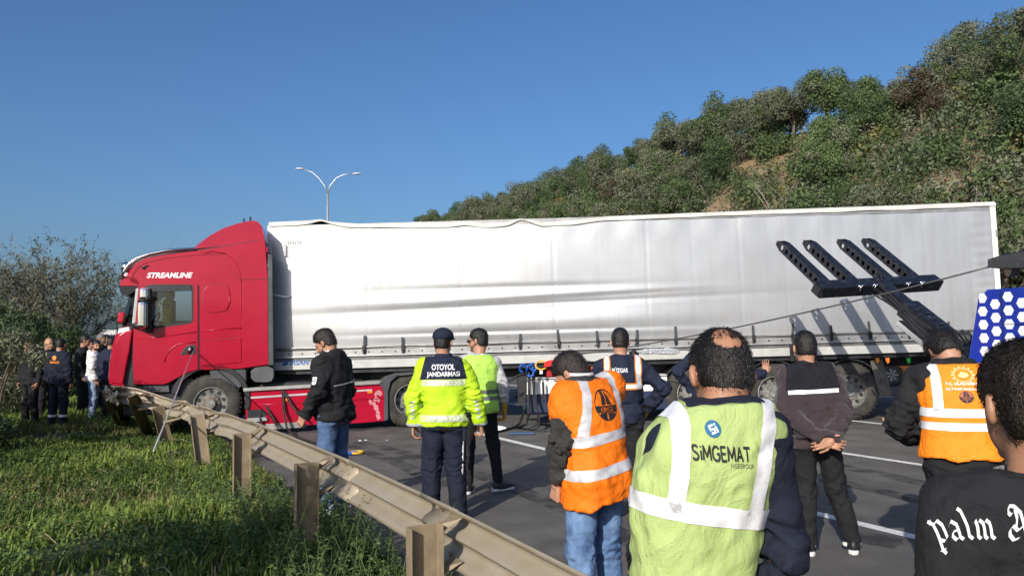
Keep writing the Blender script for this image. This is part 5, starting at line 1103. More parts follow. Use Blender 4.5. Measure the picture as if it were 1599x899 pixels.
for q in range(7): c = q1.lerp(base, .08 + q * .13) + un_ * .125 - WO; mb = MB(); mb.box(c, (.06, .06, .02)); mb.build('arm_bolt', M_blackm, arm_, None, .004)
c = base + nb_ * .25 - bd * .15 + un_ * .16 - WO; mb = MB()
for q in range(4): mb.tube([c + bd * q * .07, c + bd * q * .07 + un_ * .07 - nb_ * .05 * (q % 2), c + bd * (q * .07 + .03) - nb_ * .2], .022, 6)
mb.build('hydraulic_hose', M_dplast, arm_, True)
for q in range(3):
    mb = MB(); mb.tube([base.lerp(q0, f_) - bd * (.155 + .02 * q) + un_ * (.05 - .05 * q + .03 * math.sin(f_ * 9 + q)) - WO for f_ in np.linspace(-.1, .92, 14)], .014, 6); mb.build('hydraulic_hose', M_dplast, arm_, True)
mb = MB(); mb.bar(base - nb_ * .3 - WO, base - nb_ * .3 + Vector((0, 0, -1.0)) - WO, .5, .5, WA); mb.build('arm_pivot', M_lift, wr, None, .02)
# body side: plane through the rear corner, running forwards
C0 = Vector(atY(1527, 470, 9.35)); C0z = C0.z
def wpl(x, y):                                   # pixel -> (forward distance, z) on the body side plane
    d = ray(x, y); n_ = WB; k = (C0 - Vector(CAM)).dot(n_) / Vector(d).dot(n_); p = Vector(CAM) + Vector(d) * k; return -(p - C0).dot(WA), p.z
def wpt(u, v, off=0): return C0 - WA * u - WB * off + Vector((0, 0, v - C0.z)) - WO
o1 = [wpl(1527, 466), wpl(1541, 452)]; s1 = wpl(1511, 566)
zt = o1[1][1]; zb = s1[1]
side = [(s1[0], zb), (o1[0][0], o1[0][1]), (o1[1][0], zt), (4.6, zt), (4.6, zb)]
mb = MB(); n = len(side); V = [wpt(u, v) for u, v in side] + [wpt(u, v, -2.35) for u, v in side]; mb.add(V, [tuple(range(n)), tuple(range(2 * n - 1, n - 1, -1))] + [(i, (i + 1) % n, (i + 1) % n + n, i + n) for i in range(n)]); bod = mb.build('body', M_blue, wr, None, .012)
hexes = []; R_ = .066
clip = lambda u, v: True
uu = np.arange(.06, 2.4, .165)
for i, u in enumerate(uu):
    for j in range(9):
        v = zt - .13 - j * .16 - (.08 if i % 2 else 0) + .03
        if v < zb + .05 or v > zt - .06: continue
        left = np.interp(v, [zb, o1[0][1], zt], [s1[0], o1[0][0], o1[1][0]]); 
        if u - R_ < left + .03: 
            if u + R_ * .4 < left: continue
            hexes.append([(max(a, left + .015), b) for a, b in ngon(u, v, R_, 6)]); continue
        hexes.append(ngon(u, v, R_, 6))
for v in []:
    left = float(np.interp(v, [zb, o1[0][1], zt], [s1[0], o1[0][0], o1[1][0]])); hexes.append([(left + .012, v - .04), (left + .055, v - .06), (left + .08, v), (left + .055, v + .06), (left + .012, v + .04)]) if left < -.0 else None
for h_ in hexes: flat_print('white_hexagon', polys2d([h_]), lambda u, v: tuple(wpt(u, v, .004)), M_hex, bod)
for u in (o1[1][0] + .18, 1.2, 2.4): mb = MB(); mb.bar(wpt(u, zb + .02, .006), wpt(u, zt - .03, .006), .006, .008, WA); mb.build('door_seam', M_dplast, bod)
mb = MB(); mb.bar(wpt(o1[1][0] + .19, zt - .42, .006), wpt(4.5, zt - .42, .006), .008, .006); mb.build('door_seam', M_dplast, bod)
mb = MB(); mb.bar(wpt(s1[0] + .02, zb - .03, -.01), wpt(4.6, zb - .03, -.01), .05, .06); mb.build('silver_trim', M_alu, wr)
mb = MB(); c0, c1 = wpt(s1[0] + .1, zb - .25, -.3), wpt(7.4, zb - .25, -.3); mb.bar(c0 + WB * .9, c1 + WB * .9, 1.1, .35); mb.build('chassis', M_blackm, wr, None, .02)
mb = MB(); side2 = [(s1[0] + .05, zb - .06), (4.6, zb - .06), (4.6, zb - .36), (s1[0] + .1, zb - .36)]; V = [wpt(u, v, -.03) for u, v in side2] + [wpt(u, v, -2.3) for u, v in side2]; mb.add(V, [(0, 1, 2, 3), (7, 6, 5, 4)] + [(i, (i + 1) % 4, (i + 1) % 4 + 4, i + 4) for i in range(4)]); mb.build('lower_body', M_blue, wr, None, .01)
for u in (1.3, 2.65, 6.2):
    for off, rz in ((-.04, 0), (-2.31, math.pi)):
        p_ = wpt(u, .505, off); w_ = wheel(wr, p_, .505, .34, deep=.08); w_.rotation_euler = (0, 0, math.atan2(-WA.y, -WA.x) + math.pi + rz if False else math.atan2(WB.y, WB.x) - math.pi / 2 + rz)
side3 = [(4.75, .55), (4.75, 3.2), (6.9, 3.1), (7.15, 1.9), (7.2, .5)]; V = [wpt(u, v, 0) for u, v in side3] + [wpt(u, v, -2.35) for u, v in side3]; n = 5; mb = MB(); mb.add(V, [tuple(range(n)), tuple(range(2 * n - 1, n - 1, -1))] + [(i, (i + 1) % n, (i + 1) % n + n, i + n) for i in range(n)]); mb.build('cab', M_blue, wr, None, .06)
for off in (.004, -2.354): mb = MB(); V = [wpt(u, v, off) for u, v in ((5.5, 1.85), (5.5, 2.75), (6.75, 2.65), (6.95, 1.85))]; mb.add(V, [(0, 1, 2, 3)]); mb.build('cab_window', mat('dark_glass', (.02, .025, .03), .08), wr)
# upper boom and its rope sheave
b0, b1 = Vector(atY(1556, 411, 9.4)), Vector(atY(1680, 398, 8.0)); mb = MB(); d_ = (b1 - b0).normalized(); sd_ = d_.cross(Vector((0, 0, 1))).normalized()
V = [];
for s_, h_ in ((0, .05), (.28, .085), (.9, .11), (2.4, .15)):
    c = b0 + d_ * s_ - WO
    for a, b in ((-1, -1), (1, -1), (1, 1), (-1, 1)): V.append(c + sd_ * a * .11 + Vector((0, 0, b * h_)))
mb.add(V, [(i * 4 + j, i * 4 + (j + 1) % 4, (i + 1) * 4 + (j + 1) % 4, (i + 1) * 4 + j) for i in range(3) for j in range(4)] + [(0, 3, 2, 1), (12, 13, 14, 15)]); bm_ = mb.build('upper_boom', M_lift, wr, None, .012)
mb = MB(); c = b0 + d_ * .3 - WO - Vector((0, 0, .10)); mb.tube([c - sd_ * .05, c + sd_ * .05], .075, 16); mb.build('sheave', mat('dull_brass', (.22, .17, .12), .5, .5), bm_, 40)
mb = MB(); mb.bar(b0 + d_ * 1.9 - WO, b0 + d_ * 1.9 + Vector((0, 0, -1.2)) - WO, .3, .35, WA); mb.build('boom_mast', M_lift, wr, None, .02)
# winch rope from the boom to the slings under the trailer
rp0 = b0 - Vector((0, 0, .02)); rp1 = Vector(atY(905, 553, 13.95)); mb = MB(); mb.tube([rp0.lerp(rp1, f) - Vector((0, 0, .10 * 4 * f * (1 - f))) for f in np.linspace(0, 1, 24)], .011, 6)
M_rope = mat('steel_rope', (.10, .10, .10), .5, .5, vs=40); tag(mb.build('winch_rope', M_rope, None, True), 'thin steel winch rope stretched from the black boom to the trailer', 'rope')

# ------------------------------------------------------------------ slings, hooks and chains
M_chain = mat('chain_steel', (.045, .043, .042), .5, .6, var=.4, vs=20); M_bhook = mat('blue_hook_paint', (.01, .075, .36), .45); M_ysl = mat('yellow_sling', (.62, .36, .03), .7); M_rsl = mat('red_sling', (.62, .02, .025), .75, bump=.4, bs=80)
def chain(pts, label=None, link_=.066, r=.0075, group='lifting chains', name='chain', w=.017):
    P = [Vector(p) for p in pts]; R2 = resample(P, .01); mb = MB(); d = 0; k = 0; last = R2[0]
    for p in R2[1:]:
        d += (p - last).length
        if d >= link_ * .72:
            t = (p - last).normalized(); a = t.cross(Vector((.3, 1, .2))).normalized(); b = t.cross(a); s_ = a if k % 2 else b; c = (p + last) / 2; h_ = link_ / 2 - w / 2
            ring_ = [c + t * (h_ * (1 if math.cos(q) > 0 else -1) + math.cos(q) * w) + s_ * math.sin(q) * w for q in np.linspace(.2, 6.48, 11)[:-1]]; mb.tube(ring_, r, 5, closed=True); k += 1; d = 0; last = p
    o = mb.build(name, M_chain, None, True); o['kind'] = 'stuff' if label is None else ''
    if label: del o['kind']; tag(o, label, 'chain', group)
    return o
def T3(x, y, Y=14.1): return Vector(atY(x, y, Y))
def G3(x, y, z=.02): p = gnd(x, y); return Vector((p[0], p[1], z))
chain([T3(821, 582, 14.08), T3(821, 610, 14.06), T3(819, 640, 13.9), T3(812, 660, 13.4), G3(805, 668), G3(785, 674), G3(770, 677)], 'dark chain hanging from the blue hooks and trailing to the left on the road')
chain([T3(826, 582, 14.05), T3(826, 612, 14.03), T3(826, 645, 13.8), T3(822, 662, 13.3), G3(812, 668), G3(800, 668)], 'dark chain hanging straight from the blue hooks to the road')
chain([T3(834, 584, 14.06), T3(835, 620, 14.05), T3(840, 645, 13.9), T3(842, 661, 13.5), G3(860, 666), G3(900, 664), G3(940, 660)], 'dark chain running from the hooks along the road under the white box')
chain([T3(832, 590, 14.1), T3(834, 622, 14.1)], 'short loose chain end beside the blue hooks'); chain([T3(848, 596, 14.1), T3(849, 625, 14.1)], 'short chain end hanging by the white tag')
chain([T3(793, 596, 14.0), T3(805, 588, 14.0), T3(820, 583, 14.05)], 'chain slung in front of the red tool box')
chain([T3(402, 605, 13.75), T3(404, 635, 13.7), T3(409, 672, 13.55)], 'chain hanging down the front of the red skirt'); chain([T3(404, 610, 13.75), T3(416, 634, 13.7), T3(434, 668, 13.6)], 'chain slanting across the red skirt by the step', link_=.09)
chain([T3(441, 605, 13.75), T3(443, 640, 13.7), T3(448, 668, 13.6), G3(462, 684), G3(490, 693), G3(530, 700)], 'chain hanging by the amber lamp and trailing across the road'); chain([T3(443, 610, 13.75), T3(455, 632, 13.7), T3(470, 652, 13.6)], 'chain slanting across the red skirt behind the man in jeans', link_=.10)
def hook_set(p, sc=1.0, label='', group='lifting hooks', flat=False):
    root = empty('chain_hook', p); tag(root, label, 'hook', group); r_ = random.Random(int(p[0] * 100)); f3 = (lambda x, y, z: Vector((x, z * .4, y * .15 + .03))) if flat else (lambda x, y, z: Vector((x, y, z)))
    for k in range(4):
        mb = MB(); o_ = Vector((r_.uniform(-.1, .1), r_.uniform(-.03, .03), r_.uniform(-.08, .06))) * sc; a0 = r_.uniform(0, 6)
        mb.tube([f3(*(o_ + Vector((.055 * math.cos(a) * sc, .02 * math.sin(a * 2), .07 * math.sin(a) * sc)))) for a in np.linspace(a0, a0 + 4.6, 11)], [.022 * sc] * 9 + [.018 * sc, .008], 7); mb.build('hook', M_bhook, root, True)
    return root
hook_set(T3(824, 577, 14.02), 1.0, 'cluster of blue chain hooks hanging under the trailer side')
hk = hook_set(G3(543, 710, 0), 1.15, 'blue chain hooks lying on the road by the man in jeans', flat=True)
mb = MB(); c = G3(556, 709, .03); mb.tube([c + Vector((.10 * math.cos(a), .10 * math.sin(a), 0)) for a in np.linspace(0, 6.28, 21)[:-1]], .018, 8, closed=True); tag(mb.build('lifting_ring', M_ysl, None, True), 'yellow lifting ring lying flat on the road', 'ring', 'lifting rings')
mb = MB(); c = T3(845, 570, 14.0); mb.tube([c + Vector((.10 * math.cos(a), .02 * math.sin(a), .075 * math.sin(a))) for a in np.linspace(0, 6.28, 21)[:-1]], .017, 8, closed=True); tag(mb.build('lifting_ring', M_ysl, None, True), 'yellow lifting ring hooked to the red sling', 'ring', 'lifting rings')
mb = MB(); r_ = random.Random(4); a, b = T3(850, 571, 13.98), T3(882, 560, 13.96)
for q in range(5): mb.tube([a.lerp(b, f) + Vector((0, .02 * math.sin(q * 2), .028 * math.sin(q * 1.7 + f * 5) + .012 * (q - 2))) for f in np.linspace(0, 1, 7)], .020, 6)
tag(mb.build('sling', M_rsl, None, True), 'bunched red lifting sling between yellow ring and winch rope', 'sling')
mb = MB(); a, b = T3(880, 561, 13.95), T3(908, 553, 13.95)
for q in range(4): mb.tube([a.lerp(b, f) + Vector((0, 0, .03 * math.sin(q * 2 + f * 4))) for f in np.linspace(0, 1, 6)], [.01, .025, .018, .03, .015, .012], 6)
tag(mb.build('shackle', mat('worn_shackle', (.40, .39, .37), .4, .8), None, True), 'worn grey shackle joining red sling and winch rope', 'shackle')
mb = MB(); c = T3(845, 580, 13.99); mb.box(c, (.055, .012, .085)); tag(mb.build('hang_tag', M_wline, None, None, .012), 'small white tag hanging beside the blue hooks', 'tag')
mb = MB(); c = G3(815, 678, .02); mb.bar(c - Vector((.22, 0, 0)), c + Vector((.22, -.03, 0)), .07, .03); tag(mb.build('pry_tool', mat('blue_tool', (.015, .06, .16), .5), None, None, .01), 'flat blue tool lying on the road near the chains', 'tool')
def crumple(c, s_, m_, label, seed, cat='litter', group='litter on the road'):
    r_ = random.Random(seed); bm = bmesh.new(); bmesh.ops.create_icosphere(bm, subdivisions=2, radius=1)
    for v in bm.verts: v.co = Vector((v.co.x * s_[0], v.co.y * s_[1], max(0, v.co.z * s_[2] + s_[2] * .4))) * r_.uniform(.6, 1.2)
    me = bpy.data.meshes.new('litter'); bm.to_mesh(me); bm.free(); o = link('litter', me, m_); o.location = c; tag(o, label, cat, group)
M_bag = mat('white_plastic_bag', (.72, .74, .76), .35, var=.12, vs=9)
crumple(G3(781, 671, 0), (.10, .07, .05), M_bag, 'crumpled white plastic next to the chain end', 1); crumple(G3(562, 688, 0), (.03, .02, .01), M_bag, 'tiny white scrap on the bare asphalt', 2); crumple(G3(571, 687, 0), (.02, .02, .008), M_bag, 'tiny white scrap on the bare asphalt', 3); crumple(G3(604, 687, 0), (.018, .015, .006), M_bag, 'tiny white scrap on the bare asphalt', 4); crumple(G3(860, 655, 0), (.05, .03, .02), M_bag, 'white scrap under the white box', 5); crumple(G3(782, 738, 0), (.02, .02, .008), M_bag, 'tiny white scrap on the bare asphalt', 6)
# the grey rod jammed in the door handle
a = Vector((*kpx(302, 548, SY - .1), 0)); p0 = KP + ux * a.x + un * (SY - .1); r0 = Vector((p0[0], p0[1], a.y)); r1 = Vector(atL(240, 704, .62)); mb = MB(); mb.tube([r0, r1], .0105, 8); tag(mb.build('metal_rod', mat('grey_rod', (.50, .50, .50), .4, .6), None, True), 'long thin grey metal rod leaning from the door handle to the grass', 'rod')
# plank under the rear of the trailer
c = G3(1420, 657, .035); mb = MB(); mb.bar(c - Vector((.45, -.10, 0)), c + Vector((.75, -.22, 0)), .14, .06); tag(mb.build('plank', mat('raw_plank', (.36, .27, .15), .8, var=.25, vs=8), None, None, .006), 'short wooden plank lying behind the trailer wheels', 'plank')
# flat clear bag by the rail foot
bgo = gnd(505, 797); crumple((bgo[0] - .03, bgo[1], 0), (.17, .09, .04), mat('clear_plastic', (.62, .68, .74), .15), 'flattened pale plastic bag lying under the guardrail', 9)

# ------------------------------------------------------------------ far traffic
M_lorw = mat('lorry_white', (.62, .62, .60), .5, var=.1); M_dark = mat('dark_window', (.03, .035, .04), .15)
def far_lorry(t, L, m, label, cargo=True, s_=1.0):
    root = empty('queued_lorry', rd(t, L), (0, 0, RA)); tag(root, label, 'lorry', 'lorries queuing on the road behind')
    mb = MB(); mb.prism([(-1.2, .5), (-1.2, 3.0), (.75, 3.1), (1.0, 2.0), (1.1, .5)], -1.22, 1.22, f=lambda p, h: (h, -p[0], p[1])); mb.build('cab', m, root, None, .06)
    mb = MB(); mb.add([(-1.05, -.86, 2.9), (1.05, -.86, 2.9), (1.08, -1.03, 1.9), (-1.08, -1.03, 1.9)], [(0, 1, 2, 3)]); mb.build('windscreen', M_dark, root)
    mb = MB(); mb.box((0, -1.08, 1.2), (1.7, .1, .7)); mb.build('grille', M_dplast, root)
    if cargo: mb = MB(); mb.box((0, 7, 2.55), (2.5, 10.5, 2.75)); mb.build('cargo_box', M_lorw, root, None, .03)
    for y in (-.1, 3.5, 9.5, 11):
        for x in (-1.05, 1.05): mb = MB(); mb.tube([(x - .15, y, .5), (x + .15, y, .5)], .5, 16); mb.build('wheel', M_rub, root, 40)
far_lorry(176, 3.6, M_lorw, 'white lorry at the head of the distant queue'); far_lorry(205, 3.4, M_lorw, 'white lorry second in the distant queue'); far_lorry(150, 7.2, mat('lorry_red', (.4, .03, .03), .4), 'red lorry in the far queue partly behind the crashed cab'); far_lorry(240, 3.5, M_lorw, 'white lorry last in the distant queue'); far_lorry(190, 7.0, M_lorw, 'white lorry in the middle lane of the queue')
def car(name, loc, rz, paint, label, cat='car', group=None):
    root = empty(name, loc, (0, 0, rz)); tag(root, label, cat, group)
    mb = MB(); pr = [(-2.1, .30), (-2.15, .62), (-2.0, .86), (-1.1, .95), (-.45, 1.42), (1.0, 1.46), (1.75, 1.0), (2.1, .92), (2.15, .5), (2.1, .28), (1.68, .28), (1.6, .52), (1.3, .62), (1.02, .5), (.95, .24), (-.95, .24), (-1.02, .5), (-1.3, .62), (-1.6, .52), (-1.68, .28)]
    mb.prism(pr, -.87, .87); mb.build('body', paint, root, 30, .05)
    for y in (-.88, .88): mb = MB(); mb.add([(-.95, y, .96), (-.4, y, 1.36), (.95, y, 1.39), (1.5, y, 1.0)], [(0, 1, 2, 3)]); mb.build('side_window', M_dark, root)
    for x in (-1.32, 1.32):
        for y, r_ in ((-.9, 0), (.9, math.pi)):
            w_ = wheel(root, (x, y, .33), .33, .21, deep=.03, hub_r=.05, bolts=5); w_.rotation_euler = (0, 0, r_)
            mb = MB()
            for q in range(7): a = 6.283 * q / 7; mb.bar((0, .0, 0), (math.cos(a) * .19, .0, math.sin(a) * .19), .02, .04, (0, 1, 0))
            mb.build('spoke', mat('alloy', (.62, .62, .62), .3, .8), w_)
    for y in (-.6, .6): mb = MB(); mb.box((2.13, y, .78), (.06, .34, .14)); mb.build('tail_lamp', mat('red_lens', (.4, .01, .01), .2), root, None, .01)
    mb = MB(); mb.box((2.16, 0, .42), (.06, 1.6, .18)); mb.build('bumper', M_dplast, root, None, .02); return root
pc = atY(1393, 590, 22.5); car('service_car', (pc[0] - 1.32, 23.4, 0), .0, mat('orange_car_paint', (.62, .16, .02), .35, coat=.4), 'orange service car seen under the trailer floor')
car('parked_car', rd(120, 4.4), RA + math.pi / 2, mat('dark_car_paint', (.03, .035, .05), .3, coat=.5), 'small dark car in front of the distant lorries')
# ------------------------------------------------------------------ people
SKIN = mat('skin', (.40, .205, .130), .52, bump=.12, bs=220, var=.10, vs=14); SKIN2 = mat('skin_tan', (.34, .165, .098), .5, bump=.15, bs=200, var=.14, vs=12)
def cloth(name, c, rough=.85, var=.18, vs=7, bump=.25, bs=320, sheen=.0, col2=None, lo=.35, hi=.65, wr=.55):
    m = mat(name, c, rough, var=var, vs=vs, bump=bump, bs=bs, sheen=sheen, col2=col2, spec=.25, lo=lo, hi=hi); N = m.node_tree.nodes; K = m.node_tree.links
    bw = N['Bump']; tc = N['Texture Coordinate']; n = N.new('ShaderNodeTexNoise'); n.inputs['Scale'].default_value = 7; n.inputs['Detail'].default_value = 3; n.inputs['Distortion'].default_value = 1.8; K.new(tc.outputs['Object'], n.inputs['Vector'])
    b2 = N.new('ShaderNodeBump'); b2.inputs['Strength'].default_value = wr; b2.inputs['Distance'].default_value = .035; K.new(n.outputs['Fac'], b2.inputs['Height']); K.new(b2.outputs['Normal'], bw.inputs['Normal']); return m
K_black = cloth('black_cloth', (.014, .014, .016)); K_navy = cloth('navy_cloth', (.014, .018, .038)); K_navy2 = cloth('dark_navy_twill', (.012, .015, .028)); K_jean = cloth('blue_denim', (.075, .125, .235), .85, .22, 10, .35, 420); K_jean2 = cloth('faded_denim', (.085, .16, .32), .85, .25, 9, .35, 420, col2=(.16, .26, .44)); K_char = cloth('charcoal_knit', (.035, .034, .032), .9, .2, 12, .4, 260)
K_neon = cloth('neon_yellow_cloth', (.44, .66, .02), .65, .07, 4); K_lime = cloth('lime_vest_cloth', (.40, .66, .10), .7, .08, 5); K_old = cloth('worn_lime_vest_cloth', (.42, .52, .19), .75, .10, 6, .3, 240, col2=(.30, .38, .12), lo=.48, hi=.85); K_org = cloth('orange_vest_cloth', (.82, .17, .006), .65, .07, 5); K_org2 = cloth('bright_orange_vest_cloth', (.86, .23, .012), .65, .06, 5)
K_sil = mat('reflective_tape', (.52, .52, .53), .38, .15, var=.14, vs=16, bump=.2, bs=60); K_silw = mat('bright_reflective_tape', (.74, .74, .75), .35, .1, var=.12, vs=14, bump=.25, bs=50); K_dgrey = mat('grey_band', (.12, .13, .12), .7); K_white = cloth('white_cloth', (.66, .66, .65)); K_wht = mat('white_print_ink', (.74, .74, .74), .7, var=.2, vs=30); K_ink = mat('black_print_ink', (.012, .012, .012), .7, var=.2, vs=20); K_plum = cloth('dark_plum_fleece', (.042, .030, .034), .95, .15, 8, .5, 300, sheen=.15); K_fleece = cloth('black_fleece', (.013, .013, .017), .95, .2, 8, .5, 300); K_glove = cloth('yellow_work_glove', (.62, .34, .05), .8); K_sole = mat('white_sole', (.66, .65, .62), .6); K_shoe = mat('black_shoe', (.016, .016, .017), .5); K_grey = cloth('grey_sleeve', (.42, .42, .42), .85, .25, 18)
STB = mat('stubble', (.13, .075, .055), .7, var=.3, vs=60); HB = mat('hair_dark_brown', (.016, .011, .008), .45, var=.5, vs=80, bump=.5, bs=220, spec=.4)
def Z(f, v): return v * f.s
def vband(f, host, x0, x1, zlo, zhi, m, yside=None, tilt=0.0, **k):
    pl = [((x0, 0, 1.3), (1, 0, tilt)), ((x1, 0, 1.3), (-1, 0, -tilt)), ((0, 0, zlo), (0, 0, 1)), ((0, 0, zhi), (0, 0, -1))]
    if yside == 'back': pl.append(((0, 0.02, 0), (0, -1, 0)))
    return f.band(host, pl, m, **k)
def chevrons(f, host, u0, u1, zc, hh, m, step=.036, w=.02, y=None, frame=None, direc=(0, 1, 0), slope=0.0):
    P = []; u = u0
    while u < u1: P.append([(u, zc - hh + slope * u), (u + w, zc - hh + slope * u), (u + w + hh * .8, zc + slope * u), (u + w, zc + hh + slope * u), (u, zc + hh + slope * u), (u + hh * .8, zc + slope * u)]); u += step
    return wrap_print('chevron_tape', polys2d(P), host, m, off=.0045, frame=frame, direc=direc)
def road_emblem(host, cx, cz, r, m, ry=None, back=None):
    ry = ry or r; a = np.linspace(0, 2 * math.pi, 29)[:-1]; ci = lambda k: [(cx + r * k * math.cos(t), cz + ry * k * math.sin(t)) for t in a]
    P = [[ci(1.0), ci(.93)]]
    P += [[(cx - .30 * r, cz + .92 * ry), (cx - .05 * r, cz + .96 * ry), (cx - .02 * r, cz + .02 * ry), (cx - .42 * r, cz + .02 * ry)], [(cx + .05 * r, cz + .96 * ry), (cx + .10 * r, cz + .94 * ry), (cx + .52 * r, cz + .02 * ry), (cx + .06 * r, cz + .02 * ry)]]
    P += [[(cx - .98 * r, cz - .04 * ry), (cx + .98 * r, cz - .04 * ry), (cx + .94 * r, cz - .12 * ry), (cx - .94 * r, cz - .12 * ry)], [(cx - .90 * r, cz - .40 * ry), (cx + .90 * r, cz - .40 * ry), (cx + .88 * r, cz - .46 * ry), (cx - .88 * r, cz - .46 * ry)]]
    P += [[(cx - .96 * r, cz - .12 * ry), (cx - .52 * r, cz - .12 * ry), (cx - .52 * r, cz - .40 * ry), (cx - .90 * r, cz - .40 * ry)], [(cx + .52 * r, cz - .12 * ry), (cx + .96 * r, cz - .12 * ry), (cx + .90 * r, cz - .40 * ry), (cx + .52 * r, cz - .40 * ry)]]
    P += [[(cx - .62 * r, cz - .50 * ry), (cx - .06 * r, cz - .50 * ry), (cx - .06 * r, cz - .93 * ry), (cx - .36 * r, cz - .86 * ry), (cx - .72 * r, cz - .62 * ry)], [(cx + .06 * r, cz - .50 * ry), (cx + .62 * r, cz - .50 * ry), (cx + .72 * r, cz - .62 * ry), (cx + .36 * r, cz - .86 * ry), (cx + .06 * r, cz - .93 * ry)]]
    wrap_print('road_emblem', polys2d(P), host, m, off=.004); wrap_print('emblem_lettering', fit(textmesh('KGM', 1, .03), cx, cz - .26 * ry, r * .92, ry * .24), host, m, off=.004)

# 1 the highway gendarme
g = gnd(695, 812); f = Figure('officer in navy cap and neon yellow jacket with black lettering panel', (g[0], g[1], 0), math.radians(4), 1.74, h=.010, girth=1.06, seed=1, L=dict(el=(-.285, -.02, 1.12), wr=(-.285, .03, .87)), R=dict(el=(.29, -.02, 1.12), wr=(.335, .05, .86), curl=60), head=(math.radians(-18), .12, 0), legs=dict(L=dict(kn=(-.12, .02, .5), an=(-.13, -.02, .085)), R=dict(kn=(.10, .02, .5), an=(.125, -.02, .085))))
f.body(SKIN); f.hair(M_hair, .006, -.07); f.trousers(K_navy2, (.112, .092, .078), fold=.010); f.shoes(K_shoe, K_shoe); j = f.shirt('jacket', K_neon, .028, .86, 1.49, .022, (.074, .066, .054), collar=.05, fold=.007, flare=.01)
f.band(j, [((0, 0, 1.285), (0, 0, 1)), ((-.185, 0, 1.40), (1, 0, -.25)), ((.185, 0, 1.40), (-1, 0, -.25))], K_navy, 'navy_yoke', .003)
yk = f.root.children[-1]
y_ = [c for c in j.children][0]
wrap_print('lettering', fit(textmesh('OTOYOL', 1, .025), 0, 1.395, .21, .052), y_, K_wht, off=.004); wrap_print('lettering', fit(textmesh('JANDARMASI', 1, .03), 0, 1.327, .30, .056), y_, K_wht, off=.004)
f.ring(j, 1.225, 1.28, mat('pale_yellow_tape', (.60, .70, .30), .5), extra=[((-.20, 0, 0), (1, 0, 0)), ((.20, 0, 0), (-1, 0, 0))]); f.ring(j, .905, .965, MATS['pale_yellow_tape'], extra=[((-.215, 0, 0), (1, 0, 0)), ((.215, 0, 0), (-1, 0, 0))])
chevrons(f, j, -.18, .165, 1.253, .024, K_sil); chevrons(f, j, -.20, .175, .935, .026, K_sil)
for q in 'LR':
    e, w = f.J['el' + q], f.J['wr' + q]; n = Vector(w - e).normalized(); P_ = []
    for k in range(5): c = e + (w - e) * (.12 + k * .14); P_.append([(c[0] - .022, c[2] - .012), (c[0], c[2] - .028), (c[0] + .022, c[2] - .012), (c[0] + .022, c[2] + .006), (c[0], c[2] - .010), (c[0] - .022, c[2] + .006)])
    wrap_print('chevron_tape', polys2d(P_), j, K_sil, off=.005)
    c = Vector(e + (w - e) * .90); f.band(j, [(c, n), (tuple(Vector(w) - n * .002), -n), (Vector(w) + Vector((0, 0, .3)), (0, 0, -1)), ((.19 if q == 'R' else -.19, 0, 0), (1 if q == 'R' else -1, 0, 0))], mat('grey_cuff', (.42, .45, .48), .6), 'cuff', .004)
Zc = f.hc.astype(np.float32)
def cap_fn(P):
    X = (P - Zc) @ f.hR; d = np.maximum(ellip(X, (0, -.012, .055), (.098, .118, .083)), .032 - X[..., 2] * 1.0 + .10 * X[..., 1]); b = np.maximum(ellip(X, (0, .07, .045), (.085, .10, .016)), .02 - X[..., 1]); return np.minimum(d, b)
f.mesh('cap', cap_fn, f.hc - .18, f.hc + .2, K_navy, None, .006)
mb = MB(); mb.box((.185, -.05, .80), (.04, .09, .16)); mb.build('thigh_pouch', K_navy2, f.root, None, .015); mb = MB(); mb.tube([(.17, -.05, .74), (.165, -.05, .5), (.155, -.06, .25)], [.012, .010, .012], 6); mb.build('leg_braid', K_sil, f.root, True)

# 2 man in lime vest and sunglasses
g = gnd(750, 768); f = Figure('man in lime safety vest with grey sleeves, sunglasses and a yellow glove', (g[0], g[1], 0), math.radians(6), 1.74, h=.011, seed=2, head=(math.radians(62), .05, 0), L=dict(el=(-.25, .08, 1.13), wr=(-.20, .25, 1.02)), R=dict(el=(.27, -.03, 1.13), wr=(.285, .08, .87), curl=45), legs=dict(L=dict(kn=(-.12, .03, .5), an=(-.13, -.05, .085), foot=.25), R=dict(kn=(.15, .05, .5), an=(.20, .02, .085), foot=1.05)))
f.body(SKIN, hands=('L',)); f.hair(M_hair, .008, -.065, .012, strands=1500, slen=.012); f.beard(STB, .0012); f.trousers(K_black, (.095, .070, .052), low=.10, fold=.006); f.shoes(K_shoe, K_sole); f.shirt('sweater', K_grey, .012, .95, 1.49, .014, (.066, .058, .046), fold=.006)
for c_ in (1,): 
    V, Q = f.hand_mesh('R', 1.1); link('glove', fast_mesh('glove', V, Q), K_glove, f.root, True)
v = f.vest(K_lime, .034, .87, .195, open_side=.36); f.ring(v, 1.055, 1.095, K_dgrey, name='grey_band'); f.ring(v, .985, 1.025, K_dgrey, name='grey_band')
fd = []
for a_, b_ in ((-.02, 1.36), (-.10, 1.30), (.08, 1.30), (-.02, 1.22)): fd += [[(a_ - .035, b_), (a_ + .035, b_), (a_ + .035, b_ + .004), (a_ - .035, b_ + .004)], [(a_, b_ - .035), (a_ + .004, b_ - .035), (a_ + .004, b_ + .035), (a_, b_ + .035)]]
wrap_print('fold_mark', polys2d(fd), v, mat('vest_crease', (.22, .42, .05), .8))
mb = MB(); pts = [f.hc + f.hR @ np.array(q) for q in ((-.052, .085, .004), (-.03, .104, .004), (0, .112, .010), (.03, .104, .004), (.052, .085, .004))]; mb.tube(pts, [.016, .019, .006, .019, .016], 8)
for g_ in (-1, 1): mb.tube([f.hc + f.hR @ np.array(q) for q in ((g_ * .058, .075, .008), (g_ * .080, .0, .006))], .003, 5)
mb.build('sunglasses', M_dplast, f.bodyo, True)

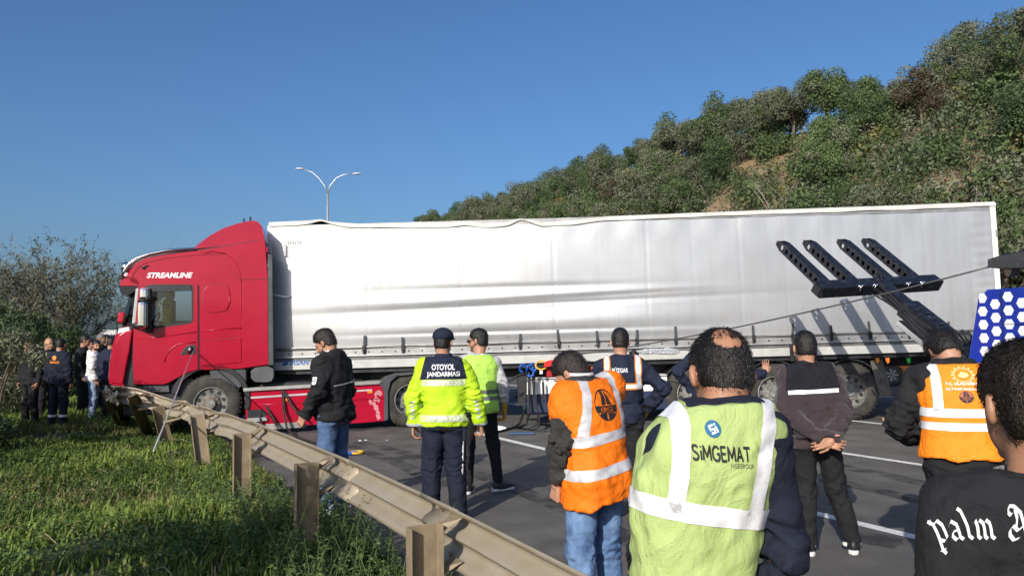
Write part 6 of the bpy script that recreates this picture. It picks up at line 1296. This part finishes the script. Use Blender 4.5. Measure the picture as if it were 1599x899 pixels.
# 3 man in black jacket and jeans looking down
g = gnd(518, 800); f = Figure('bearded man in black softshell jacket and blue jeans looking down', (g[0], g[1] + .1, 0), math.radians(66), 1.78, h=.010, seed=3, girth=1.02, nek=(0, .04), che=(0, .0), head=(math.radians(12), .50, 0), hoff=(0, .065), drop=.03, L=dict(el=(-.27, -.02, 1.15), wr=(-.27, .14, .93), curl=50), R=dict(el=(.25, .02, 1.13), wr=(.22, .20, .94)))
f.body(SKIN); f.hair(HB, .010, -.06, .016, strands=2000, slen=.016); f.beard(STB, .0015); f.trousers(K_jean, (.104, .082, .068), fold=.010); f.shoes(K_white, K_sole); j = f.shirt('jacket', K_black, .030, .86, 1.49, .024, (.076, .068, .054), collar=.045, fold=.008, flare=.012, hood=True, elbow=.016)
f.ring(j, 1.225, 1.24, K_sil, .12, 'reflective_piping', extra=[((0, .0, 0), (.3, -1, 0)), ((.20, 0, 0), (-1, 0, 0)), ((-.15, 0, 0), (1, 0, 0))])
c = f.J['elL'] * .55 + f.J['shL'] * .45; wrap_print('sleeve_badge', polys2d([[(-.028, -.02), (.028, -.02), (.028, .05), (-.028, .05)]]), j, K_wht, frame=lambda u, v_: Vector((0, c[1] + u, c[2] - .02 + v_)), direc=(1, 0, 0)); wrap_print('sleeve_badge_text', polys2d([[(-.022, .012), (.02, .012), (.02, .02), (-.022, .02)], [(-.022, .03), (.014, .03), (.014, .038), (-.022, .038)]]), j, K_ink, off=.0045, frame=lambda u, v_: Vector((0, c[1] + u, c[2] - .02 + v_)), direc=(1, 0, 0))
mb = MB(); mb.tube([f.nek + np.array([.07 * math.cos(a), -.005 + .07 * math.sin(a), .045]) for a in np.linspace(0, 6.28, 17)[:-1]], .012, 6, closed=True); mb.build('white_collar', K_white, f.root, True)

# 4 man in orange vest with the round road emblem
f = Figure('man in orange vest with black road emblem, charcoal sleeves and blue jeans', (.45, 4.35, 0), math.radians(34), 1.68, h=.009, seed=4, girth=.92, che=(.0, .03), nek=(-.01, .10), head=(math.radians(28), .62, -.05), hoff=(-.01, .075), drop=.115, L=dict(sh=(-.128, .08, 1.30), el=(-.195, .05, 1.06), wr=(-.195, .10, .85), curl=75), R=dict(sh=(.185, .07, 1.37), el=(.25, .18, 1.14), wr=(.16, .36, 1.02)), legs=dict(L=dict(kn=(-.12, .0, .49), an=(-.16, -.10, .09)), R=dict(kn=(.11, .05, .49), an=(.15, .03, .085))))
f.body(SKIN); f.hair(HB, .006, -.06, .008, strands=3200, slen=.014, rough=.001); f.trousers(K_jean2, (.102, .080, .064), fold=.006, knee=.008); f.shoes(K_shoe, K_sole); f.shirt('sweater', K_char, .018, .80, 1.49, .022, (.078, .070, .056), end=.92, fold=.007, elbow=.018, collar=.02)
v = f.vest(K_org, .042, .79, .245, fold=.010, tilt=.13, flare=.03, open_side=.40, cover=(('L', .2, .100), ('R', .1, .092))); sl = .14
f.ring(v, 1.085, 1.14, K_sil, sl); f.ring(v, .915, .97, K_sil, sl); vband(f, v, -.135, -.085, 1.12, 1.6, K_sil, tilt=-.22); vband(f, v, .10, .148, 1.14, 1.6, K_sil, tilt=.02)
road_emblem(v, .005, 1.285, .078, K_ink, .085)
mb = MB(); mb.tube([f.nek + np.array([.066 * math.cos(a), .0 + .066 * math.sin(a), .035]) for a in np.linspace(0, 6.28, 17)[:-1]], .011, 6, closed=True); mb.build('white_collar', K_white, f.root, True)

# 5 man in navy overalls with name on the back
g = gnd(962, 808); f = Figure('man in navy work jacket lettered in white with orange edged reflective braces', (g[0] + .08, g[1], 0), math.radians(-4), 1.72, h=.010, seed=5, head=(math.radians(-4), .05, 0), L=dict(el=(-.26, .1, 1.16), wr=(-.12, .26, 1.10)), R=dict(el=(.37, -.06, 1.17), wr=(.255, .10, .98), curl=30), legs=dict(L=dict(an=(-.10, -.02, .085)), R=dict(kn=(.11, .02, .5), an=(.13, .03, .085))))
f.body(SKIN, hands=('L',)); f.hair(M_hair, .006, -.06, .006, strands=1200, slen=.008); f.trousers(K_black, (.106, .084, .07), fold=.010); f.shoes(K_shoe, K_shoe); j = f.shirt('jacket', K_navy, .026, .88, 1.49, .022, (.074, .066, .052), collar=.03, fold=.007)
V, Q = f.hand_mesh('R', 1.1); link('glove', fast_mesh('glove', V, Q), K_glove, f.root, True)
M_oe = cloth('orange_tape_edge', (.75, .22, .02))
for x0 in (-.165, .115): vband(f, j, x0, x0 + .062, 1.17, 1.49, M_oe, 'back', name='orange_edging'); vband(f, j, x0 + .011, x0 + .051, 1.17, 1.49, K_silw, 'back', out=.006)
f.ring(j, 1.165, 1.225, M_oe, name='orange_edging', extra=[((-.2, 0, 0), (1, 0, 0)), ((.177, 0, 0), (-1, 0, 0))], out=.005); f.ring(j, 1.177, 1.213, K_silw, extra=[((-.2, 0, 0), (1, 0, 0)), ((.177, 0, 0), (-1, 0, 0))], out=.008)
wrap_print('lettering', fit(textmesh('RÜZGAR', 1, .02), -.020, 1.345, .145, .048), j, K_wht, off=.004)

# 6 balding man in worn lime vest, close by
f = Figure('balding man in worn lime vest with silver bands and dark lettering', (.55, 2.06, 0), math.radians(8), 1.77, h=.0075, seed=6, girth=.82, pel=(-.10, 0), che=(-.065, .0), nek=(.005, .02), head=(math.radians(-4), .46, .04), hoff=(.030, .055), drop=.085, L=dict(sh=(-.070, .075, 1.335), el=(-.130, .15, 1.08), wr=(-.14, .30, 1.0)), R=dict(sh=(.118, .0, 1.40), el=(.140, -.04, 1.11), wr=(.10, .06, .86)))
f.body(SKIN2, hh=.0042); f.hair(M_hair, .004, -.085, .002, bald=((0, -.104, .078), (.043, .046, .047)), strands=9000, slen=.010, hh=.0042, rough=.0008, fringe=.02)
sc_ = f.bodyo; 
def top_fn(P): X = (P - f.hc.astype(np.float32)) @ f.hR; return np.maximum(ellip(X, (0, -.012, .03), (.0765, .0985, .0925)) - .0015, .07 - X[..., 2])
o_ = f.mesh('thin_crown_hair', top_fn, f.hc - .15, f.hc + .16, SKIN2, f.bodyo, .006); f.strands(o_, 3000, .020, M_hair, .0011, .12)
f.trousers(K_navy2); f.shoes(K_shoe, K_shoe); f.shirt('jacket', K_navy2, .014, .84, 1.48, .018, (.076, .070, .056), fold=.006, elbow=.016, h=.009)
v = f.vest(K_old, .034, .80, .200, fold=.009, flare=.0, neck=(.082, .08, .055), open_side=.40, armz=1.22, cover=(('L', .55, .112),)); 
f.ring(v, 1.205, 1.255, K_silw, -.16); vband(f, v, -.182, -.142, 1.23, 1.6, K_silw, tilt=-.15); vband(f, v, .026, .072, 1.22, 1.6, K_silw, tilt=-.26)
M_bl = mat('blue_logo_ink', (.012, .12, .24), .6); wrap_print('logo_disc', polys2d([ngon(-.068, 1.437, .020, 24, ry=.021)]), v, M_bl, off=.0035)
wrap_print('logo_letter', fit(polys2d([[(0, .0), (.6, .0), (.6, .55), (.2, .55), (.2, .75), (.6, .75), (.6, .95), (0, .95), (0, .37), (.4, .37), (.4, .2), (0, .2)], [(.72, 0), (.92, 0), (.92, .62), (.72, .62)], [(.72, .75), (.92, .75), (.92, .95), (.72, .95)]]), -.0675, 1.437, .019, .023, .35), v, K_wht, off=.005)
SG = {'S': [[(.62, .88), (.45, 1), (.18, 1), (.05, .82), (.12, .62), (.52, .42), (.6, .2), (.45, 0), (.15, 0), (0, .14)]], 'i': [[(.1, 0), (.1, .68)], [(.1, .9), (.1, 1)]], 'M': [[(0, 0), (.06, 1), (.42, .25), (.78, 1), (.84, 0)]], 'G': [[(.72, .82), (.55, 1), (.25, 1), (.02, .75), (.02, .25), (.25, 0), (.55, 0), (.72, .18), (.72, .48), (.45, .48)]], 'E': [[(.55, 1), (.02, 1), (.02, 0), (.55, 0)], [(.02, .52), (.48, .52)]], 'A': [[(0, 0), (.36, 1), (.72, 0)], [(.14, .33), (.58, .33)]], 'T': [[(0, 1), (.75, 1)], [(.37, 1), (.37, 0)]]}
def stroke(lines, w):
    P = []
    for ln in lines:
        for (a, b), (c, d) in zip(ln[:-1], ln[1:]):
            l = math.hypot(c - a, d - b); nx, ny = -(d - b) / l * w, (c - a) / l * w; P.append([(a - nx, b - ny), (c - nx, d - ny), (c + nx, d + ny), (a + nx, b + ny)])
        for a, b in ln[1:-1]: P.append(ngon(a, b, w, 8))
    return P
u_ = 0; bw_ = {'S': .80, 'i': .34, 'M': 1.06, 'G': .94, 'E': .74, 'A': .90, 'T': .8}; tw_ = sum(bw_[c] for c in 'SiMGEMAT')
for ch in 'SiMGEMAT':
    wrap_print('letter', polys2d([[(-.127 + (u_ + a) / tw_ * .148, 1.366 - (u_ + a) / tw_ * .148 * .075 + b * .033) for a, b in q] for q in stroke(SG[ch], .098)]), v, K_ink, off=.0035); u_ += bw_[ch]
wrap_print('lettering', fit(textmesh('NGEGROUP', 1, .0), -.004, 1.346, .062, .011, -.1), v, mat('grey_ink', (.10, .11, .06), .8), off=.0035)
M_dirt = mat('grime', (.22, .28, .09), .9)

# 7 man leaning by the trailer wheels
g = gnd(1110, 735); f = Figure('man in dark navy clothes leaning towards the trailer wheels with a hand up', (g[0], g[1], 0), math.radians(-30), 1.74, h=.013, seed=7, che=(0, .06), nek=(0, .16), head=(0, .4, 0), hoff=(0, .08), drop=.05, L=dict(sh=(-.18, .12, 1.38), el=(-.40, .06, 1.18), wr=(-.26, .18, .95)), R=dict(sh=(.18, .13, 1.38), el=(.45, .22, 1.14), wr=(.60, .36, 1.15), d=(.1, 0, 1), n=(0, -1, 0), curl=12))
f.body(SKIN, face=False); f.hair(M_hair, .010, -.06); f.trousers(K_navy2); f.shoes(K_shoe, K_shoe); f.shirt('jacket', K_navy, .028, .86, 1.49, .024, (.075, .066, .052), collar=.03, fold=.008)

# 8 man in plum and black fleece, hands clasped behind
g = gnd(1312, 864); f = Figure('man in black and plum fleece with white chest band, hands clasped behind', (g[0] - .08, g[1] + .03, 0), math.radians(-3), 1.66, h=.009, seed=8, girth=.98, pel=(-.06, 0), che=(-.09, .0), nek=(-.10, .02), head=(math.radians(4), .05, 0), L=dict(sh=(-.265, -.0, 1.35), el=(-.305, -.10, 1.06), wr=(-.085, -.215, .875), d=(.9, -.15, -.3), n=(0, -1, .1), curl=30), R=dict(sh=(.07, .0, 1.35), el=(.125, -.10, 1.06), wr=(-.01, -.225, .865), d=(-.85, -.1, -.15), n=(0, .9, -.2), curl=35, thumb=1),
           legs=dict(L=dict(hi=(-.14, 0, .87), kn=(-.14, .02, .47), an=(-.15, -.03, .085), foot=.1), R=dict(hi=(.02, 0, .87), kn=(.09, .02, .47), an=(.19, .0, .085), foot=.35)))
f.body(SKIN); f.hair(M_hair, .009, -.06, .006, strands=1800, slen=.010); f.trousers(K_black, (.100, .076, .062), low=.09, fold=.008); f.shoes(K_shoe, K_sole); j = f.shirt('fleece', K_plum, .026, .84, 1.49, .022, (.074, .066, .052), collar=.045, fold=.007, elbow=.016)
f.band(j, [((-.1, 0, 1.235), (-.04, 0, 1)), ((-.29, 0, 1.3), (1, 0, -.15)), ((.09, 0, 1.3), (-1, 0, -.15))], K_fleece, 'black_yoke', .003); f.ring(j, 1.205, 1.235, K_silw, .04, extra=[((-.285, 0, 0), (1, 0, 0)), ((.085, 0, 0), (-1, 0, 0))], out=.004, name='white_band')
for q in 'LR':
    an = f.J['an' + q]; mb = MB(); mb.tube([(an[0] - .045, an[1] + .02, .055), (an[0] - .045, an[1] + .08, .05)], .016, 6); mb.tube([(an[0] + .045, an[1] + .02, .055), (an[0] + .045, an[1] + .08, .05)], .016, 6); mb.build('shoe_stripe', K_white, f.root, True)

# 9 man in bright orange vest, head bowed
f = Figure('man in bright orange ministry vest with head bowed, black sleeves', (2.62, 4.55, 0), math.radians(-14), 1.74, h=.009, seed=9, girth=1.03, che=(0, .03), nek=(0, .09), head=(math.radians(10), .85, 0), hoff=(-.02, .10), drop=.085, L=dict(sh=(-.20, .06, 1.37), el=(-.31, .10, 1.10), wr=(-.18, .32, 1.0)), R=dict(sh=(.20, .06, 1.37), el=(.30, .12, 1.10), wr=(.15, .32, 1.0)))
f.body(SKIN); f.hair(M_hair, .016, -.07, .012, strands=2500, slen=.022); f.trousers(K_black, (.11, .085, .07)); f.shoes(K_shoe, K_shoe); f.shirt('jacket', K_black, .028, .82, 1.50, .026, (.082, .074, .058), collar=.03, fold=.008, elbow=.018)
v = f.vest(K_org2, .040, .93, .175, fold=.006, open_side=.36, flare=.025); f.ring(v, 1.165, 1.215, K_silw); f.ring(v, 1.09, 1.135, K_silw); vband(f, v, -.165, -.118, 1.2, 1.6, K_silw); vband(f, v, .118, .165, 1.2, 1.6, K_silw)
M_pale = mat('pale_peach_ink', (.82, .50, .25), .7); wrap_print('lettering', fit(textmesh('T.C. ULAŞTIRMA VE', 1, .02), 0, 1.355, .20, .020), v, K_wht, off=.004); wrap_print('lettering', fit(textmesh('ALTYAPI BAKANLIĞI', 1, .02), 0, 1.330, .20, .020), v, K_wht, off=.004)
a = np.linspace(0, 6.283, 25)[:-1]; cr = lambda r, s=0: [(r * math.cos(t), 1.405 + r * .75 * math.sin(t)) for t in a]; wrap_print('round_emblem', polys2d([[cr(.052), cr(.046)], [(-.03, 1.40), (-.005, 1.425), (.025, 1.415), (.03, 1.40), (.01, 1.39), (-.01, 1.39)]] + [ngon(.058 * math.cos(t), 1.405 + .046 * math.sin(t), .006, 5) for t in np.linspace(0, 6.28, 15)[:-1]]), v, M_pale, off=.004)
wrap_print('emblem_ground', polys2d([ngon(0, 1.283, .038, 24, ry=.034)]), v, mat('dull_red_ink', (.40, .10, .05), .7), off=.0032); road_emblem(v, 0, 1.283, .038, K_ink, .034)

# 10 man in black t-shirt with white blackletter, at the right edge
f = Figure('man in black T-shirt with white gothic lettering across the shoulders', (1.06, 1.56, 0), math.radians(-8), 1.635, h=.007, seed=10, girth=.94, nek=(0, .02), head=(math.radians(6), .10, 0), hoff=(.0, .03), L=dict(sh=(-.158, .0, 1.32)), R=dict(sh=(.165, .0, 1.33)))
f.body(SKIN2, hh=.0042); f.hair(HB, .007, -.085, .006, strands=14000, slen=.013, hh=.0042, rough=.001); f.trousers(K_jean); f.shoes(K_shoe, K_sole); j = f.shirt('t_shirt', K_black, .014, .82, 1.475, .018, (.074, .066, .052), end=.1, fold=.005, h=.0075, collar=.012)
mb = MB(); mb.tube([f.nek + np.array([.080 * math.cos(a_), -.012 + .080 * math.sin(a_), .010]) for a_ in np.linspace(0, 6.28, 25)[:-1]], .006, 6, closed=True); mb.build('neck_ribbing', cloth('grey_rib', (.25, .25, .25)), f.root, True)
def nib(strokes, w=.16, ang=math.radians(38)):
    """broad-nib pen strokes -> polygons"""
    P = []; nx, ny = math.cos(ang) * w, math.sin(ang) * w
    for st in strokes:
        for (a, b), (c, d) in zip(st[:-1], st[1:]):
            q = [(a - nx, b - ny), (a + nx, b + ny), (c + nx, d + ny), (c - nx, d - ny)]; ar = sum(q[i][0] * q[(i + 1) % 4][1] - q[(i + 1) % 4][0] * q[i][1] for i in range(4))
            if abs(ar) > 1e-4: P.append(q if ar > 0 else q[::-1])
    return P
GL = {'p': [[(-.05, 1.15), (.2, 1.0), (.2, -.55), (.35, -.75)], [(0, 1.0), (.15, 1.2)], [(.25, 1.0), (.62, 1.18), (.82, .95), (.82, .2), (.55, 0), (.25, .12)], [(.05, -.55), (.4, -.5)]], 'a': [[(.1, .85), (.4, 1.1), (.7, .9), (.7, .15), (.9, 0)], [(.7, .62), (.25, .5), (.12, .25), (.35, 0), (.68, .2)]], 'l': [[(.12, 1.75), (.3, 1.6), (.3, .2), (.52, 0)]], 'm': [[(0, .95), (.2, 1.1), (.2, .15), (.35, 0)], [(.2, .9), (.5, 1.12), (.68, .95), (.68, .15), (.83, 0)], [(.68, .9), (1.0, 1.12), (1.18, .95), (1.18, .15), (1.38, 0)]],
      'A': [[(.35, 1.55), (.55, 1.85), (.95, 1.85), (1.35, 1.5), (1.35, .25), (1.6, .0)], [(.95, 1.7), (.95, 1.2), (.6, .55)], [(.15, .55), (.45, .75), (.75, .5), (1.2, .72)], [(.1, .5), (.05, .2), (.35, -.1), (.75, .02)], [(.32, 1.5), (.45, 1.35), (.62, 1.42)]], 'n': [[(0, .95), (.2, 1.1), (.2, .15), (.35, 0)], [(.2, .9), (.5, 1.12), (.68, .95), (.68, .15), (.83, 0)]], 'g': [[(.7, .9), (.35, 1.1), (.12, .85), (.12, .3), (.4, .05), (.68, .25)], [(.55, 1.1), (.8, .95), (.8, -.3), (.5, -.6), (.15, -.45)]], 'e': [[(.15, .55), (.7, .75), (.5, 1.08), (.15, .85), (.15, .25), (.4, 0), (.75, .2)]], 's': [[(.7, .95), (.4, 1.1), (.15, .85), (.65, .4), (.4, 0), (.05, .15)]]}
adv = {'p': 1.15, 'a': 1.1, 'l': .78, 'm': 1.65, 'A': 1.85, 'n': 1.1, 'g': 1.1, 'e': 1.0, 's': .95, ' ': .95}
txt = 'palm Angels'; tot = sum(adv[c] for c in txt); u = 0; sz = .0212; polys = []; bigP = 1.12
for k, ch in enumerate(txt):
    if ch != ' ':
        mid_ = u + adv[ch] / 2; s_ = (mid_ - tot * .5) * sz; ang = -s_ * 2.2; R0 = .46
        for q in nib(GL[ch], .135 if ch != 'A' else .16):
            P_ = []
            for (a_, b_) in q:
                lx, ly = (a_ - adv[ch] / 2) * sz, (b_ - .5) * sz * (1.45 if ch != 'A' else 1.4); th = s_ / R0; P_.append((-.104 + (R0 + ly) * math.sin(th) + lx * math.cos(th), (R0 + ly) * math.cos(th) - lx * math.sin(th) - R0 + 1.297))
            polys.append(P_)
        wrap_print('gothic_letter', polys2d(polys), j, K_wht, off=.004, maxe=.010); polys = []
    u += adv[ch]

# ------------------------------------------------------------------ the group on the verge
def far_man(px, py, Y, label, yaw, top, legs_m, Hh=1.74, seed=50, hairm=M_hair, head=0.0, shoe=K_shoe, beard=False, hood=False, noHair=False):
    p = atY(px, py, Y); f = Figure(label, (p[0], Y, .02), math.radians(yaw), Hh, 'men standing on the verge', h=.018, seed=seed, head=(math.radians(head), .08, 0)); f.body(SKIN, hh=.009, hand_h=.008, face=abs(yaw) > 60 or abs(head) > 30)
    if not noHair: f.hair(hairm, .008, -.06, hh=.009)
    if beard: f.beard(hairm, .004)
    f.trousers(legs_m, (.102, .080, .066), fold=.008); f.shoes(shoe, K_shoe); j = f.shirt('jacket', top, .026, .84, 1.49, .022, (.074, .066, .052), collar=.03, fold=.008, hood=hood); return f, j
f, j = far_man(90, 668, 15.1, 'man in navy work suit with orange back emblem and reflective ankle bands', -6, K_navy2, K_navy2, 1.72, 51)
M_eo = mat('orange_emblem_ink', (.75, .24, .03), .7); wrap_print('round_emblem', polys2d([ngon(0, 1.345, .045, 16)]), j, M_eo, off=.006); wrap_print('emblem_text', fit(textmesh('KARAYOLLARI', 1, .04), 0, 1.26, .20, .045), j, M_eo, off=.006)
for q in 'LR': an = f.J['an' + q]; f.band([c for c in f.root.children if c.name.startswith('trousers')][0], [((0, 0, .20), (0, 0, 1)), ((0, 0, .245), (0, 0, -1)), ((0, 0, 0), (-1 if q == 'L' else 1, 0, 0))], K_silw, out=.006)
far_man(46, 668, 15.3, 'man in black standing in the shade by the olive bush', 165, K_black, K_black, 1.70, 52, noHair=True)
far_man(72, 652, 16.2, 'bald man in dark clothes behind the man with the orange emblem', -120, K_black, K_black, 1.74, 53, noHair=True)
far_man(127, 650, 17.0, 'man in black jacket facing the truck beside the man in white', -70, K_black, K_black, 1.80, 54)
far_man(135, 648, 17.6, 'dark haired man in black shirt just behind the man in white', -95, K_black, K_black, 1.72, 55)
f, j = far_man(144, 655, 16.4, 'bearded man in white hooded top and light jeans looking back', -60, K_white, cloth('light_jeans', (.22, .29, .42)), 1.68, 56, head=-70, beard=True, hood=True)
far_man(153, 645, 18.2, 'grey bearded tall man in dark jacket near the cab front', -85, K_char, K_black, 1.84, 57, mat('hair_grey', (.12, .11, .10), .6), beard=True)
far_man(161, 645, 18.8, 'man with light face in the back of the group by the cab', -100, K_char, K_black, 1.82, 58, HB)
far_man(170, 655, 16.2, 'man in dark navy jacket standing close to the cab front', -25, K_navy, K_navy2, 1.74, 59)
